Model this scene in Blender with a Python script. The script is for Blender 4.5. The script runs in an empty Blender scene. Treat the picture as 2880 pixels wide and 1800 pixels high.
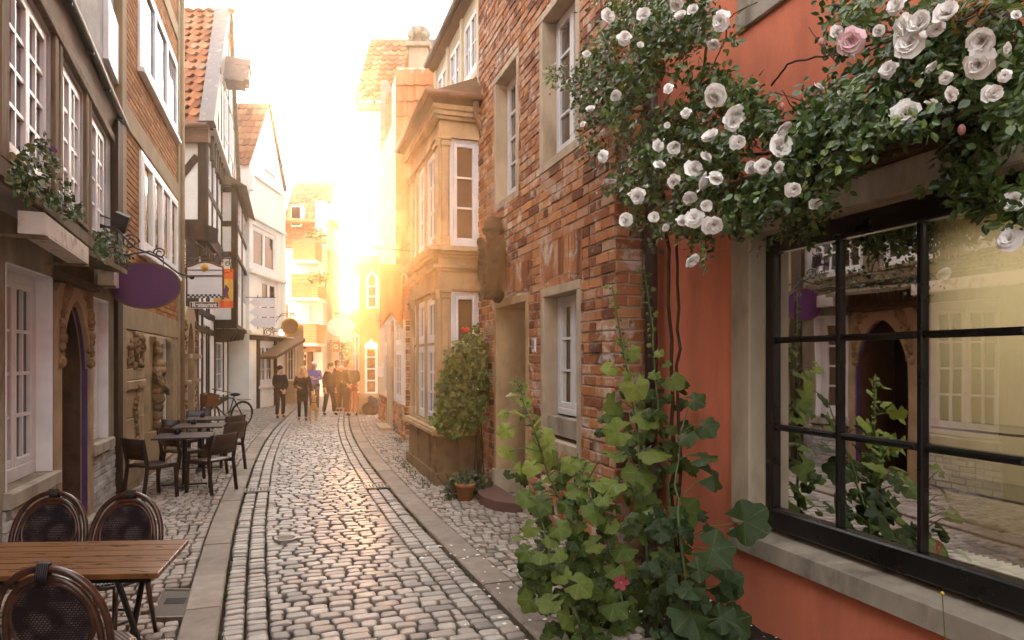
import bpy, bmesh, math, random
import numpy as np
from mathutils import Vector, Matrix, Euler
RN = random.Random(7)
SC = bpy.context.scene
COL = SC.collection
H = 1.85          # height of the eye above the street
K = 1921.0        # focal length in pixels of the 2880 px wide photograph
HOR = 1010.0
T = -.325         # direction of the near street
PI = math.pi
ORG = {}

def ux(u): return (u - 1440.0) / K
def gpt(u, v):
    Y = K * H / (v - HOR)
    return (ux(u) * Y, Y)
def at(u, v, Y): return Vector((ux(u) * Y, Y, H + (HOR - v) / K * Y))

class Fac:
    """a vertical wall plane: s runs along it, z up, o out of it towards the street"""
    def __init__(s, p, d):
        s.p = Vector(p); s.d = Vector(d).normalized()
        n = Vector((-s.d.y, s.d.x))
        if n.dot(-s.p - s.d * 8.0) < 0: n = -n
        s.n = n
    def s_(s, u):
        a = ux(u)
        return (s.p.x - a * s.p.y) / (a * s.d.y - s.d.x)
    def Y(s, u): return s.p.y + s.d.y * s.s_(u)
    def z(s, u, v): return H + (HOR - v) / K * s.Y(u)
    def w(s, q, z, o=0.0):
        a = s.p + s.d * q + s.n * o
        return Vector((a.x, a.y, z))
    def off(s, o):
        f = Fac(s.p, s.d); f.n = s.n.copy(); f.p = s.p + s.n * o; return f
def street(a, t=T):
    f = Fac((a, 0), (t, 1)); f.n = Vector((1, -t)).normalized() * (1 if a < 0 else -1); return f
def facing(u, Y, d=(1, .0)):
    f = Fac((ux(u) * Y, Y), d)
    f.n = Vector((f.d.y, -f.d.x))
    if f.n.y > 0: f.n = -f.n
    return f

class MB:
    def __init__(s): s.v = []; s.f = []; s.r = []; s.vein = None
    def add(s, vs, fs, rnd=None):
        b = len(s.v); r = RN.random() if rnd is None else rnd
        s.v.extend([tuple(x) for x in vs]); s.r.extend([r] * len(vs))
        s.f.extend([tuple(i + b for i in f) for f in fs]); return b
    def hexa(s, p, rnd=None):
        s.add(p, [(0, 3, 2, 1), (4, 5, 6, 7), (0, 1, 5, 4), (1, 2, 6, 5), (2, 3, 7, 6), (3, 0, 4, 7)], rnd)
    def box(s, x0, x1, y0, y1, z0, z1, rnd=None, M=None):
        p = [Vector(q) for q in ((x0, y0, z0), (x1, y0, z0), (x1, y1, z0), (x0, y1, z0), (x0, y0, z1), (x1, y0, z1), (x1, y1, z1), (x0, y1, z1))]
        if M is not None: p = [M @ q for q in p]
        s.hexa(p, rnd)
    def fb(s, F, s0, s1, z0, z1, o0, o1, rnd=None):
        s.hexa([F.w(s0, z0, o0), F.w(s1, z0, o0), F.w(s1, z0, o1), F.w(s0, z0, o1), F.w(s0, z1, o0), F.w(s1, z1, o0), F.w(s1, z1, o1), F.w(s0, z1, o1)], rnd)
    def cham(s, F, s0, s1, z0, z1, o0, o1, c=.012, rnd=None):
        """box with its front edges chamfered"""
        a = [F.w(s0, z0, o0), F.w(s1, z0, o0), F.w(s1, z1, o0), F.w(s0, z1, o0)]
        b = [F.w(s0, z0, o1 - c), F.w(s1, z0, o1 - c), F.w(s1, z1, o1 - c), F.w(s0, z1, o1 - c)]
        d = [F.w(s0 + c, z0 + c, o1), F.w(s1 - c, z0 + c, o1), F.w(s1 - c, z1 - c, o1), F.w(s0 + c, z1 - c, o1)]
        fs = [(3, 2, 1, 0), (8, 9, 10, 11)]
        for i in range(4):
            j = (i + 1) % 4; fs += [(i, j, j + 4, i + 4), (i + 4, j + 4, j + 8, i + 8)]
        s.add(a + b + d, fs, rnd)
    def bar(s, F, a, b, w, o0, o1, rnd=None):
        """flat beam in the wall plane from a=(s,z) to b"""
        a = Vector(a); b = Vector(b); t = (b - a).normalized(); n = Vector((-t.y, t.x)) * w / 2
        q = [a - n, b - n, b + n, a + n]
        s.hexa([F.w(x.x, x.y, o0) for x in q] + [F.w(x.x, x.y, o1) for x in q], rnd)
    def prism(s, F, poly, o0, o1, rnd=None):
        n = len(poly)
        vs = [F.w(a, b, o0) for a, b in poly] + [F.w(a, b, o1) for a, b in poly]
        fs = [tuple(range(n))[::-1], tuple(range(n, 2 * n))] + [(i, (i + 1) % n, n + (i + 1) % n, n + i) for i in range(n)]
        s.add(vs, fs, rnd)
    def ring(s, F, inner, outer, o0, o1, rnd=None, closed=True):
        """band between two outlines of the same length"""
        n = len(inner)
        vs = [F.w(a, b, o0) for a, b in inner] + [F.w(a, b, o0) for a, b in outer] + [F.w(a, b, o1) for a, b in inner] + [F.w(a, b, o1) for a, b in outer]
        fs = []
        for i in range(n if closed else n - 1):
            j = (i + 1) % n
            fs += [(2 * n + i, 2 * n + j, 3 * n + j, 3 * n + i), (i, j, 2 * n + j, 2 * n + i), (n + i, n + j, 3 * n + j, 3 * n + i), (i, j, n + j, n + i)]
        s.add(vs, fs, rnd)
    def tube(s, path, r, n=6, rnd=None, closed=False, cap=True):
        path = [Vector(p) for p in path]; m = len(path)
        rr = r if isinstance(r, (list, tuple)) else [r] * m
        vs = []; up = None
        for i, p in enumerate(path):
            a = path[(i - 1) % m] if (closed or i > 0) else path[i]
            b = path[(i + 1) % m] if (closed or i < m - 1) else path[i]
            t = (b - a)
            if t.length < 1e-9: t = Vector((0, 0, 1))
            t.normalize()
            if up is None:
                up = Vector((0, 0, 1)) if abs(t.z) < .9 else Vector((1, 0, 0))
            e = t.cross(up)
            if e.length < 1e-6: e = t.cross(Vector((0, 1, .1)))
            e.normalize(); g = e.cross(t).normalized(); up = g
            for k in range(n):
                an = 2 * PI * k / n; vs.append(p + (e * math.cos(an) + g * math.sin(an)) * rr[i])
        fs = []
        for i in range(m if closed else m - 1):
            j = (i + 1) % m
            for k in range(n):
                l = (k + 1) % n; fs.append((i * n + k, i * n + l, j * n + l, j * n + k))
        if cap and not closed: fs += [tuple(range(n))[::-1], tuple((m - 1) * n + k for k in range(n))]
        s.add(vs, fs, rnd)
    def lathe(s, prof, c=(0, 0, 0), n=16, rnd=None, M=None, sx=1, sy=1):
        vs = []; fs = []; c = Vector(c)
        for r, z in prof:
            for k in range(n):
                a = 2 * PI * k / n; q = Vector((math.cos(a) * r * sx, math.sin(a) * r * sy, z))
                vs.append((M @ q if M is not None else q) + c)
        m = len(prof)
        for i in range(m - 1):
            for k in range(n):
                l = (k + 1) % n; fs.append((i * n + k, i * n + l, (i + 1) * n + l, (i + 1) * n + k))
        fs += [tuple(range(n))[::-1], tuple((m - 1) * n + k for k in range(n))]
        s.add(vs, fs, rnd)
    def ball(s, c, rx, ry=None, rz=None, n=10, m=7, rnd=None, M=None):
        ry = rx if ry is None else ry; rz = rx if rz is None else rz
        vs = [Vector((0, 0, -rz))]; fs = []
        for i in range(1, m):
            a = PI * i / m - PI / 2
            for k in range(n):
                b = 2 * PI * k / n; vs.append(Vector((math.cos(a) * math.cos(b) * rx, math.cos(a) * math.sin(b) * ry, math.sin(a) * rz)))
        vs.append(Vector((0, 0, rz)))
        for k in range(n):
            l = (k + 1) % n; fs.append((0, 1 + l, 1 + k)); fs.append((len(vs) - 1, 1 + (m - 2) * n + k, 1 + (m - 2) * n + l))
            for i in range(m - 2): fs.append((1 + i * n + k, 1 + i * n + l, 1 + (i + 1) * n + l, 1 + (i + 1) * n + k))
        if M is not None: vs = [M @ q for q in vs]
        s.add([q + Vector(c) for q in vs], fs, rnd)
    def sheet(s, vs, fs, rnd=None): s.add(vs, fs, rnd)
    def build(s, name, mat, parent=None, smooth=False, recalc=True, origin=None, bevel=0):
        v = np.array(s.v, dtype=np.float64) if s.v else np.zeros((0, 3))
        if parent is not None: o = ORG[parent.name]
        elif origin is not None: o = Vector(origin)
        else:
            mn = v.min(0); mx = v.max(0); o = Vector(((mn[0] + mx[0]) / 2, (mn[1] + mx[1]) / 2, mn[2]))
        v = v - np.array(o)
        me = bpy.data.meshes.new(name)
        me.from_pydata(v.tolist(), [], s.f)
        at_ = me.attributes.new('rnd', 'FLOAT', 'POINT'); at_.data.foreach_set('value', np.array(s.r, dtype=np.float32))
        if s.vein is not None:
            a2 = me.attributes.new('vein', 'FLOAT', 'POINT'); a2.data.foreach_set('value', np.array(s.vein, dtype=np.float32))
        if recalc:
            bm = bmesh.new(); bm.from_mesh(me); bmesh.ops.recalc_face_normals(bm, faces=bm.faces); bm.to_mesh(me); bm.free()
        if smooth: me.polygons.foreach_set('use_smooth', [True] * len(me.polygons))
        for m in (mat if isinstance(mat, (list, tuple)) else [mat]): me.materials.append(m)
        me.update()
        ob = bpy.data.objects.new(name, me); COL.objects.link(ob)
        if parent is not None: ob.parent = parent
        else: ob.location = o
        ORG[ob.name] = o
        if bevel:
            md = ob.modifiers.new('bevel', 'BEVEL'); md.width = bevel; md.segments = 2; md.limit_method = 'ANGLE'
        return ob

def tag(o, label=None, cat=None, group=None, kind=None):
    if label: o['label'] = label
    if cat: o['category'] = cat
    if group: o['group'] = group
    if kind: o['kind'] = kind
    return o
def thing(name, label, cat, loc=(0, 0, 0), group=None, rz=0):
    o = bpy.data.objects.new(name, None); COL.objects.link(o); o.location = loc; o.rotation_euler = (0, 0, rz)
    o.empty_display_size = .2
    ORG[o.name] = Vector(loc) if rz == 0 else Vector((0, 0, 0))
    return tag(o, label, cat, group)
def proto(name, label, cat, group=None):
    """a thing modelled round the origin and moved afterwards"""
    o = thing(name, label, cat, (0, 0, 0), group); return o
def kids(o): return [c for c in bpy.data.objects if c.parent == o]
def copy_tree(o, par=None):
    c = o.copy(); COL.objects.link(c)
    if par is not None: c.parent = par
    for k in kids(o): copy_tree(k, c)
    return c
def place(o, loc, rz=0): o.location = loc; o.rotation_euler = (0, 0, rz); return o

# ------------------------------------------------------------------ materials
class NT:
    def __init__(s, name):
        s.m = bpy.data.materials.new(name); s.m.use_nodes = True; s.t = s.m.node_tree; s.t.nodes.clear()
        s.out = s.n('ShaderNodeOutputMaterial'); s.co = s.n('ShaderNodeTexCoord')
    def n(s, ty, **kw):
        x = s.t.nodes.new(ty)
        for k, v in kw.items(): setattr(x, k, v)
        return x
    def l(s, a, b): s.t.links.new(a, b)
    def val(s, x, sock):
        if hasattr(x, 'is_output'): s.l(x, sock)
        elif isinstance(x, (tuple, list)): sock.default_value = (*x[:3], 1)
        else: sock.default_value = x
    def noise(s, sc, det=3, rough=.55, vec=None, dist=0):
        x = s.n('ShaderNodeTexNoise'); x.inputs['Scale'].default_value = sc; x.inputs['Detail'].default_value = det
        x.inputs['Roughness'].default_value = rough; x.inputs['Distortion'].default_value = dist
        s.l(vec if vec is not None else s.co.outputs['Object'], x.inputs['Vector']); return x.outputs['Fac']
    def ramp(s, f, stops, inter='LINEAR'):
        x = s.n('ShaderNodeValToRGB'); x.color_ramp.interpolation = inter; e = x.color_ramp.elements
        while len(e) > 1: e.remove(e[-1])
        for i, (p, c) in enumerate(stops):
            q = e[0] if i == 0 else e.new(p)
            q.position = p; q.color = (*c, 1) if isinstance(c, (tuple, list)) else (c, c, c, 1)
        s.l(f, x.inputs['Fac']); return x.outputs['Color']
    def mix(s, f, a, b, mode='MIX'):
        x = s.n('ShaderNodeMix', data_type='RGBA', blend_type=mode)
        s.val(f, x.inputs[0]); s.val(a, x.inputs[6]); s.val(b, x.inputs[7]); return x.outputs[2]
    def math(s, op, a, b=0.0, clamp=False):
        x = s.n('ShaderNodeMath', operation=op, use_clamp=clamp); s.val(a, x.inputs[0]); s.val(b, x.inputs[1]); return x.outputs[0]
    def attr(s, name):
        x = s.n('ShaderNodeAttribute'); x.attribute_name = name; return x.outputs['Fac']
    def map(s, sc=(1, 1, 1), loc=(0, 0, 0), rot=(0, 0, 0)):
        x = s.n('ShaderNodeMapping'); x.inputs['Scale'].default_value = sc; x.inputs['Location'].default_value = loc; x.inputs['Rotation'].default_value = rot
        s.l(s.co.outputs['Object'], x.inputs['Vector']); return x.outputs['Vector']
    def bump(s, h, st=.3, dist=.02, nrm=None):
        x = s.n('ShaderNodeBump'); x.inputs['Strength'].default_value = st; x.inputs['Distance'].default_value = dist
        s.l(h, x.inputs['Height'])
        if nrm is not None: s.l(nrm, x.inputs['Normal'])
        return x.outputs['Normal']
    def pbsdf(s, col, rough=.6, metal=0, spec=.5, nrm=None, **kw):
        b = s.n('ShaderNodeBsdfPrincipled'); s.val(col, b.inputs['Base Color']); s.val(rough, b.inputs['Roughness'])
        b.inputs['Metallic'].default_value = metal; b.inputs['Specular IOR Level'].default_value = spec
        if nrm is not None: s.l(nrm, b.inputs['Normal'])
        for k, v in kw.items(): s.val(v, b.inputs[k.replace('_', ' ')])
        return b
    def done(s, sh): s.l(sh.outputs[0] if hasattr(sh, 'outputs') else sh, s.out.inputs['Surface']); return s.m
def mul(c, k): return tuple(min(1, x * k) for x in c)

def mat(name, col, rough=.7, var=.18, sc=5, bump=.25, bsc=45, bdist=.01, rnd=.0, dirt=None, dsc=2.5, dlo=.5, dhi=.7, metal=0, spec=.18, stretch=None, det=4, damt=.8):
    t = NT(name); vec = t.map(sc=stretch) if stretch else None
    n = t.noise(sc, det, vec=vec)
    c = t.mix(t.ramp(n, [(.3, 0.0), (.7, 1.0)]), mul(col, 1 - var), mul(col, 1 + var))
    if rnd:
        r = t.attr('rnd'); c = t.mix(1.0, c, t.ramp(r, [(0, 1 - rnd), (1, 1 + rnd * .0 + .0)]), 'MULTIPLY')
    if dirt:
        d = t.noise(dsc, 6, .65, vec=vec)
        f = t.ramp(d, [(dlo, 0.0), (dhi, damt)])
        c = t.mix(f, c, dirt)
    h = t.noise(bsc, 4, .6, vec=vec)
    rr = t.math('ADD', t.math('MULTIPLY', n, .2), rough - .1)
    return t.done(t.pbsdf(c, rr, metal, spec, t.bump(h, bump, bdist) if bump else None))

def palette_mat(name, stops, splat=None, rough=.85, bump=.5, bsc=60, ssc=7, slo=.56, shi=.66, var=.25, bdist=.012, spec=.14, samt=.85):
    """per-piece colour from the stored random value, plus lime or dirt splashes"""
    t = NT(name); r = t.attr('rnd'); c = t.ramp(r, stops)
    n = t.noise(18, 5, .6); c = t.mix(1.0, c, t.ramp(n, [(.3, 1 - var), (.7, 1.0)]), 'MULTIPLY')
    if splat:
        d = t.noise(ssc, 8, .72, dist=.4); c = t.mix(t.ramp(d, [(slo, 0.0), (shi, samt)]), c, splat)
    h = t.noise(bsc, 5, .65)
    return t.done(t.pbsdf(c, rough, 0, spec, t.bump(h, bump, bdist)))

def leaf_mat(name, stops, vein=None, rough=.45, trans=.3, spec=.5):
    t = NT(name); r = t.attr('rnd'); c = t.ramp(r, stops)
    n = t.noise(30, 3); c = t.mix(1.0, c, t.ramp(n, [(.3, .75), (.7, 1.0)]), 'MULTIPLY')
    if vein:
        v = t.attr('vein'); c = t.mix(t.ramp(v, [(.84, 0.0), (.98, .45)]), c, vein)
    h = t.noise(40, 3)
    b = t.pbsdf(c, rough, 0, spec, t.bump(h, .25, .01))
    tr = t.n('ShaderNodeBsdfTranslucent'); t.l(c, tr.inputs['Color'])
    ms = t.n('ShaderNodeMixShader'); ms.inputs[0].default_value = trans; t.l(b.outputs[0], ms.inputs[1]); t.l(tr.outputs[0], ms.inputs[2])
    return t.done(ms)

def glass_dark(name, col=(.02, .018, .015), rough=.04, wav=.05, spec=.8):
    t = NT(name); n = t.noise(2.2, 2)
    return t.done(t.pbsdf(col, rough, 0, spec, t.bump(n, wav, .1), IOR=1.55))

def emit(name, col, st):
    t = NT(name); e = t.n('ShaderNodeEmission'); e.inputs['Color'].default_value = (*col, 1); e.inputs['Strength'].default_value = st
    return t.done(e)

# stone, plaster, paint
M_PLASTER_GREY = mat('grey_plaster', (.37, .35, .34), .85, .2, 2.2, .6, 26, .02, dirt=(.2, .17, .14), dsc=1.6, dlo=.52, dhi=.75, damt=.7)
M_PLASTER_OCHRE = mat('stained_plaster', (.24, .20, .145), .85, .4, 1.6, .7, 24, .02, dirt=(.12, .085, .05), dsc=2.4, dlo=.48, dhi=.7, stretch=(1, 1, .45))
M_LIMEBRICK = palette_mat('whitewashed_brick', [(0, (.38, .36, .34)), (.5, (.47, .45, .43)), (1, (.56, .54, .52))], (.35, .28, .22), .85, .7, 30)
M_PINK = mat('salmon_render', (.66, .20, .11), .88, .12, 1.6, .5, 130, .006, dirt=(.36, .105, .065), dsc=1.7, dlo=.46, dhi=.76, damt=.8, stretch=(1, 1, .4))
M_WHITEPAINT = mat('white_paint', (.66, .64, .64), .45, .1, 4, .12, 30, .004, spec=.5)
M_WHITEWALL = mat('white_render', (.72, .69, .65), .85, .07, 1.5, .3, 40, .01)
M_PANEL = mat('white_infill', (.68, .64, .60), .9, .08, 2, .5, 18, .02)
M_SAND = mat('sandstone', (.34, .235, .135), .8, .22, 2.5, .35, 60, .008, dirt=(.2, .13, .075), dsc=2.2, dlo=.5, dhi=.75, damt=.6)
M_SANDBAY = mat('ochre_sandstone', (.42, .285, .155), .78, .22, 2.0, .35, 50, .008, dirt=(.17, .085, .035), dsc=2.6, dlo=.5, dhi=.74, damt=.75, stretch=(1, 1, .6))
M_STONE = mat('pale_stone', (.44, .345, .24), .8, .2, 3, .35, 80, .008, dirt=(.19, .14, .095), dsc=3.2, dlo=.48, dhi=.74, damt=.7, stretch=(1, 1, .4))
M_STONEDIRTY = mat('stained_stone', (.33, .28, .215), .8, .25, 2.5, .3, 70, .006, dirt=(.09, .075, .06), dsc=3.0, dlo=.48, dhi=.72, stretch=(1, 1, .5))
M_CONCRETE = mat('cement_band', (.29, .205, .12), .85, .18, 3, .3, 60, .008, dirt=(.2, .15, .1), damt=.5)
M_CARVED = mat('carved_sandstone', (.24, .15, .075), .85, .3, 5, .9, 22, .04, dirt=(.1, .06, .03), dsc=7, dlo=.48, dhi=.66)
M_DARKSTONE = mat('dark_stone', (.10, .06, .035), .8, .3, 3, .4, 30, .02, dirt=(.03, .018, .01), damt=.8)  # dark brown stone with near-black blotches
M_TIMBER = mat('dark_timber', (.045, .024, .012), .7, .35, 6, .5, 40, .01, stretch=(3, 3, .5))
M_OLDTIMBER = mat('grey_brown_timber', (.17, .12, .07), .8, .3, 6, .6, 30, .012, dirt=(.06, .04, .025), stretch=(3, 3, .4))
M_BLACK = mat('black_paint', (.006, .005, .005), .3, .2, 6, .3, 60, .004, spec=.4)
M_IRON = mat('wrought_iron', (.025, .02, .018), .5, .2, 10, .2, 60, .004, spec=.5)
M_PIPE = mat('brown_downpipe', (.05, .033, .034), .4, .15, 4, .1, 40, .004, spec=.5)
M_ZINC = mat('weathered_zinc', (.13, .095, .082), .5, .2, 5, .2, 30, .006, dirt=(.42, .38, .34), dsc=8, dlo=.6, dhi=.7, damt=.6, spec=.5)
M_SLATE = mat('pinkish_slate', (.33, .24, .22), .6, .2, 5, .3, 30, .008, rnd=.25)
M_SOFFIT = mat('brown_soffit_boards', (.11, .062, .03), .6, .25, 5, .2, 40, .006)
M_GUTTER = mat('copper_brown_gutter', (.16, .075, .045), .45, .2, 6, .1, 40, .004)
M_CREAM = mat('cream_paint', (.58, .50, .34), .7, .12, 3, .3, 40, .008)
M_CREAM2 = mat('pale_yellow_render', (.60, .54, .44), .85, .1, 2, .3, 40, .008)
M_BRICK = palette_mat('old_red_brick', [(0, (.13, .048, .028)), (.18, (.27, .095, .045)), (.5, (.42, .155, .065)), (.78, (.52, .215, .085)), (1, (.47, .28, .18))], (.58, .49, .41), .85, .8, 42, 3.2, .53, .63, samt=.85)
M_MORTAR = mat('lime_mortar', (.46, .37, .285), .95, .25, 10, .6, 60, .01)
M_MORTARD = mat('dark_mortar', (.13, .075, .04), .95, .25, 10, .4, 60, .01)
M_ORBRICK = palette_mat('orange_brick', [(0, (.25, .10, .032)), (.5, (.36, .155, .05)), (1, (.44, .205, .072))], None, .85, .35, 60)
M_TILE = palette_mat('red_pantile', [(0, (.20, .065, .028)), (.45, (.36, .13, .055)), (.8, (.45, .19, .085)), (1, (.34, .20, .12))], (.10, .06, .035), .75, .35, 40, 5, .6, .75, samt=.6)
M_TILE2 = palette_mat('bright_pantile', [(0, (.46, .17, .075)), (.5, (.55, .22, .10)), (1, (.60, .28, .14))], None, .7, .3, 40)
M_TILE3 = palette_mat('brown_tile', [(0, (.16, .06, .03)), (.5, (.26, .105, .05)), (1, (.34, .16, .08))], (.5, .42, .34), .75, .3, 40, 9, .68, .72, samt=.5)
M_COBBLE = palette_mat('granite_setts', [(0, (.16, .13, .11)), (.35, (.30, .255, .215)), (.75, (.41, .36, .305)), (1, (.31, .23, .185))], (.12, .095, .075), .43, .55, 70, 4, .55, .75, spec=.55, samt=.6)
M_COBBLE2 = palette_mat('small_pavement_setts', [(0, (.17, .125, .095)), (.4, (.33, .27, .215)), (.8, (.42, .355, .295)), (1, (.36, .26, .20))], (.13, .1, .08), .58, .55, 70, 5, .55, .75, spec=.45, samt=.5)
M_KERB = mat('granite_kerb', (.31, .25, .20), .6, .22, 9, .5, 90, .008, dirt=(.15, .115, .085), dsc=2.2, dlo=.48, dhi=.7, damt=.6, rnd=.35)
M_SOIL = mat('dark_joint_earth', (.025, .018, .012), .95, .4, 9, .5, 40, .01)
M_GLASS = glass_dark('window_glass')
M_GLASSW = glass_dark('window_glass_brown', (.075, .045, .028))
M_CURT = mat('net_curtain', (.55, .50, .44), .9, .12, 9, .3, 20, .01, stretch=(6, 6, .3))
M_DARK = mat('dark_hollow', (.012, .009, .007), .9, .2, 4, 0)  # near-black colour standing for the shade in a hollow
M_DARKDOOR = mat('dark_door', (.02, .008, .007), .5, .3, 4, .3, 30, .01)
SHOP_W = 7; SKY_ST = .15; SUN_ST = 5; EXPO = 3.2; HAZE = .0020; ANISO = .87; SUN_DEG = 8.8; CLOUD = .52; CLOUD_C = (3.9, 3.9, 3.95)
# cast cover in the left pavement
MC = [gpt(u, v) for u, v in ((415, 1745), (525, 1742), (562, 1662), (462, 1662))]
def MAN_TEST(c):
    ins = True
    for i in range(4):
        a = MC[i]; b = MC[(i + 1) % 4]
        if (b[0] - a[0]) * (c.y - a[1]) - (b[1] - a[1]) * (c.x - a[0]) < -.02: ins = False
    return ins
def BED_TEST(c):
    # planted strip of earth at the foot of the brick corner and the salmon wall
    return c.y < 6.6 and c.x > 2.81 + T * c.y - .42 and c.y > 2.6
# ------------------------------------------------------------------ camera, sky, sun
cam = bpy.data.cameras.new('camera'); cam.sensor_width = 36; cam.lens = 36 * K / 2880
cam.shift_y = (HOR - 900) / 2880; cam.clip_end = 600; cam.clip_start = .05
co = bpy.data.objects.new('camera', cam); COL.objects.link(co); co.location = (0, 0, H); co.rotation_euler = (PI / 2, 0, 0); SC.camera = co
SUN_AZ = math.atan2(-.256, 1.0)            # looking down the street, a little left of straight ahead
SUN_EL = math.radians(SUN_DEG)
wd = bpy.data.worlds.new('World'); SC.world = wd; wd.use_nodes = True
nt = wd.node_tree; bg = nt.nodes['Background']
sky = nt.nodes.new('ShaderNodeTexSky'); sky.sky_type = 'NISHITA'; sky.sun_disc = False
sky.sun_elevation = SUN_EL; sky.sun_rotation = SUN_AZ
sky.air_density = 1.0; sky.dust_density = 6.0; sky.ozone_density = .5
hs = nt.nodes.new('ShaderNodeHueSaturation'); hs.inputs['Saturation'].default_value = .42
nt.links.new(sky.outputs[0], hs.inputs['Color'])
mx = nt.nodes.new('ShaderNodeMix'); mx.data_type = 'RGBA'; mx.inputs[0].default_value = CLOUD; mx.inputs[7].default_value = (*CLOUD_C, 1)   # thin bright cloud veil over the clear sky
nt.links.new(hs.outputs[0], mx.inputs[6]); nt.links.new(mx.outputs[2], bg.inputs['Color']); bg.inputs['Strength'].default_value = SKY_ST
sl = bpy.data.lights.new('sun', 'SUN'); sl.energy = SUN_ST; sl.angle = math.radians(2.0); sl.color = (1.0, .47, .17)
so = bpy.data.objects.new('sun', sl); COL.objects.link(so)
sd = Vector((math.sin(SUN_AZ) * math.cos(SUN_EL), math.cos(SUN_AZ) * math.cos(SUN_EL), math.sin(SUN_EL)))
so.rotation_euler = (-sd).to_track_quat('-Z', 'Y').to_euler(); so.location = (-15, 60, 30)
vs_ = SC.view_settings; vs_.view_transform = 'Standard'; vs_.look = 'None'; vs_.exposure = EXPO; vs_.gamma = 1
SC.cycles.use_denoising = True
SC.cycles.volume_bounces = 0; SC.cycles.max_bounces = 10; SC.cycles.diffuse_bounces = 6; SC.cycles.transparent_max_bounces = 12; SC.cycles.caustics_reflective = False; SC.cycles.caustics_refractive = False
SC.cycles.sample_clamp_indirect = 6
if HAZE > 0:
    hz = MB(); hz.box(-32, 22, -9, 75, -1.3, 19); ho = hz.build('haze', M_DARK); ho['kind'] = 'stuff'  # even volume added to spread a warm flare glow round the sun
    hm = bpy.data.materials.new('warm_haze'); hm.use_nodes = True; t_ = hm.node_tree; t_.nodes.clear()
    o_ = t_.nodes.new('ShaderNodeOutputMaterial'); pv = t_.nodes.new('ShaderNodeVolumePrincipled')
    pv.inputs['Color'].default_value = (1, .86, .68, 1); pv.inputs['Density'].default_value = HAZE; pv.inputs['Anisotropy'].default_value = ANISO
    t_.links.new(pv.outputs[0], o_.inputs['Volume']); ho.data.materials.clear(); ho.data.materials.append(hm)

# ------------------------------------------------------------------ ground
g = MB(); g.add([(-31, -8, -.05), (21, -8, -.05), (21, 74, -.05), (-31, 74, -.05)], [(0, 1, 2, 3)])
tag(g.build('ground', M_SOIL), kind='structure')
CP = [(-2.2, 1.5), (1.0, .36), (2.8, -.27), (4.5, -.89), (5.5, -1.27), (6.59, -1.69), (8.13, -2.24), (10.18, -2.92), (12.5, -3.68), (15.5, -4.58), (18.5, -5.40), (22, -6.25), (26.1, -7.2), (30, -8.1), (35, -9.3), (45, -11.6), (58, -14.2)]
_y = np.array([p[0] for p in CP]); _x = np.array([p[1] for p in CP])
_Y = np.arange(-2.2, 58, .25); _X = np.interp(_Y, _y, _x)
for _ in range(30): _X[1:-1] = (_X[:-2] + 2 * _X[1:-1] + _X[2:]) / 4
_S = np.concatenate([[0], np.cumsum(np.hypot(np.diff(_X), np.diff(_Y)))])
_tx = np.gradient(_X, _S); _ty = np.gradient(_Y, _S)
SLEN = _S[-1]
def cen(s):
    x = np.interp(s, _S, _X); y = np.interp(s, _S, _Y); a = np.interp(s, _S, _tx); b = np.interp(s, _S, _ty); l = math.hypot(a, b)
    return x, y, a / l, b / l
def gp(s, n, z=0):
    x, y, a, b = cen(s); return Vector((x + b * n, y - a * n, z))
HW = .965; KW = .26
def stone(mb, s0, s1, n0, n1, h, rs=.5, jit=.006, base=-.045):
    """one sett, a rounded block with a worn top"""
    c = min(s1 - s0, n1 - n0) * .17
    j = lambda: RN.uniform(-jit, jit)
    o = [(s0 + c, n0), (s1 - c, n0), (s1, n0 + c), (s1, n1 - c), (s1 - c, n1), (s0 + c, n1), (s0, n1 - c), (s0, n0 + c)]
    o = [(a + j(), b + j()) for a, b in o]
    cs = (s0 + s1) / 2; cn = (n0 + n1) / 2
    x, y, a, b = cen(cs)
    tz = RN.uniform(-.006, .006); ta = RN.uniform(-.035, .035); tb = RN.uniform(-.035, .035)
    vs = []
    for f, dz in ((1.0, base), (1.0, h - .016), (.945, h - .004), (.78, h + .001)):
        for p, q in o:
            ds = (p - cs) * f; dn = (q - cn) * f
            z = dz + (tz + ta * ds + tb * dn if dz > base else 0)
            vs.append((x + a * ds + b * (cn + dn), y + b * ds - a * (cn + dn), z))
    fs = []
    for k in range(3):
        for i in range(8):
            l = (i + 1) % 8; fs.append((k * 8 + i, k * 8 + l, k * 8 + 8 + l, k * 8 + 8 + i))
    fs.append(tuple(range(24, 32)))
    mb.add(vs, fs, RN.random())
def crown(n): return .03 * (1 - (n / HW) ** 2)
rd = MB()
s = 0.3
while s < SLEN - 8:
    d = RN.uniform(.098, .128) if s < 40 else .2
    n = -HW + .31
    first = True
    while n < HW - .31 - .02:
        w = RN.uniform(.12, .20) if s < 40 else .24
        if first: w *= RN.uniform(.5, 1.0); first = False
        e = min(n + w, HW - .31)
        if HW - .31 - e < .07: e = HW - .31
        stone(rd, s + .007, s + d - .008, n + .008, e - .008, crown((n + e) / 2), jit=.008); n = e
    s += d
for col in (-HW, -HW + .155, HW - .31, HW - .155):
    s = .3
    while s < SLEN - 8:
        d = RN.uniform(.09, .125) if s < 40 else .22
        stone(rd, s + .008, s + d - .008, col + .010, col + .145, crown(col + .07), jit=.006); s += d
tag(rd.build('cobbled_road', M_COBBLE, smooth=False, recalc=False), kind='structure')
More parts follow.
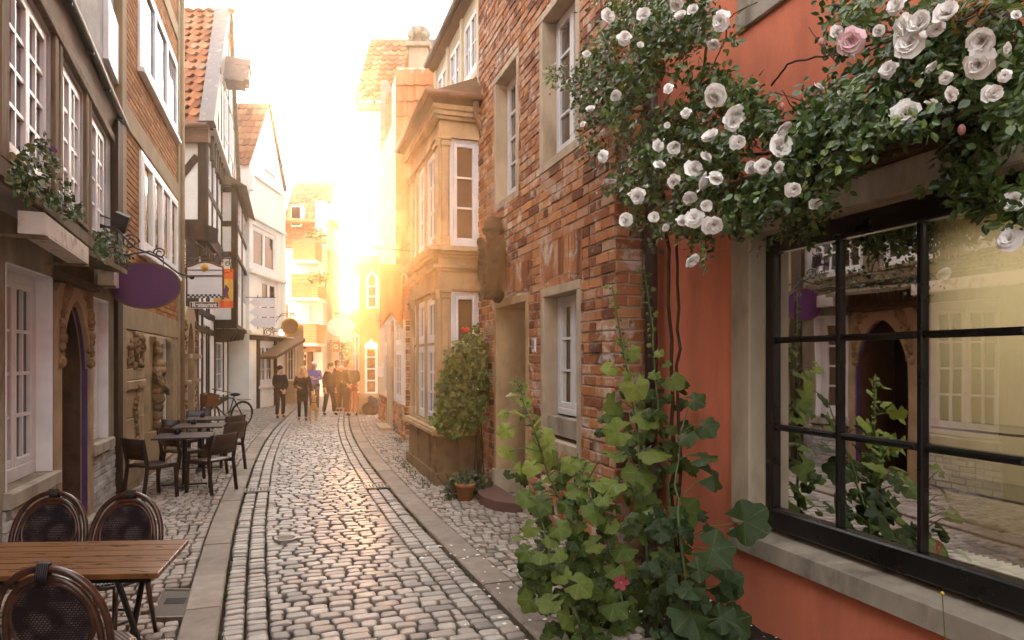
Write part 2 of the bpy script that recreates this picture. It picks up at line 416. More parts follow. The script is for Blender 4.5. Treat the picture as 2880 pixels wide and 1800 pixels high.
for sg in (-1, 1):
    kb = MB(); s = .2
    while s < SLEN - 8:
        d = RN.uniform(.75, 1.15); seg = 4; n0 = sg * (HW + .012); n1 = sg * (HW + KW)
        r = RN.random(); zt = .035 + RN.uniform(-.004, .004)
        rings = []
        for i in range(seg + 1):
            q = s + .006 + (d - .012) * i / seg
            rings.append([gp(q, n0, -.04), gp(q, n0, zt - .012), gp(q, n0 + sg * .014, zt), gp(q, n1 - sg * .01, zt), gp(q, n1, zt - .01), gp(q, n1, -.04)])
        vs = [v for rr in rings for v in rr]; fs = [tuple(range(6)), tuple(range(seg * 6, seg * 6 + 6))[::-1]]
        for i in range(seg):
            for k in range(5): fs.append((i * 6 + k, i * 6 + k + 1, i * 6 + 7 + k, i * 6 + 6 + k))
        kb.add(vs, fs, r); s += d
    tag(kb.build('kerb', M_KERB), kind='structure')
COVER_ = None
def in_cover(p):
    return False
for sg in (-1, 1):
    pv_ = MB(); s = .3
    while s < SLEN - 12:
        big = s > 30
        d = RN.uniform(.085, .115) if not big else .2
        n = HW + KW + .012; lim = 2.95 if s < 40 else 2.2
        off = RN.uniform(0, .05); k = 0
        while n < lim:
            w = RN.uniform(.085, .125) if not big else .22
            if k == 0: w = .07 + off
            zz = .022 + (n - HW - KW) * .012
            c_ = gp(s + d / 2, sg * (n + w / 2))
            if not (sg < 0 and MAN_TEST(c_)) and not (sg > 0 and BED_TEST(c_)):
                stone(pv_, s + .006, s + d - .006, sg * n + .006 if sg > 0 else sg * (n + w) + .006, sg * (n + w) - .006 if sg > 0 else sg * n - .006, zz, jit=.006)
            n += w; k += 1
        s += d
    tag(pv_.build('pavement', M_COBBLE2, recalc=False), kind='structure')
# ------------------------------------------------------------------ building helpers
def cuts(mb, F, s0, s1, z0, z1, holes=(), depth=.2, o=0.0, rnd=.5):
    """wall face with rectangular openings and their reveals"""
    ss = sorted({s0, s1} | {min(max(h[i], s0), s1) for h in holes for i in (0, 1)})
    zs = sorted({z0, z1} | {min(max(h[i], z0), z1) for h in holes for i in (2, 3)})
    for a, b in zip(ss, ss[1:]):
        for c, d in zip(zs, zs[1:]):
            m, n = (a + b) / 2, (c + d) / 2
            if b - a < 1e-5 or d - c < 1e-5 or any(h[0] < m < h[1] and h[2] < n < h[3] for h in holes): continue
            mb.add([F.w(a, c, o), F.w(b, c, o), F.w(b, d, o), F.w(a, d, o)], [(0, 1, 2, 3)], rnd)
    for a, b, c, d in holes:
        p = [(a, c), (b, c), (b, d), (a, d)]
        for i in range(4):
            q, r = p[i], p[(i + 1) % 4]
            mb.add([F.w(*q, o), F.w(*r, o), F.w(*r, o - depth), F.w(*q, o - depth)], [(0, 1, 2, 3)], rnd)
def courses(mb, F, s0, s1, z0, z1, holes=(), L=.27, hh=.105, j=.014, out=.012, deep=.05, jit=.004, header=.45):
    """single bricks laid in courses, clipped by the openings"""
    z = z0; row = 0
    while z < z1 - .02:
        zt = min(z + hh, z1); zc = (z + zt) / 2
        segs = [(s0, s1)]
        for h in holes:
            if h[2] < zc < h[3]:
                ns = []
                for a, b in segs:
                    if h[1] <= a or h[0] >= b: ns.append((a, b)); continue
                    if h[0] > a: ns.append((a, h[0]))
                    if h[1] < b: ns.append((h[1], b))
                segs = ns
        for a, b in segs:
            x = a
            if row % 2: first = L * .5
            else: first = L
            while x < b - .02:
                w = first if first else (L if RN.random() > header else L * .5); first = None
                w *= RN.uniform(.93, 1.07)
                e = min(x + w, b)
                if b - e < .05: e = b
                oo = out + RN.uniform(-jit, jit)
                c = .006
                A = [F.w(p, q, -deep) for p, q in ((x + j / 2, z + j / 2), (e - j / 2, z + j / 2), (e - j / 2, zt - j / 2), (x + j / 2, zt - j / 2))]
                jj = lambda: RN.uniform(-jit, jit)
                B = [F.w(p + jj(), q + jj(), oo - c) for p, q in ((x + j / 2, z + j / 2), (e - j / 2, z + j / 2), (e - j / 2, zt - j / 2), (x + j / 2, zt - j / 2))]
                D = [F.w(p + jj() * .5, q + jj() * .5, oo + jj() * .5) for p, q in ((x + j / 2 + c, z + j / 2 + c), (e - j / 2 - c, z + j / 2 + c), (e - j / 2 - c, zt - j / 2 - c), (x + j / 2 + c, zt - j / 2 - c))]
                fs = [(8, 9, 10, 11)]
                for i in range(4):
                    k = (i + 1) % 4; fs += [(i, k, k + 4, i + 4), (i + 4, k + 4, k + 8, i + 8)]
                mb.add(A + B + D, fs, RN.random()); x = e
        z += hh; row += 1
def window(F, par, r, o=-.1, cols=2, rows=3, cas=1, fw=.06, sw=.045, mw=.022, paint=None, glass=None, lin=0, sill=None, sillmat=None, curtain=False, label=None, name='window'):
    s0, s1, z0, z1 = r; m = MB(); paint = paint or M_WHITEPAINT
    m.cham(F, s0, s0 + fw, z0, z1, o - .07, o, .006); m.cham(F, s1 - fw, s1, z0, z1, o - .07, o, .006)
    m.cham(F, s0 + fw, s1 - fw, z0, z0 + fw * 1.2, o - .07, o + .012, .006); m.cham(F, s0 + fw, s1 - fw, z1 - fw, z1, o - .07, o, .006)
    a0, a1, b0, b1 = s0 + fw, s1 - fw, z0 + fw * 1.2, z1 - fw
    cw = (a1 - a0) / cas
    p = MB()
    for i in range(cas):
        x0 = a0 + cw * i + .003; x1 = a0 + cw * (i + 1) - .003; q = o + .008
        if sw > 0:
            m.cham(F, x0, x0 + sw, b0, b1, o - .05, q, .006); m.cham(F, x1 - sw, x1, b0, b1, o - .05, q, .006)
            m.cham(F, x0 + sw, x1 - sw, b0, b0 + sw * 1.25, o - .05, q, .006); m.cham(F, x0 + sw, x1 - sw, b1 - sw, b1, o - .05, q, .006)
        c0, c1, d0, d1 = x0 + sw, x1 - sw, b0 + sw * 1.25, b1 - sw
        for k in range(1, cols):
            x = c0 + (c1 - c0) * k / cols; m.fb(F, x - mw / 2, x + mw / 2, d0, d1, o - .035, o - .002)
        for k in range(1, rows):
            z = d0 + (d1 - d0) * k / rows
            for c in range(cols):
                xa = c0 + (c1 - c0) * c / cols + (mw / 2 if c else 0); xb = c0 + (c1 - c0) * (c + 1) / cols - (mw / 2 if c < cols - 1 else 0)
                m.fb(F, xa, xb, z - mw / 2, z + mw / 2, o - .035, o - .004)
        p.fb(F, c0 - .004, c1 + .004, d0 - .004, d1 + .004, o - .034, o - .028)
    if lin:   # painted lining of the reveal
        m.fb(F, s0 - .004, s0 + .012, z0, z1, o + .001, lin); m.fb(F, s1 - .012, s1 + .004, z0, z1, o + .001, lin); m.fb(F, s0 + .013, s1 - .013, z1 - .012, z1 + .004, o + .001, lin)
    w = m.build(name, paint, par)
    if label: w['label'] = label
    p.build('pane', glass or M_GLASS, w)
    if curtain:
        c = MB(); n = 24; 
        for i in range(cas):
            x0 = a0 + cw * i + .03; x1 = a0 + cw * (i + 1) - .03
            for a, b in ((x0, x0 + (x1 - x0) * .34), (x1 - (x1 - x0) * .34, x1)):
                vs = []
                for k in range(n + 1):
                    x = a + (b - a) * k / n; d = o - .022 + .002 * math.sin(k * 1.6)
                    vs += [F.w(x, b0 + .03, d), F.w(x, b1 - .03, d)]
                c.add(vs, [(2 * k, 2 * k + 2, 2 * k + 3, 2 * k + 1) for k in range(n)], .5)
        c.build('curtain', M_CURT, w)
    if sill:
        q = MB(); h, d, ov = sill; q.cham(F, s0 - ov, s1 + ov, z0 - h, z0 - .002, -.15, d, .012); q.build('sill', sillmat or M_STONE, w)
    return w
def rect(F, uL, uR, ut, vt, ub, vb): return (F.s_(uL), F.s_(uR), F.z(ub, vb), F.z(ut, vt))
def pantile(mb, e0, e1, up, length, tw=.24, th=.30, A=.032, lift=.03):
    e0 = Vector(e0); e1 = Vector(e1); up = Vector(up).normalized(); ax = (e1 - e0); W = ax.length; ax.normalize()
    nr = ax.cross(up).normalized()
    if nr.z < 0: nr = -nr
    nc = max(1, round(W / tw)); tw = W / nc; nrw = max(1, round(length / th)); th = length / nrw
    K_ = 8
    prof = [(.0, .2), (.12, -.15), (.3, -.55), (.5, -.6), (.66, -.1), (.78, .75), (.9, 1.0), (1.0, .55), (1.06, .2)]
    for r in range(nrw):
        for c in range(nc):
            jz = RN.uniform(-.006, .006); vs = []
            for kx, kz in prof:
                b = e0 + ax * (tw * (c + kx))
                z = kz * A + jz
                vs += [b + up * (th * r - .02) + nr * (z + lift * .1), b + up * (th * r - .02) + nr * (z + lift), b + up * (th * (r + 1)) + nr * (z)]
            fs = []
            for k in range(len(prof) - 1):
                a = 3 * k; fs += [(a, a + 3, a + 4, a + 1), (a + 1, a + 4, a + 5, a + 2)]
            mb.add(vs, fs, RN.random())
def flat_roof_under(mb, e0, e1, up, length, th=.08):
    e0 = Vector(e0); e1 = Vector(e1); up = Vector(up).normalized(); n = (e1 - e0).cross(up).normalized()
    if n.z < 0: n = -n
    q = [e0, e1, e1 + up * length, e0 + up * length]
    mb.hexa([p - n * (.05 + th) for p in q] + [p - n * .05 for p in q])
def arch_pts(s0, s1, zb, zs, zt, n=9, pw=1.0):
    """outline of an arched opening, from the foot on the left over the crown to the foot on the right"""
    c = (s0 + s1) / 2; hw = (s1 - s0) / 2; pts = [(s0, zb)]
    for i in range(n + 1):
        a = PI - PI * i / n; x = math.cos(a); pts.append((c + hw * x, zs + (zt - zs) * (1 - abs(x) ** (2 * pw)) ** (.5 if pw == 1 else .62)))
    pts.append((s1, zb)); return pts

# ------------------------------------------------------------------ LEFT 1: the grey plastered house
L1 = street(-2.24)
LU = street(-1.50, -.415)
BD = L1.s_(335)
h1 = thing('grey_house', 'grey plastered old house with white casements and an arched stone portal, nearest left', 'house', L1.w(7.4, 0))
W1 = (L1.s_(15), L1.s_(147), .80, 2.62); ARCH = (L1.s_(150), L1.s_(255), 0, 2.60); W2 = (L1.s_(257), L1.s_(303), .89, 2.56)
m = MB(); cuts(m, L1, -7.5, BD, -.1, 3.3, [W1, (ARCH[0], ARCH[1], -.1, 2.60), W2], .24)
m.build('wall', M_PLASTER_OCHRE, h1)
window(L1, h1, (W1[0] + .005, W1[1] - .005, W1[2], W1[3] - .005), o=-.13, cols=2, rows=4, cas=2, fw=.10, sw=.055, mw=.03, lin=.006, sill=(.13, .07, .06), sillmat=M_STONEDIRTY, curtain=False)
window(L1, h1, (W2[0] + .005, W2[1] - .005, W2[2], W2[3] - .005), o=-.10, cols=2, rows=4, cas=1, fw=.10, sw=.05, mw=.03, lin=.006, sill=(.13, .07, .08), sillmat=M_STONEDIRTY, glass=M_GLASSW)
m = MB(); courses(m, L1, L1.s_(258), L1.s_(318), 0, .74, (), .24, .082, .01, .03, .06, .006); m.build('plinth', M_LIMEBRICK, h1); m = MB(); courses(m, L1, L1.s_(6), L1.s_(149), 0, .66, (), .24, .082, .01, .03, .06, .006)
m.build('plinth', M_LIMEBRICK, h1)
# arched stone portal
m = MB(); a0, a1 = L1.s_(165), L1.s_(246); inn = arch_pts(a0, a1, 0, 1.72, 2.46, 15, .85)
c = (ARCH[0] + ARCH[1]) / 2
out = []
for i, (x, z) in enumerate(inn):
    if i == 0: out.append((ARCH[0] + .004, 0))
    elif i == len(inn) - 1: out.append((ARCH[1] - .004, 0))
    else:
        f = (i - 1) / (len(inn) - 3)
        if f < .3: out.append((ARCH[0] + .004, 1.72 + f / .3 * .87))
        elif f > .7: out.append((ARCH[1] - .004, 1.72 + (1 - f) / .3 * .87))
        else: out.append((ARCH[0] + .004 + (f - .3) / .4 * (ARCH[1] - ARCH[0] - .008), 2.59))
m.ring(L1, inn, out, -.07, .03, closed=False)
po = m.build('portal', M_SAND, h1); po['label'] = 'pointed sandstone door surround with carved corners'
m = MB()   # carved spandrels
for sg, x0 in ((1, ARCH[0] + .09), (-1, ARCH[1] - .09)):
    for i in range(13):
        t = i / 12; x = x0 + sg * (.02 + .30 * max(0, t - .45) ** .8 * 1.2); z = 1.82 + .72 * min(1, t * 1.25) + RN.uniform(-.02, .02)
        r = RN.uniform(.03, .06); m.ball(L1.w(x + RN.uniform(-.02, .02), z, .035), r, r * .9, r * 1.2, 8, 6)
        m.ball(L1.w(x + sg * RN.uniform(.03, .08), z + RN.uniform(-.05, .03), .03), r * .7, None, None, 7, 5)
    m.build('carving', M_CARVED, po, smooth=True); m = MB()
m = MB(); m.cham(L1, ARCH[0] - .04, ARCH[1] + .04, 2.60, 2.64, -.02, .09); m.cham(L1, ARCH[0] - .02, ARCH[1] + .02, 2.642, 2.69, -.02, .06)
for i in range(26):
    x = ARCH[0] + (ARCH[1] - ARCH[0]) * (i + .5) / 26; m.tube([L1.w(x, 2.692, .02), L1.w(x, 2.87, .02)], .02, 6)
m.build('frieze', M_DARKSTONE, po)
m = MB(); z0 = 2.88
m.hexa([L1.w(ARCH[0] - .1, z0, 0), L1.w(ARCH[1] + .12, z0, 0), L1.w(ARCH[1] + .12, z0 - .05, .34), L1.w(ARCH[0] - .1, z0 - .05, .34), L1.w(ARCH[0] - .1, z0 + .1, 0), L1.w(ARCH[1] + .12, z0 + .1, 0), L1.w(ARCH[1] + .12, z0, .34), L1.w(ARCH[0] - .1, z0, .34)])
m.build('hood', M_OLDTIMBER, po)
m = MB()
cuts(m, L1, ARCH[0], ARCH[1], 0, 2.6, [(a0 - .02, a1 + .02, -.1, 2.55)], .8, o=-.08)
m.fb(L1, a0 - .05, a1 + .05, -.05, 2.65, -.95, -.9); m.fb(L1, a0, a0 + .02, 0, 2.4, -.1, -.9)
m.build('doorway', M_DARKSTONE, h1)
m = MB(); m.fb(L1, a1 - .02, a1 + .002, 0, 1.74, -.05, .0)
prev = None
for x, z in inn[10:-1]:
    if prev: m.hexa([L1.w(prev[0] - .02, prev[1], -.05), L1.w(prev[0] - .02, prev[1], -.02), L1.w(prev[0], prev[1] + .004, -.02), L1.w(prev[0], prev[1] + .004, -.05), L1.w(x - .02, z, -.05), L1.w(x - .02, z, -.02), L1.w(x, z + .004, -.02), L1.w(x, z + .004, -.05)])
    prev = (x, z)
dd = m.build('painted_edge', mat('violet_paint', (.075, .04, .13), .6, .2, 4, .2), h1)
m = MB(); m.fb(L1, a0 + .02, a1 - .02, 0, 2.3, -.86, -.80)
for i in range(5): m.fb(L1, a0 + .05 + i * .16, a0 + .18 + i * .16, .1, 2.2, -.80, -.785)
m.build('door', M_DARKDOOR, h1)
m = MB(); m.fb(L1, a0 - .05, a1 + .1, 0, .12, -.4, .12); m.build('doorstep', M_STONEDIRTY, h1)
m = MB(); m.fb(L1, L1.s_(320), L1.s_(334), 0, 4.9, -.05, .05); m.build('corner_post', M_TIMBER, h1)
m = MB(); m.fb(L1, L1.s_(334), L1.s_(335.5), 0, 4.9, -.05, .03); m.build('rain_strip', M_ZINC, h1)
# jettied upper storey
US0, US1 = LU.s_(-180), LU.s_(331)
B1 = (LU.s_(15), LU.s_(139), 3.24, 4.56); B2 = (LU.s_(167), LU.s_(232), 3.22, 4.56); B3 = (LU.s_(251), LU.s_(298), 3.20, 4.56)
m = MB(); cuts(m, LU, US0, US1, 3.06, 7.2, [B1, B2, B3], .15); m.fb(LU, US0, US1, 3.0, 3.06, -1.0, .0)
m.add([LU.w(US0, 3.0, 0), LU.w(US0, 7.2, 0), LU.w(US0, 7.2, -1.2), LU.w(US0, 3.0, -1.2)], [(0, 1, 2, 3)])
m.build('upper_wall', M_PLASTER_GREY, h1)
m = MB(); m.add([L1.w(-7.5, 3.3, 0), L1.w(US0 + .6, 3.3, 0), L1.w(US0 + .6, 7.2, 0), L1.w(-7.5, 7.2, 0)], [(0, 1, 2, 3)]); m.build('near_upper_wall', M_PLASTER_GREY, h1)  # unseen wall top kept low so more light reaches the right side
m = MB(); pantile(m, L1.w(-7.5, 7.2, .25), L1.w(BD - .05, 7.2, .25), (-L1.n.x, -L1.n.y, 1.0), 4.5, .3, .36, .04, .04); m.build('roof', M_TILE, h1)
m = MB()
for b0, b1 in ((LU.s_(143), LU.s_(153)), (LU.s_(157), LU.s_(165)), (LU.s_(234), LU.s_(241)), (LU.s_(244), LU.s_(249)), (LU.s_(-14), LU.s_(10))): m.cham(LU, b0, b1, 3.16, 4.72, -.02, .035, .008)
m.cham(LU, US0, US1, 3.02, 3.155, -.02, .045, .01); m.cham(LU, US0, US1, 4.60, 4.70, -.02, .05, .01)
m.build('timber_frame', M_OLDTIMBER, h1)
for b, lab in ((B1, None), (B2, None), (B3, None)):
    window(LU, h1, (b[0] + .004, b[1] - .004, b[2] + .004, b[3] - .004), o=-.02, cols=2, rows=4, cas=2, fw=.05, sw=.045, mw=.028, sill=(.06, .06, .02), sillmat=M_OLDTIMBER)
m = MB(); E0, E1 = US0, US1 + .02
m.hexa([LU.w(E0, 4.72, 0), LU.w(E1, 4.72, 0), LU.w(E1, 4.94, .06), LU.w(E0, 4.94, .06), LU.w(E0, 4.78, 0), LU.w(E1, 4.78, 0), LU.w(E1, 5.0, .06), LU.w(E0, 5.0, .06)])
ev = m.build('eaves', M_SOFFIT, h1)
m = MB()
pa = []
for i in range(9): pa.append((math.cos(PI + PI * i / 8) * .045, math.sin(PI + PI * i / 8) * .045))
q = [(LU.w(E0, 5.0 + b, .10 + a), LU.w(E1, 5.0 + b, .10 + a)) for a, b in pa]
m.add([x for y in q for x in y], [(2 * i, 2 * i + 1, 2 * i + 3, 2 * i + 2) for i in range(8)])
for i in range(6):
    s_ = E0 + (E1 - E0) * (i + .5) / 6; m.fb(LU, s_ - .012, s_ + .012, 4.93, 4.955, .0, .13)
m.build('gutter', M_IRON, ev)
m = MB(); m.fb(LU, LU.s_(290), LU.s_(325), 5.45, 6.2, -.02, .06); m.build('white_board', M_WHITEPAINT, h1)

# ------------------------------------------------------------------ LEFT 2: the orange brick house
L2 = street(-2.24)
A0, A1 = BD + .02, L2.s_(501)
h2 = thing('orange_brick_house', 'orange brick house with cement bands and white window strips above carved stone panels', 'house', L2.w((A0 + A1) / 2, 0))
V1 = (L2.s_(391), L2.s_(496.5), 3.46, 4.96); V2 = (L2.s_(387), L2.s_(495), 6.15, 7.66)
bands = [(A0, A1, 2.26, 2.60), (A0, A1, 5.0, 5.32), (A0, A1, 8.15, 8.45)]
posts = [(A0 - .02, L2.s_(347), 0, 10.6), (L2.s_(497), A1 + .02, 0, 10.6)]
m = MB(); cuts(m, L2, A0, A1, 2.26, 10.5, [V1, V2], .14, o=-.012); m.build('wall', M_MORTARD, h2)
m = MB(); courses(m, L2, L2.s_(347), L2.s_(497), 2.6, 10.5, [V1, V2] + bands, .26, .086, .012, .004, .04, .0015, .0)
m.build('brickwork', M_ORBRICK, h2)
m = MB()
for b in bands: m.cham(L2, L2.s_(347) + .001, L2.s_(497) - .001, b[2], b[3], -.05, .03, .008)
for b in posts: m.cham(L2, b[0], b[1], b[2], b[3], -.3, .04, .01)
m.build('cement_bands', M_CONCRETE, h2)
window(L2, h2, V1, o=.035, cols=1, rows=1, cas=4, fw=.075, sw=.075, sill=(.07, .1, .02), sillmat=M_WHITEPAINT, glass=M_GLASSW, curtain=True)
window(L2, h2, V2, o=.035, cols=1, rows=1, cas=3, fw=.085, sw=.08, sill=(.07, .1, .02), sillmat=M_WHITEPAINT)
# ground floor
m = MB(); r0, r1 = L2.s_(347.5), L2.s_(402); zz = [0, .12, .42, .62, 1.02, 1.42, 1.55, 1.72, 2.255]
for i in range(len(zz) - 1):
    n = 1 if i in (1, 5, 6) else 2
    for k in range(n):
        e0 = r0 + (r1 - r0) * k / n; e1 = r0 + (r1 - r0) * (k + 1) / n; ww = RN.uniform(-.06, .06) if n == 2 else 0
        m.cham(L2, e0 + (ww if k else 0), e1 + (ww if k < n - 1 else 0), zz[i], zz[i + 1], -.55, .02 + (.03 if i in (0, 1, 5) else RN.uniform(-.01, .012)), .014)
sp = m.build('stone_panel', M_SAND, h2); sp['label'] = 'block of weathered carved sandstone beside the dark doorway'
m = MB()
for k in range(60):
    m.ball(L2.w(r0 + .1 + RN.random() * (r1 - r0 - .2), 1.74 + RN.random() * .48, .03), RN.uniform(.02, .055), None, RN.uniform(.03, .07), 7, 5)
m.build('relief', M_CARVED, sp, smooth=True); m = MB()
for k in range(34):
    t = k / 33; m.ball(L2.w((r0 + r1) / 2 + RN.uniform(-.06, .06) + .05 * math.sin(9 * t), .62 + .86 * t, .03), RN.uniform(.022, .045), None, None, 7, 5)
m.build('relief', M_CARVED, sp, smooth=True)
m = MB(); m.fb(L2, r1, L2.s_(441), 0, 2.255, -.72, -.66); m.fb(L2, r1 + .1, L2.s_(438), .1, 2.1, -.66, -.63); m.build('door', M_DARKDOOR, h2)
m = MB(); m.fb(L2, r1, L2.s_(487), 0, .1, -.7, .05); m.build('doorstep', M_SAND, h2)
m = MB(); c0, c1 = L2.s_(444), L2.s_(462)
m.cham(L2, c0 - .06, c1 + .06, .1, .62, -.35, .03); m.cham(L2, c0, c1, .62, 2.255, -.30, -.12)
mid = (c0 + c1) / 2
cp = m.build('stone_column', M_SAND, h2)
m = MB()
for z, rx in ((.70, .13), (.86, .11), (1.02, .13), (1.16, .17), (1.30, .16), (1.42, .12), (1.52, .16), (1.64, .2), (1.76, .17), (1.88, .09), (1.98, .12), (2.06, .09)):
    m.ball(L2.w(mid + RN.uniform(-.02, .02), z, -.06), rx * .85, rx * .7, .11, 9, 7)
m.tube([L2.w(mid - .17, 1.62, -.02), L2.w(mid - .16, 1.4, .05), L2.w(mid - .02, 1.3, .1)], [.05, .045, .04], 7); m.tube([L2.w(mid + .17, 1.62, -.02), L2.w(mid + .15, 1.38, .05), L2.w(mid + .03, 1.24, .1)], [.05, .045, .04], 7)
m.build('carved_figure', M_CARVED, cp, smooth=True)
window(L2, h2, (L2.s_(463), L2.s_(486), .12, 2.25), o=-.12, cols=1, rows=2, cas=1, fw=.07, sw=.05, glass=M_GLASSW)
m = MB(); m.cham(L2, L2.s_(486.5), L2.s_(496.9), 0, 2.255, -.4, .015); m.build('pier', M_CONCRETE, h2)
m = MB(); m.tube([L2.w(A1 + .06, 0, .07), L2.w(A1 + .06, 10.4, .07)], .045, 10); m.build('downpipe', M_CONCRETE, h2, smooth=True)
sw_ = L2.w(A1, 0, 0)
SD2 = Fac((sw_.x, sw_.y), (-.951, -.309)); SD2.n = Vector((-.309, .951))
m = MB(); m.add([L2.w(A1 + .02, 0, 0), L2.w(A1 + .02, 0, -4), L2.w(A1 + .02, 10.6, -4), L2.w(A1 + .02, 10.6, 0)], [(0, 1, 2, 3)]); m.build('side_wall', M_CONCRETE, h2)
m = MB(); m.hexa([L2.w(A0, 10.5, -1), L2.w(A1 + .1, 10.5, -1), L2.w(A1 + .1, 10.5, .35), L2.w(A0, 10.5, .35), L2.w(A0, 10.62, -1), L2.w(A1 + .1, 10.62, -1), L2.w(A1 + .1, 10.62, .35), L2.w(A0, 10.62, .35)]); m.build('eaves', M_SOFFIT, h2)

# the free-standing carved portal beside it
m = MB(); q0, q1 = L2.s_(509), L2.s_(549)
inn = arch_pts(q0 + .62, q1 - .62, 0, 1.9, 2.65, 11); out = [(q0 if i < len(inn) / 2 else q1, min(z * 1.0, 2.95) if i in (0, len(inn) - 1) else (1.9 + (2.98 - 1.9) * min(1, 3 * min((i - 1), len(inn) - 2 - i) / (len(inn) - 3)))) for i, (x, z) in enumerate(inn)]
out = [(q0 if i == 0 else (q1 if i == len(inn) - 1 else q0 + (q1 - q0) * min(1, max(0, ((i - 1) / (len(inn) - 3) - .2) / .6))), z) for i, (x, z) in enumerate(out)]
pt = thing('carved_stone_portal', 'narrow arched portal of carved brown sandstone behind the cafe tables', 'portal', L2.w((q0 + q1) / 2, 0))
m.ring(L2, inn, out, -.4, .05, closed=False)
for x in (q0 + .3, q1 - .3):
    m.cham(L2, x - .24, x + .24, 0, .45, .0, .13); m.cham(L2, x - .2, x + .2, 1.32, 1.40, .0, .14); m.cham(L2, x - .23, x + .23, 1.86, 1.96, .0, .16)
m.build('surround', M_SAND, pt)
m = MB()
for x in (q0 + .3, q1 - .3):
    for k in range(40): m.ball(L2.w(x + RN.uniform(-.15, .15), RN.choice([RN.uniform(.48, 1.3), RN.uniform(1.98, 2.7)]), .055), RN.uniform(.03, .055), None, None, 6, 5)
    m.build('carving', M_CARVED, pt, smooth=True); m = MB()
m = MB(); m.fb(L2, q0 + .55, q1 - .55, 0, 2.7, -.5, -.42); m.build('gate', M_DARKDOOR, pt)
# ------------------------------------------------------------------ LEFT 3: the half-timbered house
Y3 = 16.4
h3 = thing('half_timbered_house', 'jettied half-timbered house with white infill, red pantile roof and a street gable', 'house', L2.w(20, 0))
PL = street(-2.24)
S0 = facing(505, Y3); xL = S0.s_(470)
def fx(F, x): return (x - F.p.x) / F.d.x
xa, xg, xu = -9.6, -2.24 + T * Y3, -7.34
# ground and middle storey
m = MB(); m.add([Vector((xa, Y3, 0)), Vector((xg, Y3, 0)), Vector((xg, Y3, 5)), Vector((xa, Y3, 5))], [(0, 1, 2, 3)])
G0, G1 = PL.s_(553.5), PL.s_(641)
wins3 = [(PL.s_(569), PL.s_(578.5), .95, 2.45), (PL.s_(605), PL.s_(625), .75, 2.45)]
cuts(m, PL, G0, G1, -.1, 5.0, wins3, .1)
m.build('wall', M_PANEL, h3)
m = MB()
for u in (554.5, 567, 580, 586, 603, 627, 640):
    s_ = PL.s_(u); m.fb(PL, s_ - .10, s_ + .10, 0, 4.6, -.02, .03)
for z in (.42, 2.52, 2.95, 3.75): m.fb(PL, G0, G1, z, z + .16, -.02, .036)
m.fb(S0, fx(S0, xg) - .25, fx(S0, xg) + .003, 0, 5, 0, .03); m.fb(S0, fx(S0, xa), fx(S0, xg) - .25, 2.9, 3.1, 0, .03)
m.fb(S0, fx(S0, -8.6), fx(S0, -8.45), 2.0, 4.7, 0, .025); m.fb(S0, fx(S0, xa), fx(S0, xg) - .25, 3.9, 4.05, 0, .028)
m.build('ground_timbers', M_TIMBER, h3)
m = MB(); m.fb(PL, PL.s_(588), PL.s_(601), 0, 2.4, -.2, -.05); m.build('door', M_DARKDOOR, h3)
for w in wins3: window(PL, h3, w, o=-.02, cols=2 if w is wins3[1] else 1, rows=3, cas=1, fw=.07, sw=.05, glass=M_GLASSW, sill=(.06, .06, .03), sillmat=M_WHITEPAINT)
# jetty
m = MB(); m.hexa([(xa, Y3 - .02, 4.72), (xu + .05, Y3 - .02, 4.72), (xu + .05, Y3 + .5, 4.72), (xa, Y3 + .5, 4.72), (xa, Y3 - .05, 5.06), (xu + .08, Y3 - .05, 5.06), (xu + .08, Y3 + .5, 5.06), (xa, Y3 + .5, 5.06)])
PU = street(-2.01); U0, U1 = PU.s_(580), PU.s_(628)
m.fb(PU, U0, U1 + 2, 4.70, 5.06, -.4, .05)
for i in range(9):
    s_ = U0 + .25 + i * .62; m.prism(PU, [(s_ - .09, 4.35), (s_ + .09, 4.35), (s_ + .09, 4.70), (s_ - .09, 4.70)], -.35, -.02)
m.build('jetty_beams', M_TIMBER, h3)
m = MB(); m.add([Vector((xa, Y3, 5)), Vector((xu, Y3, 5)), Vector((xu, Y3, 7.5)), Vector((xa, Y3, 7.5))], [(0, 1, 2, 3)])
uw = [(PU.s_(583.5), PU.s_(593), 6.05, 7.0), (PU.s_(598.5), PU.s_(606), 6.05, 7.0), (PU.s_(612), PU.s_(619), 6.05, 7.0)]
cuts(m, PU, U0, PU.s_(640), 5.0, 7.5, uw, .1); m.build('upper_wall', M_PANEL, h3)
for w in uw: window(PU, h3, w, o=-.01, cols=2, rows=3, cas=1, fw=.06, sw=.0)
m = MB()
m.fb(S0, fx(S0, xu) - .19, fx(S0, xu) + .02, 5.06, 7.45, 0, .035)
m.fb(S0, fx(S0, xa), fx(S0, xu) - .19, 7.15, 7.5, 0, .032); m.fb(S0, fx(S0, -8.25), fx(S0, -7.95), 5.06, 7.15, 0, .03) if False else None
m.bar(S0, (fx(S0, -8.55), 5.50), (fx(S0, -7.55), 6.72), .17, 0, .028); m.fb(S0, fx(S0, xa), fx(S0, -8.05), 6.15, 6.33, 0, .026)
m.fb(S0, fx(S0, xa), fx(S0, xu) - .19, 5.06, 5.2, 0, .03)
for u in (582, 595.5, 609, 622, 632):
    s_ = PU.s_(u); m.fb(PU, s_ - .08, s_ + .08, 5.06, 7.45, 0, .03)
m.fb(PU, U0, PU.s_(640), 5.88, 6.02, 0, .034); m.fb(PU, U0, PU.s_(640), 7.1, 7.5, 0, .06)
for i in range(8):   # carved brackets under the eaves
    s_ = U0 + .5 + i * .6; m.prism(PU, [(s_ - .06, 6.75), (s_ + .06, 6.75), (s_ + .06, 7.4), (s_ - .06, 7.4)], .03, .12)
m.build('upper_timbers', M_TIMBER, h3)
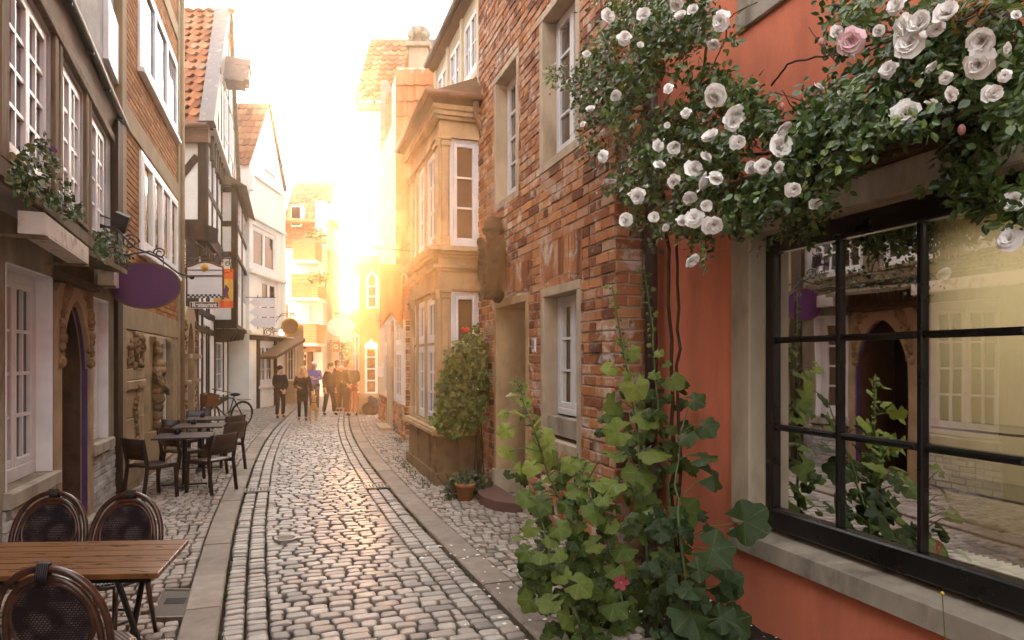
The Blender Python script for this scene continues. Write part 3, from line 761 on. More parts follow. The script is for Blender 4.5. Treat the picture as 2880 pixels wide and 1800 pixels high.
# gable and roof
PG = street(-1.79); g0 = PG.s_(603); yr = 19.85; zr = 11.95; ge = 7.45; gs0 = 16.3 / .951; gsr = yr / .951; gs1 = 2 * gsr - gs0
m = MB(); m.add([PG.w(gs0, ge, 0), PG.w(gs1, ge, 0), PG.w(gsr, zr - .05, 0)], [(0, 1, 2)])
m.fb(PG, gs0, gs1, ge - .1, ge, -.5, .03)
m.build('gable', M_WHITEWALL, h3)
gw = (gsr - .75, gsr + .75, 8.2, 9.5); window(PG, h3, (gsr - 1.5, gsr - .5, 7.9, 9.1), o=.03, cols=2, rows=3, cas=1, fw=.06, sw=0); window(PG, h3, (gsr + .3, gsr + 1.3, 7.9, 9.1), o=.03, cols=2, rows=3, cas=1, fw=.06, sw=0)
m = MB()
for k in range(-4, 5):
    s_ = gsr + k * .75; top = zr - abs(k) * .75 * (zr - ge) / (gsr - gs0); 
    if top > ge + .4 and k not in (-1, 1): m.fb(PG, s_ - .07, s_ + .07, ge, top - .15, 0, .025)
m.fb(PG, gs0 + 1.2, gs1 - 1.2, 9.15, 9.3, 0, .028); m.bar(PG, (gs1 + .1, ge - .3), (gsr, zr + .05), .16, -.05, .12)
m.build('gable_timbers', M_OLDTIMBER, h3)
up = Vector((0, yr - 16.2, zr - 7.4)); ln = up.length; upn = up.normalized()
xe = -1.79 + T * 16.2 - .02
m = MB()
nrows = round(ln / .36)
for r in range(nrows):
    a = r / nrows; b = 1 / nrows
    y = 16.2 + (yr - 16.2) * a; z = 7.42 + (zr - 7.4) * a; xr = -1.79 + T * y - .34
    n_ = 14; pantile(m, (xr - .30 * n_, y, z), (xr, y, z), up, ln * b, .30, ln * b, .045, .05)
m.build('roof', M_TILE, h3, smooth=False)
m = MB(); nn_ = Vector((0, -up.z, up.y)).normalized(); qd = [Vector((-13, 16.2, 7.4)), Vector((xe - .05, 16.2, 7.4)), Vector((-1.79 + T * yr - .05, yr, zr - .02)), Vector((-13, yr, zr - .02))]; m.hexa([p - nn_ * .14 for p in qd] + [p - nn_ * .06 for p in qd]); dn = Vector((0, gs1 * .951 - yr, ge - zr)); 
m.hexa([(-13, yr, zr - .1), (-1.79 + T * yr, yr, zr - .1), (-1.79 + T * 23.4, 23.4, ge - .1), (-13, 23.4, ge - .1), (-13, yr, zr), (-1.79 + T * yr, yr, zr), (-1.79 + T * 23.4, 23.4, ge), (-13, 23.4, ge)])
m.build('roof_deck', M_TIMBER, h3)
m = MB()
nn = Vector((0, -up.z, up.y)).normalized()
p0 = Vector((xe - .30, 16.15, 7.40)); p1 = Vector((xe + .06, 16.15, 7.40)); q0_ = Vector((-1.79 + T * yr - .36, yr, zr)); q1_ = Vector((-1.79 + T * yr + .04, yr, zr))
m.hexa([p0 - nn * .1, p1 - nn * .1, q1_ - nn * .1, q0_ - nn * .1, p0 + nn * .10, p1 + nn * .10, q1_ + nn * .10, q0_ + nn * .10]); m.build('verge_cover', M_ZINC, h3)
m = MB(); m.tube([(-12, 16.1, 7.36), (xe - .1, 16.1, 7.36)], .075, 10); m.box(-12, xe - .12, 16.18, 16.3, 7.0, 7.34); m.build('gutter', M_GUTTER, h3)
m = MB()
for i in range(15): m.ball((-12.4 + i * .3, yr, zr + .02), .17, .1, .09, 8, 6)
m.build('ridge_tiles', M_TILE, h3, smooth=True)
hb = PG.w(gsr - 1.0, 9.45, 0)
m = MB(); m.fb(PG, gsr - 1.2, gsr - .45, 9.60, 9.95, 0, .62); m.fb(PG, gsr - 1.2, gsr - .45, 9.96, 10.16, 0, .66); m.fb(PG, gsr - 1.22, gsr - .43, 9.52, 9.59, 0, .5)
m.build('hoist_box', M_ZINC, h3)
# the projecting bay
PB = street(-1.585); b0 = PB.s_(664); b1 = PB.s_(700); yb = b0 * PB.d.y; xb = PB.w(b0, 0).x
FB = facing(660, yb)
m = MB(); xl = -9.1
m.add([(xl, yb, 2.75), (xb, yb, 2.75), (xb, yb, 7.0), (xl, yb, 7.0)], [(0, 1, 2, 3)])
bw = [(PB.s_(668), PB.s_(678), 5.9, 6.9), (PB.s_(681), PB.s_(694), 5.7, 6.7), (PB.s_(668), PB.s_(678), 3.7, 5.0), (PB.s_(681), PB.s_(692), 3.7, 5.0)]
cuts(m, PB, b0, b1, 2.75, 7.0, bw, .1); m.add([PB.w(b1, 2.75), PB.w(b1, 2.75, -2), PB.w(b1, 7, -2), PB.w(b1, 7)], [(0, 1, 2, 3)])
m.build('bay_wall', M_PANEL, h3)
for w in bw: window(PB, h3, w, o=-.02, cols=2, rows=3, cas=1, fw=.07, sw=0)
m = MB(); m.fb(FB, fx(FB, xb) - .13, fx(FB, xb) + .02, 2.75, 7.0, 0, .035); m.fb(FB, fx(FB, -8.72), fx(FB, -8.66), 5.1, 6.9, 0, .02)
for z in (2.75, 4.85, 5.75, 6.75): m.fb(FB, fx(FB, xl), fx(FB, xb) - .13, z, z + .16 + (.1 if z == 2.75 else 0), 0, .03); m.fb(PB, b0, b1, z, z + .13, 0, .035)
for u in (666, 679.5, 696): s_ = PB.s_(u); m.fb(PB, s_ - .09, s_ + .09, 2.75, 7, 0, .03)
for i in range(5): m.hexa([(xl, yb + .05 + i * .16, 2.35 + i * .02), (xb - .1 - (4 - i) * .05, yb + .05 + i * .16, 2.35 + i * .02), (xb - .1 - (4 - i) * .05, yb + .16 + i * .16, 2.35 + i * .02), (xl, yb + .16 + i * .16, 2.35 + i * .02), (xl, yb + .05 + i * .16, 2.74), (xb - .02, yb + .05 + i * .16, 2.74), (xb - .02, yb + .16 + i * .16, 2.74), (xl, yb + .16 + i * .16, 2.74)])
m.build('bay_timbers', M_TIMBER, h3)
m = MB(); m.hexa([(xl, yb - .25, 7.0), PB.w(b0 - .3, 6.9, .3), PB.w(b1 + .2, 6.9, .3), PB.w(b1, 7.0, -1.6), (xl, yb - .1, 7.75), PB.w(b0 + .2, 7.02, .25), PB.w(b1, 7.02, .25), PB.w(b1, 7.8, -1.6)]); m.build('bay_roof', M_SOFFIT, h3)
# door below the bay, facing the viewer, and the corner posts
YD = 24.7; FD = facing(660, YD)
m = MB(); m.add([(-12, YD, 0), (ux(691) * YD, YD, 0), (ux(691) * YD, YD, 2.8), (-12, YD, 2.8)], [(0, 1, 2, 3)]); m.build('entry_wall', M_PANEL, h3)
m = MB()
for u in (634, 683): m.fb(FD, FD.s_(u) - .12, FD.s_(u) + .12, 0, 2.8, 0, .06)
m.fb(FD, FD.s_(641), FD.s_(676), 2.05, 2.2, 0, .05); m.bar(FD, (FD.s_(667), 2.2), (FD.s_(672), 2.75), .08, 0, .045)
m.build('entry_timbers', M_TIMBER, h3)
window(FD, h3, (FD.s_(644), FD.s_(674), .1, 2.02), o=.05, cols=1, rows=3, cas=1, fw=.07, sw=.08, name='glazed_door')

# ------------------------------------------------------------------ LEFT 4: the white gabled house
h4 = thing('white_gabled_house', 'white rendered house with a brown tiled gable roof beyond the half-timbered one', 'house', (-10, 26, 0))
P4 = Fac((-9.4, 0), (0, 1)); P4.n = Vector((1, 0))
y0, y1, yr4 = 24.45, 28.2, 26.35
k1 = (24.75, 27.25, 5.15, 6.75); k2 = (25.6, 27.4, 3.15, 4.9); k3 = (25.3, 27.0, .85, 2.45)
m = MB(); cuts(m, P4, y0, y1, -.1, 8.8, [k1, k2, k3], .14)
m.add([(-9.4, y0, 8.8), (-9.4, y1, 8.8), (-9.4, yr4, 11.6)], [(0, 1, 2)]); m.add([(-14, y0, 0), (-9.4, y0, 0), (-9.4, y0, 8.8), (-14, y0, 8.8)], [(0, 1, 2, 3)]); m.add([(-14, y1, 0), (-9.4, y1, 0), (-9.4, y1, 8.8), (-14, y1, 8.8)], [(0, 1, 2, 3)])
m.build('wall', M_WHITEWALL, h4)
for k, c in ((k1, 2), (k2, 2), (k3, 2)): window(P4, h4, k, o=-.05, cols=1 if k is not k3 else 2, rows=1 if k is not k3 else 3, cas=c, fw=.09, sw=.09, glass=M_GLASSW, sill=(.1, .08, .08), sillmat=M_WHITEWALL)
window(P4, h4, (26.0, 27.0, 9.1, 10.25), o=.02, cols=1, rows=1, cas=2, fw=.08, sw=.06, sill=(.06, .07, .06), sillmat=M_WHITEWALL)
m = MB()
for z in (4.95, 6.95, 8.5, 2.75): m.cham(P4, y0 - .05, y1 + .02, z, z + .14, 0, .10)
m.fb(P4, y0 - .12, y0 + .12, 7.9, 8.55, 0, .14); m.fb(P4, y1 - .35, y1, 2.9, 8.5, 0, .05)
m.build('moulding', M_WHITEWALL, h4)
m = MB(); up4 = Vector((0, yr4 - y0 + .1, 11.7 - 8.75)); pantile(m, (-14, y0 - .1, 8.78), (-9.36, y0 - .1, 8.78), up4, up4.length, .26, .34, .03, .035); m.build('roof', M_TILE3, h4)
m = MB(); m.hexa([(-14, yr4, 11.62), (-9.3, yr4, 11.62), (-9.3, y1, 8.75), (-14, y1, 8.75), (-14, yr4, 11.74), (-9.3, yr4, 11.74), (-9.3, y1 + .1, 8.85), (-14, y1 + .1, 8.85)]); m.build('rear_roof', M_TILE3, h4)
m = MB()
for u in (678, 724.5, 773): m.fb(P4, P4.s_(u) - .12, P4.s_(u) + .12, 0, 2.7, 0, .05) if P4.s_(u) > y0 else None
m.fb(P4, y0, y1, 2.55, 2.72, 0, .06); m.build('shop_timbers', M_TIMBER, h4)

# shop front with pointed window and tiled canopy
h4b = thing('small_shopfront', 'small bay shopfront with pointed window under a sloping canopy at the left bend', 'shop', (-9.1, 28.5, 0))
YS = 28.3; FS = facing(800, YS); sa, sb = FS.s_(776), FS.s_(829); RS = Fac((ux(829) * YS, YS), (-.2, 1)); RS.n = Vector((1, .2)).normalized()
def pointed(F, par, s0, s1, z0, z1, zs, fw=.08, rows=4, glass=None, lab=None):
    c = (s0 + s1) / 2; hw = (s1 - s0) / 2; prof = [(0, 0), (.0, .28), (.22, .5), (.5, .62), (.72, .78), (1, 1.0)]
    L_ = [(s0, z0)] + [(s0 + hw * a, zs + (z1 - zs) * b) for a, b in prof]; R_ = [(2 * c - a, b) for a, b in L_[::-1][1:]]
    o_ = L_ + R_; inn = [(c + (a - c) * (1 - fw / hw), z0 + fw + (b - z0) * (1 - 1.9 * fw / (z1 - z0))) for a, b in o_]
    m = MB(); m.ring(F, inn, o_, 0, .06)
    for k in range(1, rows): z = z0 + (zs - z0 + .1) * k / rows + .06; m.fb(F, s0 + fw, s1 - fw, z - .02, z + .02, .02, .05)
    w = m.build('pointed_window', M_WHITEPAINT, par); m = MB(); m.prism(F, inn, .01, .018); m.build('pane', glass or M_GLASSW, w); return w
m = MB(); m.fb(FS, sa, sb, 0, 3.3, -1.2, 0); m.build('wall', M_SAND, h4b)
pointed(FS, h4b, FS.s_(778), FS.s_(802), .95, 2.95, 2.4)
for i in range(3): window(RS, h4b, (.1 + i * .55, .58 + i * .55, .9, 2.7), o=.05, cols=1, rows=3, cas=1, fw=.06, sw=0)
window(FS, h4b, (FS.s_(808), FS.s_(827), .95, 2.75), o=.03, cols=2, rows=2, cas=1, fw=.05, sw=0)
m = MB(); m.cham(FS, sa - .02, sb + .03, 0, .85, 0, .08); m.cham(FS, sa - .05, sb + .06, .85, .93, 0, .13); m.build('plinth', M_SAND, h4b)
m = MB(); zc = H + (HOR - 965) / K * 26.5
m.hexa([(-9.38, 25.3, zc - .62), (-8.75, 25.3, zc - .62), (-8.55, 28.25, zc + .1), (-9.38, 28.25, zc + .1), (-9.38, 25.3, zc - .52), (-8.75, 25.3, zc - .52), (-8.55, 28.25, zc + .25), (-9.38, 28.25, zc + .25)]); m.build('canopy', M_SOFFIT, h4b)

# ------------------------------------------------------------------ LEFT 5: tiled house with balconies, facing the viewer
h5 = thing('balcony_house', 'white house with an orange tiled roof and three balconies, left end of street', 'house', (-10, 34, 0))
Y5 = 33.5; F5 = facing(850, Y5); t0, t1 = F5.s_(770), F5.s_(908)
m = MB(); win5 = [(F5.s_(873), F5.s_(893), 5.2, 6.6), (F5.s_(873), F5.s_(893), 3.0, 4.5)]
cuts(m, F5, t0, t1, 0, 7.3, win5, .15); m.add([F5.w(t1, 0), F5.w(t1, 0, -3), F5.w(t1, 10.5, -3), F5.w(t1, 7.3)], [(0, 1, 2, 3)]); m.build('wall', M_WHITEWALL, h5)
for w in win5: window(F5, h5, w, o=-.05, cols=1, rows=1, cas=2, fw=.07, sw=.06, glass=M_GLASSW)
window(F5, h5, (F5.s_(793), F5.s_(815), 3.3, 4.6), o=.03, cols=2, rows=3, cas=1, fw=.07, sw=0)
m = MB(); e0 = F5.w(t0, 7.3, .1); e1 = F5.w(F5.s_(888), 7.3, .1); up5 = Vector((0, 3.4, 4.1)); pantile(m, e0, e1, up5, up5.length, .30, .36, .04, .04)
e2 = F5.w(F5.s_(888), 7.3, .1) + up5 * .62; e3 = F5.w(F5.s_(905), 7.3, .1) + up5 * .62; pantile(m, e2, e3, up5, up5.length * .38, .30, .36, .04, .04); m.build('roof', M_TILE2, h5)
m = MB(); m.box(e1.x - .02, e1.x + .5, 33.5, 36.5, 7.3, 9.6); m.build('dormer_wall', M_WHITEWALL, h5)
m = MB(); p = e0 + up5 * .38; m.box(ux(830) * 35 - .0, ux(830) * 35 + .55, 34.35, 34.9, 8.5, 9.6); dm = m.build('roof_window', M_WHITEPAINT, h5)
m = MB(); m.box(ux(832) * 35, ux(832) * 35 + .42, 34.33, 34.345, 8.6, 9.5); m.build('pane', M_GLASS, dm)
M_BALC = mat('balcony_boards', (.42, .25, .12), .75, .25, 6, .5, 25, .02, stretch=(1, 1, 6))  # boards coloured paler to stand for the haze over them
for zb, zt, u0, u1, pr in ((6.55, 7.45, 846, 915, 1.2), (4.75, 5.85, 845, 926, 1.4), (2.6, 3.5, 842, 927, 1.7)):
    m = MB(); F = F5; s0, s1 = F.s_(u0), F.s_(u1) - .15
    for i in range(10): z = zb + (zt - zb) * i / 10; m.fb(F, s0, s1, z, z + (zt - zb) / 10 - .008, pr - .06, pr); m.fb(F, s1 - .05, s1, z, z + (zt - zb) / 10 - .008, 0, pr - .06)
    b_ = m.build('balcony', M_BALC, h5); m = MB(); m.fb(F, s0 - .05, s1 + .05, zb - .14, zb - .01, 0, pr + .05); m.build('balcony_slab', M_WHITEWALL, b_)
shopm = MB(); shopm.fb(F5, F5.s_(829), F5.s_(862), 0, 2.4, -.5, .02); shopm.build('shop_entrance', M_DARKDOOR, h5)
m = MB()
for i in range(60): m.box(*(lambda x, z: (x, x + .09, Y5 - .06, Y5 - .03, z, z + .12))(ux(832) * Y5 + RN.random() * .55, .7 + RN.random() * 1.4), rnd=RN.random())
m.build('postcard_rack', palette_mat('postcards', [(0, (.2, .2, .3)), (.5, (.6, .5, .4)), (1, (.75, .7, .6))]), h5)
m = MB(); m.fb(F5, F5.s_(828), F5.s_(868), 2.4, 2.6, 0, .9); m.fb(F5, F5.s_(866), F5.s_(880), 0, 2.4, 0, .15); m.build('shop_beam', M_SOFFIT, h5)
window(F5, h5, (F5.s_(881), F5.s_(897), .3, 2.3), o=.02, cols=1, rows=1, cas=1, fw=.09, sw=0, glass=M_GLASSW)
m = MB(); m.prism(F5, [(F5.s_(868), 2.2), (F5.s_(905), 2.75), (F5.s_(905), 2.2)], .1, 1.2); m.build('bracket', M_SAND, h5)

# ------------------------------------------------------------------ far houses in the glow
h6 = thing('pale_row_house', 'pale yellow house front in the sun glow behind the balconies', 'house', (-10.5, 42, 0))
P6 = Fac((-8.95, 33.8), (-.235, 1)); P6.n = Vector((1, .235)).normalized()
hol = [(2 + i * 2.2, 3.1 + i * 2.2, z, z + 1.5) for i in range(6) for z in (1.0, 3.6, 6.0)]
m = MB(); cuts(m, P6, .2, 24, 0, 8.6, hol, .15); m.build('wall', M_CREAM2, h6)
for r_ in hol: window(P6, h6, r_, o=-.04, cols=1, rows=2, cas=1, fw=.09, sw=0)
m = MB(); m.hexa([P6.w(.2, 8.6, .3), P6.w(24, 8.6, .3), P6.w(24, 8.75, .3), P6.w(.2, 8.75, .3), P6.w(.2, 8.7, -3), P6.w(24, 8.7, -3), P6.w(24, 8.8, -3), P6.w(.2, 8.8, -3)]); m.build('roof', M_TILE2, h6)
h7 = thing('lane_end_house', 'low pale house closing the lane behind the crowd, lost in the glow', 'house', (-13, 56, 0))
F7 = facing(985, 56); m = MB(); a, b = F7.s_(930), F7.s_(1100); hol = [(F7.s_(u), F7.s_(u + 22), z, z + 1.5) for u in (945, 975, 1005) for z in (1., 4.0)]
cuts(m, F7, a, b, 0, 7.6, hol, .2); m.build('wall', M_CREAM2, h7)
for r_ in hol: window(F7, h7, r_, o=-.05, cols=2, rows=2, cas=1, fw=.1, sw=0)
m = MB(); pantile(m, F7.w(a, 7.6, .2), F7.w(b, 7.6, .2), (0, 1, .5), 3, .4, .5, .04, .04); m.build('roof', M_TILE2, h7)
# ------------------------------------------------------------------ RIGHT 1: the old brick house
R1 = street(2.81)
C0 = R1.s_(1732); C1 = R1.s_(1347)
hb_ = thing('brick_house', 'old red brick house with pale stone window frames and a doorway, number 8', 'house', R1.w((C0 + C1) / 2, 0))
O1 = rect(R1, 1632, 1520, 1520, 49, 1520, 493); O2 = rect(R1, 1461, 1391, 1391, 225, 1394, 598); O3 = rect(R1, 1636, 1524, 1524, 815, 1637, 1290); OD = rect(R1, 1489, 1393, 1393, 849, 1393, 849); OD = (OD[0], OD[1], 0, OD[3])
HB = [O1, O2, O3, OD]
m = MB(); cuts(m, R1, C0, C1, -.1, 10.5, HB, .05)  # wall top carried up out of view to shade the left houses
SF = Fac(R1.w(C0, 0)[:2], (.951, .309)); SF.n = Vector((.309, -.951)); m.add([SF.w(0, -.1), SF.w(1.2, -.1), SF.w(1.2, 8.6), SF.w(0, 8.6)], [(0, 1, 2, 3)])
m.build('mortar_wall', M_MORTAR, hb_)
m = MB()
LH = (O3[0] - .03, O3[1] + .03, O3[3], O3[3] + .5); DH = (OD[0] - .03, OD[1] + .03, OD[3], OD[3] + .4)
courses(m, R1, C0 - .012, C1, 0, 8.5, HB + [LH, DH], .27, .1, .016, .012, .045, .006)
courses(m, SF, -.012, 1.1, 0, 8.5, (), .27, .1, .016, .012, .045, .006)
def soldier(m, F, h, n, sag=.10):
    """flat arch of bricks on end over an opening"""
    a, b, c, d = h; w = (b - a) / n
    for i in range(n):
        x = a + w * (i + .5); f = (2 * (x - a) / (b - a) - 1); zz = c + sag * (1 - f * f); ti = f * .035
        o = .012 + RN.uniform(-.004, .004)
        q = [(x - w * .40, zz + .012), (x + w * .40, zz + .012), (x + w * .40 + ti, d - .008), (x - w * .40 + ti, d - .008)]
        m.hexa([F.w(p, r, -.045) for p, r in q] + [F.w(p, r, o) for p, r in q])
    for i in range(max(3, n // 4)):
        x = a + (b - a) * (i + .5) / max(3, n // 4); f = (2 * (x - a) / (b - a) - 1); top = c + sag * (1 - f * f) - .004
        if top - c > .03: m.fb(F, x - (b - a) / max(3, n // 4) * .47, x + (b - a) / max(3, n // 4) * .47, c + .006, top, -.045, .01)
soldier(m, R1, LH, 17); soldier(m, R1, DH, 14, .05)
m.build('brickwork', M_BRICK, hb_)
def surround(F, par, h, fw=.10, dep=.16, proud=.016, bottom=True, name='stone_surround', mat_=None):
    a, b, c, d = h; m = MB()
    m.cham(F, a, a + fw, c, d - fw, -dep, proud, .006, .4); m.cham(F, b - fw, b, c, d - fw, -dep, proud, .006, .6)
    m.cham(F, a, b, d - fw + .003, d, -dep, proud + .001, .006, .5)
    if bottom: m.hexa([F.w(a + fw, c, -dep), F.w(b - fw, c, -dep), F.w(b - fw, c, proud), F.w(a + fw, c, proud), F.w(a + fw, c + .14, -dep), F.w(b - fw, c + .14, -dep), F.w(b - fw, c + .09, proud), F.w(a + fw, c + .09, proud)], .5)
    return m.build(name, mat_ or M_STONE, par)
for O, rows in ((O1, 4), (O2, 4), (O3, 3)):
    surround(R1, hb_, O, .095 if O is not O2 else .09, .26, bottom=True)
    hi = .14 if O is not O3 else .36
    if O is O3:
        m = MB(); m.fb(R1, O[0] + .1, O[1] - .1, O[2] + .15, O[2] + .34, -.26, -.03); m.build('sill_block', M_STONEDIRTY, hb_)
    window(R1, hb_, (O[0] + .098, O[1] - .098, O[2] + hi, O[3] - .098), o=-.15, cols=1, rows=rows, cas=2, fw=.06, sw=.05, mw=.028, glass=M_GLASSW, curtain=(O is O3))
surround(R1, hb_, OD, .10, .5, .018, bottom=False, name='door_surround', mat_=M_SANDBAY)
m = MB()
for a, b in ((OD[0] - .02, OD[0] + .12), (OD[1] - .12, OD[1] + .02)): m = MB(); m.cham(R1, a, b, 0, .36, -.5, .05, .012); m.build('surround_base', M_STONE, hb_)
m = MB(); m.fb(R1, OD[0] + .1, OD[1] - .1, 0, OD[3] - .1, -.72, -.62)
for i in range(2):
    for k in range(3): m.cham(R1, OD[0] + .16 + i * .3, OD[0] + .42 + i * .3, .15 + k * .75, .8 + k * .75, -.62, -.6)
m.build('door', M_DARKDOOR, hb_)
m = MB()
for i, (r, z0, z1) in enumerate(((.62, -.02, .15),)):
    pts = []
    c = R1.w((OD[0] + OD[1]) / 2, 0, .02)
    pr = [(math.cos(PI * k / 14), math.sin(PI * k / 14)) for k in range(15)]
    poly = [(R1.d * (x * r) + R1.n * (y * r * .62)) for x, y in pr]
    n = len(poly); m.add([(c.x + p.x, c.y + p.y, z0) for p in poly] + [(c.x + p.x, c.y + p.y, z1) for p in poly], [tuple(range(n))[::-1], tuple(range(n, 2 * n))] + [(k, (k + 1) % n, n + (k + 1) % n, n + k) for k in range(n)])
m.build('doorstep', mat('dark_red_stone', (.14, .075, .06), .6, .2, 4, .2, 60), hb_, bevel=.012)
# number plate
nz = R1.z(1507, 971); ns = R1.s_(1507)
m = MB(); m.cham(R1, ns - .048, ns + .048, nz - .075, nz + .075, .012, .034, .004); pl = m.build('house_number', M_WHITEPAINT, hb_)
fc = bpy.data.curves.new('eight', 'FONT'); fc.body = '8'; fc.size = .15; fc.align_x = 'CENTER'; fc.align_y = 'CENTER'; fc.extrude = .002
def text_obj(body, size, F, s, z, o, matr, par, name, sx=1.0, flip=True, bold=0):
    cu = bpy.data.curves.new(name, 'FONT'); cu.body = body; cu.size = size; cu.align_x = 'CENTER'; cu.align_y = 'CENTER'; cu.extrude = .0015; cu.offset = bold
    ob = bpy.data.objects.new(name, cu); COL.objects.link(ob); bpy.context.view_layer.update()
    me = bpy.data.meshes.new_from_object(ob); bpy.data.objects.remove(ob)
    d3 = Vector((F.d.x, F.d.y, 0)); n3 = Vector((F.n.x, F.n.y, 0)); x3 = Vector((0, 0, 1)).cross(n3)
    vs = [F.w(s, z, o) + x3 * (v.co.x * sx) + Vector((0, 0, v.co.y)) + n3 * v.co.z for v in me.vertices]
    mb = MB(); mb.add(vs, [tuple(p.vertices) for p in me.polygons], .5); return mb.build(name, matr, par)
text_obj('8', .15, R1, ns, nz, .036, M_BLACK, pl, 'numeral', .8)

# carved shield bearer over the door
def scroll_(s, z, r, sg): return [R1.w(s + sg * r * (1 - .7 * k / 16) * math.cos(k * .6), z + r * (1 - .7 * k / 16) * math.sin(k * .6), .27 + .02 * math.sin(k)) for k in range(17)]
M_STAT = mat('dark_carved_stone', (.05, .028, .016), .75, .3, 6, .6, 30, .02)
ss = R1.s_(1421); zz0 = R1.z(1421, 845); zz1 = R1.z(1421, 640); hh_ = zz1 - zz0
st = thing('carved_shield_bearer', 'dark carved figure in a plumed helmet holding an oval shield above the brick doorway', 'relief', R1.w(ss, zz0))
m = MB()
pts = []
for k in range(20):
    a = 2 * PI * k / 20; pts.append((ss + (.23 + .02 * math.cos(4 * a)) * math.cos(a) * (1 + .16 * math.sin(a)), zz0 + .38 + .38 * math.sin(a)))
m.prism(R1, pts, .16, .25); inn = [(ss + (a - ss) * .78, zz0 + .36 + (b - zz0 - .36) * .8) for a, b in pts]; m.ring(R1, inn, pts, .25, .31)
for k in range(10): m.ball(R1.w(ss + RN.uniform(-.08, .08), zz0 + .12 + .05 * k, .26), .045, .045, .05, 7, 5)
for sg_ in (-1, 1):
    m.tube(scroll_(ss + sg_ * .2, zz0 + .74, .09, sg_), .028, 7); m.tube(scroll_(ss + sg_ * .16, zz0 + .06, .07, sg_), .025, 7)
m.build('shield', M_STAT, st)
m = MB()
m.ball(R1.w(ss, zz0 + .64, .1), .14, .12, .17); m.ball(R1.w(ss, zz0 + .40, .06), .15, .10, .3); m.ball(R1.w(ss + .02, zz0 + .08, .10), .09, .09, .12)
m.tube([R1.w(ss + .17, zz0 + .66, .1), R1.w(ss + .22, zz0 + .52, .22), R1.w(ss + .1, zz0 + .5, .3)], [.06, .055, .045], 8); m.tube([R1.w(ss - .17, zz0 + .66, .1), R1.w(ss - .23, zz0 + .5, .2), R1.w(ss - .16, zz0 + .42, .3)], [.06, .055, .045], 8)
m.tube([R1.w(ss, zz0 + .7, .12), R1.w(ss, zz0 + .84, .15)], [.07, .06], 8)
m.build('torso', M_STAT, st, smooth=True)
m = MB(); m.ball(R1.w(ss, zz0 + .88, .18), .10, .11, .12)
m.lathe([(.135, 0), (.15, .02), (.12, .06), (.115, .12), (.07, .18), (.015, .2)], R1.w(ss, zz0 + .89, .17), 12); m.ball(R1.w(ss - .01, zz0 + .88, .28), .03, .03, .05); m.ball(R1.w(ss + .12, zz0 + 1.0, .10), .055, .1, .1); m.tube([R1.w(ss + .05, zz0 + 1.08, .16), R1.w(ss + .14, zz0 + 1.08, .06), R1.w(ss + .16, zz0 + .94, .02)], [.03, .05, .04], 7)
m.build('helmeted_head', M_STAT, st, smooth=True)

# ------------------------------------------------------------------ RIGHT 2: sandstone house with the two-storey bay
BF = street(2.20); bs0 = R1.s_(1347) - .0; cx, cy = -1.037, 9.96; bsn = cy / .951; bsf = BF.s_(1160)
BS = Fac((cx, cy), (.951, .309)); BS.n = Vector((.309, -.951))
hs_ = thing('bay_window_house', 'ochre sandstone house with a projecting two-storey bay of white windows', 'house', BF.w(bsn + 1, 0))
bw_ = .60
def ringbox(m, z0, z1, e, ch=.01, rnd=None):
    """moulding running round the front and near side of the bay, standing e proud"""
    o = [BF.w(bsf + e, z0, -bw_), BF.w(bsf + e, z0, e)]
    A = [Vector((q.x, q.y)) for q in (BF.w(bsf + e, 0, e), BF.w(bsn - e, 0, e))]
    Bp = BS.w(bw_ + .1, 0, e); D = BF.w(bsf + e, 0, -bw_ - .1)
    P = [A[0], A[1], Vector((Bp.x, Bp.y)), Vector((D.x, D.y))]
    m.hexa([(p.x, p.y, z0) for p in P] + [(p.x, p.y, z1) for p in P], rnd)
def profile(m, z, steps):
    for e, h in steps: ringbox(m, z, z + h - .002, e); z += h
m = MB(); profile(m, -.05, [(.10, .25), (.05, .53)])
e_ = .06
for a, b in ((bsn - .02, bsn + .28), (bsn + .5, bsn + 1.3), (bsn + 1.5, bsf - .3)): m.cham(BF, a, b, .12, .70, .02, .075, .01)
for a, b in ((.0, .2), (.26, .55)): m.cham(BS, a, b, .12, .70, .02, .075, .01)
m.build('plinth', mat('stained_plinth_stone', (.24, .165, .09), .8, .3, 3, .4, 40, .01, dirt=(.06, .035, .02), dsc=3, dlo=.45, dhi=.68), hs_)
m = MB(); profile(m, .73, [(.10, .03), (.16, .05), (.13, .03), (.05, .04)]); m.build('plinth_cornice', M_SANDBAY, hs_)
def bayface(F, a, b, z0, z1, holes, par, nm): m = MB(); cuts(m, F, a, b, z0, z1, holes, .1); return m.build(nm, M_SANDBAY, par)
lowf = [(bsn + .32 + i * .77, bsn + 1.04 + i * .77, z0, z1) for i in range(3) for z0, z1 in ((.90, 2.06), (2.10, 2.80))]
upf = [(bsn + .32 + i * .77, bsn + 1.04 + i * .77, 3.62, 5.02) for i in range(3)]
los = [(.16, bw_ - .01, .90, 1.15), (.16, bw_ - .01, 1.98, 2.82)]; los = [(.15, bw_ - .01, .86, 1.62), (.15, bw_ - .01, 1.98, 2.84)]; ups = [(.13, bw_ - .01, 3.50, 5.08)]
bayface(BF, bsn, bsf, .87, 5.4, lowf + upf, hs_, 'bay_front'); bayface(BS, 0, bw_ + .1, .83, 5.4, los + ups, hs_, 'bay_side')
m = MB(); m.add([BF.w(bsf, 0), BF.w(bsf, 0, -.8), BF.w(bsf, 5.4, -.8), BF.w(bsf, 5.4)], [(0, 1, 2, 3)]); m.build('bay_far_side', M_SANDBAY, hs_)
for r_ in lowf: window(BF, hs_, r_, o=-.005, cols=2, rows=3 if r_[3] < 2.08 else 1, cas=1, fw=.055, sw=.05, mw=.03, glass=M_GLASSW)
for r_ in upf: window(BF, hs_, r_, o=-.005, cols=2, rows=3, cas=1, fw=.055, sw=.05, mw=.03)
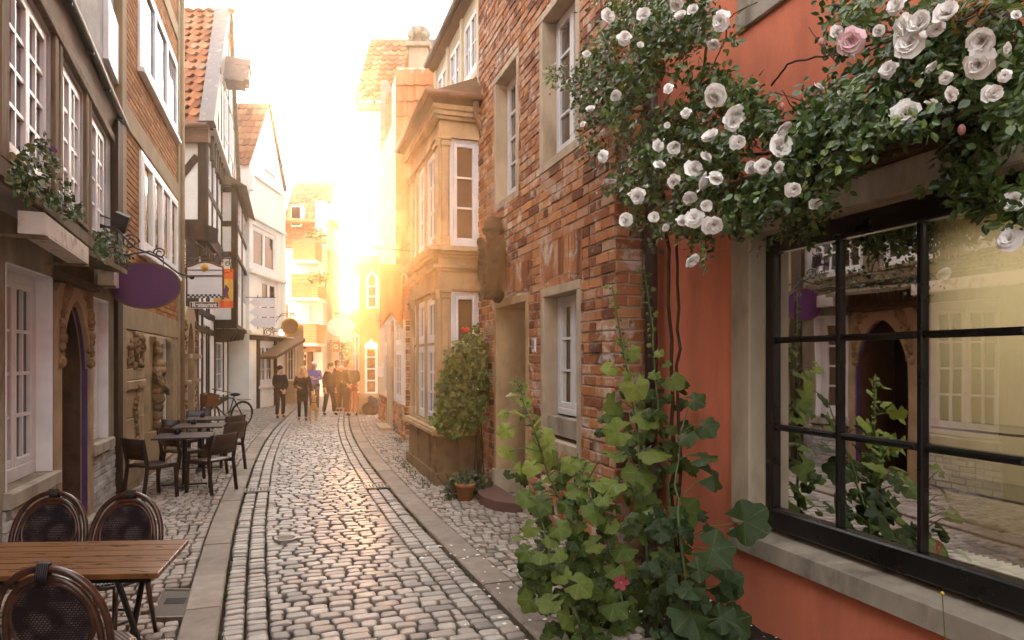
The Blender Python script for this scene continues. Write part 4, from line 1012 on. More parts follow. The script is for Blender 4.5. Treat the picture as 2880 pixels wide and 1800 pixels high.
for r_ in los + ups: window(BS, hs_, r_, o=-.01, cols=1, rows=3 if r_[3] > 4 else 1, cas=1, fw=.06, sw=.05, mw=.025, glass=M_GLASSW)
m = MB()
for z0, z1 in ((.87, 2.86), (3.50, 5.08)):
    for F, a, b in ((BF, bsn - .0, bsn + .26), (BS, .0, .11), (BF, bsf - .24, bsf)):
        m.cham(F, a, b, z0, z1, -.01, .045, .01); m.cham(F, a - .015, b + .02, z0, z0 + .14, -.01, .07, .01); m.cham(F, a - .02, b + .02, z1 - .13, z1 - .05, -.01, .08, .012); m.cham(F, a - .03, b + .03, z1 - .05, z1, -.01, .10, .012)
    for i in range(2): s_ = bsn + 1.08 + i * .77 ; m.cham(BF, s_ - .045, s_ + .045, z0, z1 - .05, -.01, .03, .008)
m.build('pilasters', M_SANDBAY, hs_)
m = MB(); profile(m, 2.862, [(.06, .07), (.04, .20), (.08, .04), (.14, .04), (.10, .015)]); profile(m, 3.23, [(.05, .10), (.09, .04), (.15, .04), (.22, .05), (.17, .03)]); m.build('middle_cornice', M_SANDBAY, hs_)
m = MB(); profile(m, 5.082, [(.05, .09), (.03, .16), (.09, .05), (.13, .05), (.08, .03), (.14, .07)]); m.build('entablature', M_SANDBAY, hs_)
m = MB()
E = .20
def bayring(z, e): return [BF.w(bsf + e, z, -bw_ - .1), BF.w(bsf + e, z, e), Vector((BF.w(bsn - e, z, e))), BS.w(bw_ + .12, z, e)]
r0_, r1_ = bayring(5.535, .12), bayring(5.60, E)
m.add(r0_ + r1_, [(i, i + 1, i + 5, i + 4) for i in range(3)]); r2_ = bayring(5.66, E); m.add(r1_ + r2_, [(i, i + 1, i + 5, i + 4) for i in range(3)])
tp = [R1.w(bsf + .3, 6.1, -.1), R1.w(bsf - .2, 6.12, -.1), R1.w(bsn + .3, 6.12, -.1), R1.w(bsn - .1, 6.1, -.1)]
m.add(r2_ + tp, [(i, i + 1, i + 5, i + 4) for i in range(3)]); m.build('bay_roof', M_SOFFIT, hs_)
m = MB(); r = bayring(5.64, E + .04); m.tube(r[0:3] + [r[3]], .05, 8); g_ = BS.w(bw_ - .12, 5.6, E * .9); m.tube([g_, g_ + Vector((0, 0, -.22)), BS.w(bw_ + .04, 5.15, .12), BS.w(bw_ + .04, .3, .05)], .042, 8); m.build('gutter', M_GUTTER, hs_, smooth=True)
# the wall of the house behind the bay and its upper storey
RW = street(2.83); w0, w1 = C1, 15.35 / .951
m = MB(); cuts(m, RW, w0, w1, -.1, 5.9, [], .1); m.build('wall', M_SANDBAY, hs_)
m = MB(); wu = 13.35 / .951; uh = [(w0 + .1 + i * 1.05, w0 + .98 + i * 1.05, 6.25, 7.2) for i in range(3)]; cuts(m, RW, w0, wu, 5.9, 7.45, uh, .08); m.add([RW.w(wu, 5.9), RW.w(wu, 5.9, -3), RW.w(wu, 9.5, -3), RW.w(wu, 7.45)], [(0, 1, 2, 3)]); m.build('upper_wall', M_CREAM, hs_)
for r_ in uh: window(RW, hs_, r_, o=0, cols=2, rows=2, cas=2, fw=.05, sw=.04)
m = MB()
for i in range(4): s_ = w0 + .04 + i * 1.05; m.fb(RW, s_ - .06, s_ + .06, 5.9, 7.4, 0, .04)
m.fb(RW, w0, wu, 6.1, 6.2, 0, .045); m.build('upper_timbers', M_CREAM, hs_)
m = MB(); m.hexa([RW.w(w0 - .1, 7.42, 0), RW.w(wu, 7.42, 0), RW.w(wu, 7.5, .12), RW.w(w0 - .1, 7.5, .12), RW.w(w0 - .1, 7.5, 0), RW.w(wu, 7.5, 0), RW.w(wu, 7.56, .12), RW.w(w0 - .1, 7.56, .12)]); m.build('eaves', M_SOFFIT, hs_)
m = MB(); m.tube([RW.w(w0 - .1, 7.56, .17), RW.w(wu, 7.56, .17)], .06, 8); m.build('eaves_gutter', M_IRON, hs_)
m = MB(); dw = (w0 + .3, w0 + 1.9, 7.9, 9.0); cuts(m, RW, w0 + .0, w0 + 2.3, 7.5, 9.6, [dw], .1, o=-.1); m.add([RW.w(w0 + 2.3, 7.5, -.1), RW.w(w0 + 2.3, 7.5, -2), RW.w(w0 + 2.3, 9.6, -2), RW.w(w0 + 2.3, 9.6, -.1)], [(0, 1, 2, 3)]); m.build('dormer', M_CREAM, hs_); window(RW, hs_, dw, o=-.12, cols=2, rows=2, cas=2, fw=.06, sw=.04)
m = MB(); pantile(m, RW.w(w0 - .1, 7.6, .12), RW.w(wu, 7.6, .12), (RW.n.x * -1, RW.n.y * -1, 1.1), 4, .3, .36, .04, .04); m.build('roof', M_TILE, hs_)

# ------------------------------------------------------------------ RIGHT 3: tile-hung house with the brick ground floor
P3 = street(2.287, -.304); y3 = 15.35; s30 = y3 / P3.d.y; s31 = 21.0 / P3.d.y; x3 = 2.287 - .304 * y3
h8 = thing('tile_hung_house', 'narrow house with an orange tile-hung side wall and white windows over brick plinth', 'house', P3.w(s30 + 2, 0))
wl = [(P3.s_(1128), P3.s_(1112), .85, 2.05), (P3.s_(1128), P3.s_(1112), 2.2, 2.9), (P3.s_(1093), P3.s_(1083), .85, 2.05), (P3.s_(1093), P3.s_(1083), 2.2, 2.9)]
wl += [(s30 + 1.3 + i * 1.5, s30 + 2.3 + i * 1.5, z, z + 1.4) for i in range(3) for z in (3.9, 6.0)]
PU3 = P3.off(.21)
m = MB(); cuts(m, P3, s30, s31, -.1, 3.1, wl[:4], .1); cuts(m, P3, s30, s31, 3.1, 8.0, wl[4:], .1); cuts(m, PU3, s30, s30 + .9, 2.75, 8.3, [], .1); m.add([(x3, y3, -.1), (x3 + 4, y3, -.1), (x3 + 4, y3, 3.1), (x3, y3, 3.1)], [(0, 1, 2, 3)]); m.add([(x3 - .2, y3, 3.1), (x3 + 4, y3, 3.1), (x3 + 4, y3, 8.4), (x3 - .2, y3, 8.4)], [(0, 1, 2, 3)]); m.build('wall', M_CREAM2, h8)
for r_ in wl: window(P3, h8, r_, o=-.01, cols=2, rows=3 if r_[2] < 1 else 2, cas=1, fw=.06, sw=.04)
m = MB(); S3 = Fac((x3, y3), (1, 0)); S3.n = Vector((0, -1))
courses(m, P3, s30, s31, 0, .8, [(P3.s_(1108), P3.s_(1094), -1, 1)], .27, .11, .02, .03, .05); courses(m, S3, -.02, .26, 0, 4.6, (), .27, .13, .022, .03, .05, .003, .0); courses(m, S3, .26, 2.4, 0, .9, (), .27, .13, .022, .03, .05)
m.build('brickwork', M_BRICK, h8)
m = MB(); m.cham(P3, P3.s_(1108), P3.s_(1095), 0, 3.1, 0, .07); m.fb(P3, s30 + .1, s31, 3.0, 3.2, 0, .08); m.fb(P3, P3.s_(1110), P3.s_(1093), 0, .12, 0, .35); m.build('stone_pier', M_STONE, h8)
m = MB(); pantile(m, (x3 - .22, y3 - .06, 2.75), (x3 + 3.03, y3 - .06, 2.75), (0, .003, 1), 5.6, .25, .36, .045, .05)
m.build('tile_hanging', M_TILE2, h8)
m = MB()
for i in range(10): m.ball((x3 + .5 + i * .3, y3 + .5, 8.42), .17, .13, .10, 8, 6)
m.build('ridge_tiles', M_TILE2, h8, smooth=True)
# stone pinnacle on the gable shoulder
pc = Vector((x3 + .25, y3 + .25, 0)); zt = lambda v: H + (HOR - v) / K * (y3 + .25)
m = MB(); m.box(pc.x - .26, pc.x + .30, pc.y - .2, pc.y + .3, zt(270), zt(222)); m.box(pc.x - .33, pc.x + .36, pc.y - .28, pc.y + .36, zt(222), zt(212)); m.box(pc.x - .2, pc.x + .22, pc.y - .18, pc.y + .24, zt(212), zt(142)); m.box(pc.x - .27, pc.x + .29, pc.y - .25, pc.y + .31, zt(142), zt(130))
cc = (pc.x, pc.y); 
pn = m.build('pinnacle', M_STONE, h8, bevel=.02)
m = MB(); m.lathe([(.2, zt(130)), (.14, zt(122)), (.2, zt(112)), (.23, zt(100)), (.17, zt(88)), (.22, zt(82)), (.08, zt(78))], (pc.x + .01, pc.y + .03, 0), 10)
for k in range(8): a = k * PI / 4; m.ball((pc.x + .2 * math.cos(a), pc.y + .2 * math.sin(a), zt(98 + 12 * (k % 2))), .08, .08, .11, 7, 5)
m.build('finial', M_STONEDIRTY, pn, smooth=True)

# ------------------------------------------------------------------ RIGHT 4: tall white house with the slate strip
h9 = thing('tall_white_house', 'tall white house with an orange pantile roof rising over the right side', 'house', (-4.5, 25, 0))
Y9 = 23.6; F9 = facing(1005, Y9); e0 = F9.s_(1003); e1 = F9.s_(1240); zE = H + (HOR - 288) / K * Y9; zR = H + (HOR - 116) / K * (Y9 + 2.6)
P9 = Fac((ux(1003) * Y9, Y9), (-.225, 1)); P9.n = Vector((-1, -.225)).normalized()
m = MB(); m.add([F9.w(e0, 0), F9.w(e1, 0), F9.w(e1, zE), F9.w(e0, zE)], [(0, 1, 2, 3)]); hol = [(2 + i * 2.4, 3.2 + i * 2.4, z, z + 1.6) for i in range(7) for z in (4.2, 7.0)]; cuts(m, P9, 0, 20, 0, zE, hol, .12); m.build('wall', M_WHITEWALL, h9)
for r_ in hol: window(P9, h9, r_, o=-.03, cols=2, rows=2, cas=1, fw=.09, sw=0)
m = MB(); up9 = Vector((0, 2.75, zR - zE)); pantile(m, F9.w(F9.s_(997), zE - .02, .15), F9.w(F9.s_(1120), zE - .02, .15), up9, up9.length, .30, .36, .045, .05); m.build('roof', M_TILE, h9)
m = MB(); m.hexa([(ux(997) * Y9, Y9 + 2.6, zR - .02), (ux(1300) * Y9, Y9 + 2.6, zR - .02), (ux(1300) * Y9, Y9 + 8, zE), (ux(997) * Y9, Y9 + 8, zE), (ux(997) * Y9, Y9 + 2.6, zR + .1), (ux(1300) * Y9, Y9 + 2.6, zR + .1), (ux(1300) * Y9, Y9 + 8, zE + .1), (ux(997) * Y9, Y9 + 8, zE + .1)]); m.build('rear_roof', M_TILE, h9)
m = MB(); m.fb(F9, e0 - .05, F9.s_(1072), zE - .28, zE - .03, 0, .1); m.build('roof_board', M_STONE, h9)
m = MB(); Y9b = 22.4; x0 = ux(1070) * Y9b
for i in range(34): z = 5.4 + i * .165; m.box(x0, x0 + .24, Y9b - .02 + .01 * (i % 2), Y9b + 1.0, z, z + .16)
m.build('slate_strip', M_SLATE, h9)
m = MB(); m.box(ux(1088) * 22.5, ux(1125) * 22.5, 22.5, 23.5, 4, 10.4); pantile(m, (ux(1086) * 22.4, 22.38, 4.0), (ux(1130) * 22.4, 22.38, 4.0), (0, .003, 1), 6.6, .25, .36, .04, .04); m.build('tile_cheek', M_TILE2, h9)
m = MB(); F9d = facing(1190, 20.5); ds0, ds1 = F9d.s_(1160), F9d.s_(1262); dz0, dz1 = H + (HOR - 200) / K * 20.5, H + (HOR - 118) / K * 20.5
m.fb(F9d, ds0, ds1, dz0 - .8, dz1 - .12, -2.5, 0); dm = m.build('dormer', mat('oxblood_boards', (.28, .055, .03), .6, .15, 4, .2, 30), h9)
m = MB(); m.fb(F9d, ds0 - .08, ds1 + .1, dz1 - .118, dz1 + .03, -2.6, .12); m.build('dormer_roof', M_ZINC, dm)
window(F9d, h9, (F9d.s_(1176), F9d.s_(1246), dz0 - .2, dz1 - .22), o=.04, cols=1, rows=1, cas=1, fw=.09, sw=0, glass=M_GLASS)
# terrace behind, further down the lane
m = MB(); PX = Fac((ux(990) * 44, 44), (-.2, 1)); m.box(ux(989) * 44, ux(1010) * 44, 44, 45, 0, 11.9); m.lathe([(.5, 12.0), (.25, 12.4), (.4, 12.9), (.45, 13.4), (.2, 13.9)], (ux(1000) * 44, 44.5, 0), 10); m.build('far_gable_post', M_STONE, h9)

# ------------------------------------------------------------------ RIGHT 5: two-storey shop bay with pointed windows
Y10 = 22.6; F10 = facing(1040, Y10); a_, b_ = F10.s_(1012), F10.s_(1068); zz_ = lambda v: H + (HOR - v) / K * Y10
P10 = Fac((ux(1012) * Y10, Y10), (-.42, 1)); P10.n = Vector((-1, -.42)).normalized()
h10 = thing('lit_shop_bay', 'ochre two-storey shop bay with white pointed windows, a warm lamp glowing inside', 'shop', F10.w((a_ + b_) / 2, 0))
M_OCHRE = mat('ochre_shop_paint', (.44, .27, .10), .6, .12, 3, .15, 40)
m = MB(); pts = [F10.w(a_, 0), F10.w(b_ + .1, 0), F10.w(b_ + .1, 0, -1.4), P10.w(1.3, 0)]
def pr(z0, z1, e=0): 
    c = sum(pts, Vector()) / 4; q = [c + (p - c) * (1 + e) for p in pts]; m.hexa([(p.x, p.y, z0) for p in q] + [(p.x, p.y, z1) for p in q])
pr(.0, 5.15); m.build('wall', M_OCHRE, h10)
m = MB(); pr(0, zz_(1118), .06); pr(zz_(1116), zz_(1106), .14); m.build('plinth', M_SAND, h10)
m = MB(); pr(zz_(918), zz_(905), .12); pr(zz_(905), zz_(882), .16); m.build('cornice', M_OCHRE, h10); m = MB(); pr(5.0, 5.25, .14); m.build('cornice', M_OCHRE, h10)
pointed(F10, h10, F10.s_(1031), F10.s_(1063), zz_(868), zz_(760), zz_(790), .07, 3)
LAMPGL = emit('lamp_lit_display', (1.0, .5, .12), 1.6)
pw = pointed(F10, h10, F10.s_(1027), F10.s_(1062), zz_(1108), zz_(952), zz_(985), .07, 4, mat('display_glass', (.20, .10, .03), .15, .5, 9, 0, spec=.6))
m = MB(); m.ball(F10.w(F10.s_(1045), zz_(972), .07), .20, .03, .10, 12, 8); m.build('glowing_lamp', emit('warm_lamp', (1, .62, .16), 5.0), pw)
for i in range(2):
    for z0, z1 in ((zz_(1105), zz_(940)), (zz_(872), zz_(780))): window(P10, h10, (.08 + i * .6, .58 + i * .6, z0, z1), o=.05, cols=1, rows=3, cas=1, fw=.07, sw=0)
m = MB(); m.ball(F10.w(F10.s_(1040), .22, .14), .26, .14, .22, 10, 7); m.ball(F10.w(F10.s_(1052), .30, .14), .22, .13, .30, 10, 7); m.ball(F10.w(F10.s_(1046), .50, .14), .12, .1, .16, 9, 6); m.build('dark_sack', M_BLACK, h10, smooth=True)

# ------------------------------------------------------------------ RIGHT 0: the salmon house with the shop window
RP = street(3.23); RP.n = Vector((-1, T)).normalized(); PE = RP.s_(1600) + .35
hp = thing('salmon_house', 'salmon rendered house with a big black-framed shop window, nearest on the right', 'house', RP.w(3.5, 0))
sL = RP.s_(2152); SW0 = sL - 4 * .58; SWZ0, SWZ1 = .74, 2.66
ST = (SW0 - .18, RP.s_(2064), .50, 2.88)
UW = (RP.s_(2078) - 1.25, RP.s_(2078), 4.18, 6.2)
m = MB(); cuts(m, RP, -7.5, PE, -.1, 11.0, [ST, UW], .04); m.build('wall', M_PINK, hp)  # unseen upper wall raised to darken the left side of the street
m = MB(); a, b, c, d = ST
m.cham(RP, b - .215, b, c + .17, d - .17, -.26, .03, .012); m.cham(RP, a, a + .18, c + .17, d - .17, -.26, .03, .012); m.cham(RP, a, b, d - .168, d + .02, -.26, .032, .012)
m.build('window_surround', M_STONE, hp)
m = MB(); m.hexa([RP.w(a, c, -.26), RP.w(b, c, -.26), RP.w(b, c, .045), RP.w(a, c, .045), RP.w(a, c + .165, -.26), RP.w(b, c + .165, -.26), RP.w(b, c + .12, .045), RP.w(a, c + .12, .045)]); m.build('window_ledge', M_STONEDIRTY, hp)
m = MB(); m.cham(RP, a - .1, b + .06, d + .022, d + .07, -.05, .07, .01); m.cham(RP, a - .12, b + .08, d + .072, d + .15, -.05, .11, .012); m.cham(RP, a - .16, b + .12, d + .152, d + .20, -.05, .17, .012); m.build('window_cornice', M_DARKSTONE, hp)
# black timber window
z0, z1 = SWZ0 - .06, SWZ1 + .05; fo = -.10; s1 = b - .217; s0 = a + .182
m = MB(); m.cham(RP, s1 - .075, s1, z0, z1, fo - .1, fo, .01); m.cham(RP, s0, s0 + .075, z0, z1, fo - .1, fo, .01); m.cham(RP, s0 + .075, s1 - .075, z0, z0 + .14, fo - .1, fo + .012, .012); m.cham(RP, s0 + .075, s1 - .075, z1 - .13, z1, fo - .1, fo + .004, .01)
nb = 4; xs = [s0 + .075 + (s1 - s0 - .15) * i / nb for i in range(nb + 1)]; zb = [z0 + .14, z0 + .14 + .56, z0 + .14 + 1.16, z1 - .13]
for x in xs[1:-1]: m.cham(RP, x - .019, x + .019, zb[0], zb[3], fo - .07, fo - .012, .008)
for z in zb[1:3]:
    for i in range(nb): m.cham(RP, xs[i] + (.022 if i else 0), xs[i + 1] - (.022 if i < nb - 1 else 0), z - .020, z + .020, fo - .07, fo - .008, .012)
sw = m.build('shop_window', M_BLACK, hp)
t = NT('shop_glass'); gl = t.n('ShaderNodeBsdfGlossy'); gl.inputs['Roughness'].default_value = .015; tr = t.n('ShaderNodeBsdfTransparent'); tr.inputs['Color'].default_value = (.93, .95, .92, 1)
fr = t.n('ShaderNodeFresnel'); fr.inputs['IOR'].default_value = 1.5; nb_ = t.bump(t.noise(1.3, 1), .04, .05); t.l(nb_, gl.inputs['Normal'])
ff = t.math('ADD', t.math('MULTIPLY', fr.outputs[0], 1.6), .27, True); ms = t.n('ShaderNodeMixShader'); t.l(ff, ms.inputs[0]); t.l(tr.outputs[0], ms.inputs[1]); t.l(gl.outputs[0], ms.inputs[2]); M_SHOPGL = t.done(ms)
m = MB()
for i in range(nb):
    for k in range(3): m.add([RP.w(xs[i] + .002, zb[k] + .002, fo - .04), RP.w(xs[i + 1] - .002, zb[k] + .002, fo - .04), RP.w(xs[i + 1] - .002, zb[k + 1] - .002, fo - .04), RP.w(xs[i] + .002, zb[k + 1] - .002, fo - .04)], [(0, 1, 2, 3)])
m.build('pane', M_SHOPGL, sw, recalc=False)
# inside the shop
M_INT = mat('cream_shop_wall', (.52, .45, .30), .9, .06, 2, .1); M_INT2 = mat('white_shop_wall', (.66, .60, .47), .9, .05, 2, .1)
D = 1.7; iz0, iz1 = .62, 2.9
m = MB(); m.add([RP.w(s0 - .3, iz0, -D), RP.w(s1 + .1, iz0, -D), RP.w(s1 + .1, iz1, -D), RP.w(s0 - .3, iz1, -D)], [(0, 1, 2, 3)]); m.add([RP.w(s0 - .3, iz0, -.2), RP.w(s0 - .3, iz0, -D), RP.w(s0 - .3, iz1, -D), RP.w(s0 - .3, iz1, -.2)], [(0, 1, 2, 3)])
m.add([RP.w(s0 - .3, iz1, -.2), RP.w(s1 + .1, iz1, -.2), RP.w(s1 + .1, iz1, -D), RP.w(s0 - .3, iz1, -D)], [(0, 1, 2, 3)]); m.build('shop_interior', M_INT, hp)
m = MB(); m.add([RP.w(s1 + .1, iz0, -.2), RP.w(s1 + .1, iz0, -D), RP.w(s1 + .1, iz1, -D), RP.w(s1 + .1, iz1, -.2)], [(0, 1, 2, 3)]); m.build('shop_side_wall', M_INT2, hp)
m = MB(); m.add([RP.w(s0 - .3, iz0 + .02, -.2), RP.w(s1 + .1, iz0 + .02, -.2), RP.w(s1 + .1, iz0 + .02, -D), RP.w(s0 - .3, iz0 + .02, -D)], [(0, 1, 2, 3)]); m.build('shop_floor', M_OLDTIMBER, hp)
M_CORR = mat('white_cloth', (.62, .62, .58), .7, .08, 4, .1); m = MB(); n = 120; vs = []
for i in range(n * 6 + 1):
    s_ = s0 + .05 + (s1 - s0 - .1) * i / (n * 6); o = .012 * math.sin(i * 2 * PI / 12); vs += [RP.w(s_, .80 + o, -.2), RP.w(s_, .80 + o, -.42)]
m.add(vs, [(2 * i, 2 * i + 2, 2 * i + 3, 2 * i + 1) for i in range(n * 6)]); m.build('ribbed_board', M_CORR, hp, smooth=True)
t = NT('shelf_glass'); M_SHELF = t.done(t.pbsdf((.05, .07, .06), .1, 0, .6, Alpha=.35))
for z in (1.42, 1.05):
    m = MB(); m.fb(RP, s0 - .1, s1 - .28, z, z + .012, -1.25, -.75); sh = m.build('glass_shelf', M_SHELF, hp); m = MB(); m.fb(RP, s0 - .1, s1 - .28, z - .001, z + .013, -.75, -.744); m.build('shelf_edge', M_BLACK, sh)
m = MB(); m.fb(RP, s0 + .9, s0 + .94, .64, 1.6, -.9, -.86); m.fb(RP, s0 + 2.0, s0 + 2.04, .64, 1.6, -.9, -.86); m.build('shelf_post', M_OLDTIMBER, hp)
m = MB(); m.ring(RP, [(s0 + .35, .95), (s0 + .95, .95), (s0 + .95, 1.32), (s0 + .35, 1.32)], [(s0 + .25, .85), (s0 + 1.05, .85), (s0 + 1.05, 1.42), (s0 + .25, 1.42)], -D + .02, -D + .06); fr_ = m.build('picture_frame', M_OLDTIMBER, hp); m = MB(); m.fb(RP, s0 + .35, s0 + .95, .95, 1.32, -D + .02, -D + .03); m.build('picture', M_INT2, fr_)
m = MB(); 
for q in ((s1 - .75, 2.42, -.6), (s0 + .6, 2.05, -.5)):
    m.tube([RP.w(q[0], iz1, q[2]), RP.w(q[0], q[1], q[2])], .006, 5); m.lathe([(.03, 0), (.025, .05), (.012, .09)], RP.w(q[0], q[1] - .09, q[2]), 10)
m.build('spotlights', M_BLACK, hp)
al = bpy.data.lights.new('shop_lamp', 'AREA'); al.energy = SHOP_W; al.size = 2.4; al.size_y = 1.1; al.shape = 'RECTANGLE'; al.color = (1, .88, .68); ao = bpy.data.objects.new('shop_lamp', al); COL.objects.link(ao); ao.location = RP.w((s0 + s1) / 2, iz1 - .05, -.8); ao.rotation_euler = (0, 0, math.atan2(RP.d.y, RP.d.x))
# upper window
a, b, c, d = UW
m = MB(); m.cham(RP, a, a + .14, c + .14, d - .14, -.2, .02, .01); m.cham(RP, b - .14, b, c + .14, d - .14, -.2, .02, .01); m.cham(RP, a, b, c, c + .138, -.2, .03, .01); m.cham(RP, a, b, d - .138, d, -.2, .02, .01); m.build('stone_surround', M_STONEDIRTY, hp)
window(RP, hp, (a + .14, b - .14, c + .14, d - .14), o=-.1, cols=1, rows=3, cas=2, fw=.06, sw=.05)
# ------------------------------------------------------------------ signs, boxes, street furniture
M_GOLD = mat('gilded_metal', (.55, .30, .05), .4, .25, 12, .5, 30, .01, metal=.6)
M_PURPLE = mat('purple_enamel', (.075, .018, .075), .4, .15, 3, .05, 30)
M_SIGNW = mat('white_sign_paint', (.70, .66, .66), .5, .05, 3, .05, 30)
M_BROWN = mat('brown_sign', (.12, .05, .02), .5, .2, 6, .2, 30)
def ell(s, z, a, b, n=40): return [(s + a * math.cos(2 * PI * k / n), z + b * math.sin(2 * PI * k / n)) for k in range(n)]
def scroll(F, s, z, r, turns=1.5, sg=1, o=0, start=0, n=26):
    return [F.w(s + sg * r * (1 - .72 * k / n) * math.cos(start + turns * 2 * PI * k / n), z + r * (1 - .72 * k / n) * math.sin(start + turns * 2 * PI * k / n), o) for k in range(n + 1)]
def across(u, Y, d=(.951, .309)):
    F = Fac((ux(u) * Y, Y), d); F.n = Vector((F.d.y, -F.d.x))
    if F.n.y > 0: F.n = -F.n
    return F
# purple oval sign
A = across(408, 8.3); zc = H + (HOR - 803) / K * 8.3
sg = thing('oval_sign', 'blank purple oval sign with a thin gold rim hanging from a scrolled iron bracket', 'sign', A.w(0, zc - .3))
m = MB(); m.prism(A, ell(0, zc, .395, .275), -.012, .012); m.build('panel', M_PURPLE, sg)
m = MB(); m.ring(A, ell(0, zc, .385, .265), ell(0, zc, .405, .285), -.018, .018); m.build('rim', M_BROWN, sg)
m = MB(); m.tube([A.w(-.52, zc + .72), A.w(-.3, zc + .66), A.w(-.1, zc + .45), A.w(.12, zc + .36), A.w(.36, zc + .17), A.w(.5, zc + .12)], .013, 7)
m.tube([A.w(-.52, zc + .38), A.w(-.2, zc + .36), A.w(.05, zc + .42), A.w(.2, zc + .34)], .010, 6); m.tube(scroll(A, -.16, zc + .52, .10), .010, 6); m.tube(scroll(A, .16, zc + .40, .07, 1.4, -1), .009, 6); m.tube(scroll(A, -.38, zc + .5, .09, 1.5, -1), .009, 6); m.ball(A.w(.52, zc + .12), .03)
m.tube([A.w(-.52, zc + .2), A.w(-.52, zc + .8)], .015, 6); m.tube([A.w(-.2, zc + .24), A.w(-.2, zc + .36)], .006, 5); m.tube([A.w(.2, zc + .24), A.w(.2, zc + .34)], .006, 5)
m.build('bracket', M_IRON, sg, smooth=True)
m = MB(); q = A.w(-.26, zc + .75); Mx = Matrix.Translation(q) @ Euler((.5, .4, .3)).to_matrix().to_4x4(); m.box(-.08, .08, -.03, .03, -.11, .11, M=Mx); m.tube([q, A.w(-.5, zc + .83)], .012, 6); m.tube([q + Vector((0, 0, -.05)), A.w(-.5, zc + .68)], .012, 6); m.build('floodlight', M_IRON, sg)
# restaurant sign
A = across(577, 14.1, (1, 0)); Yq = 14.1; zq = lambda v: H + (HOR - v) / K * Yq
sx_ = lambda u: A.s_(u)
rs = thing('restaurant_sign', 'white hanging board with a gold medallion and a small plate reading Restaurant', 'sign', A.w(0, zq(868)))
m = MB(); top = [(sx_(527) + (sx_(628) - sx_(527)) * k / 16, zq(752) + .10 * max(0.0, math.sin(PI * k / 16)) ** 1.6) for k in range(17)]
m.prism(A, [(sx_(527), zq(838)), (sx_(628), zq(838))] + top[::-1], -.02, .02); bd = m.build('board', M_SIGNW, rs)
m = MB(); m.tube([A.w(a, b + .01, .01) for a, b in top], .022, 7); m.fb(A, sx_(526), sx_(528.5), zq(842), zq(752), -.03, .03); m.fb(A, sx_(626.5), sx_(629), zq(842), zq(752), -.03, .03); m.fb(A, sx_(528.6), sx_(626.4), zq(778), zq(774), .021, .032); m.fb(A, sx_(528.6), sx_(626.4), zq(761), zq(759), .021, .03); m.build('frame', M_BROWN, bd)
m = MB(); m.lathe([(.085, 0), (.075, .02), (.03, .035)], A.w(sx_(576), zq(753), .02), 14, M=Matrix.Rotation(PI / 2, 3, 'X')); m.build('medallion', M_GOLD, rs, smooth=True)
m = MB(); n_ = 16
for i in range(n_):
    for k in range(2):
        if (i + k) % 2: a = sx_(529) + (sx_(626) - sx_(529)) * i / n_; m.fb(A, a, a + (sx_(626) - sx_(529)) / n_, zq(838 - 5 * k), zq(833 - 5 * k), .0215, .026)
m.build('chequer_band', M_BLACK, rs)
m = MB(); m.fb(A, sx_(535), sx_(617), zq(868), zq(849), -.015, .015); m.tube([A.w(sx_(550), zq(849)), A.w(sx_(550), zq(840))], .006, 5); m.tube([A.w(sx_(602), zq(849)), A.w(sx_(602), zq(840))], .006, 5); pl = m.build('name_plate', M_BROWN, rs)
m = MB(); o_ = [(sx_(535), zq(868)), (sx_(617), zq(868)), (sx_(617), zq(849)), (sx_(535), zq(849))]; c_ = (sx_(576), zq(858.5)); inn = [(c_[0] + (a - c_[0]) * .97, c_[1] + (b - c_[1]) * .86) for a, b in o_]; m.ring(A, inn, o_, .015, .02); m.build('plate_rim', M_SIGNW, pl)
text_obj('Restaurant', .135, A, sx_(576), zq(858), .017, M_SIGNW, pl, 'lettering', .86, bold=.004)
m = MB(); z0 = zq(738) + .08
m.tube([A.w(sx_(505), z0), A.w(sx_(655), z0)], .012, 6); m.tube([A.w(sx_(506), zq(840)), A.w(sx_(506), zq(660))], .014, 6)
m.tube([A.w(sx_(508), zq(672)), A.w(sx_(535), zq(668)), A.w(sx_(575), zq(700)), A.w(sx_(610), zq(724)), A.w(sx_(650), zq(726))], .011, 6)
for u, v, r, g_ in ((522, 690, .085, 1), (522, 712, .09, 1), (524, 748, .10, 1), (580, 708, .085, -1), (612, 716, .06, 1), (632, 716, .06, -1), (640, 742, .06, 1), (524, 775, .08, 1)): m.tube(scroll(A, sx_(u), zq(v), r, 1.6, g_), .009, 6)
m.tube([A.w(sx_(645), z0), A.w(sx_(650), zq(765)), A.w(sx_(632), zq(768))], .01, 6)
for u in (548, 606): m.tube([A.w(sx_(u), z0), A.w(sx_(u), zq(757))], .006, 5)
m.build('bracket', M_IRON, rs, smooth=True)
# orange poster flag behind it
A = across(630, 16.0, (1, 0)); zq = lambda v: H + (HOR - v) / K * 16.0
fl = thing('poster_flag', 'orange and yellow banner hung flat behind the restaurant sign', 'banner', A.w(0, zq(866)))
for nm, z0, z1, c in (('top_stripe', 785, 756, (.62, .12, .02)), ('middle_field', 846, 785, (.55, .30, .06)), ('bottom_stripe', 866, 846, (.60, .10, .03))):
    m = MB(); n = 8; vs = []
    for i in range(n + 1):
        s_ = A.s_(604) + (A.s_(655) - A.s_(604)) * i / n; o = .02 * math.sin(i * 1.3); vs += [A.w(s_, zq(z0), o), A.w(s_, zq(z1), o), A.w(s_, zq(z0), o - .006), A.w(s_, zq(z1), o - .006)]
    m.add(vs, [q for i in range(n) for q in ((4 * i, 4 * i + 4, 4 * i + 5, 4 * i + 1), (4 * i + 2, 4 * i + 6, 4 * i + 7, 4 * i + 3))]); m.build(nm, mat(nm, c, .8, .1, 3, .1, 40), fl)
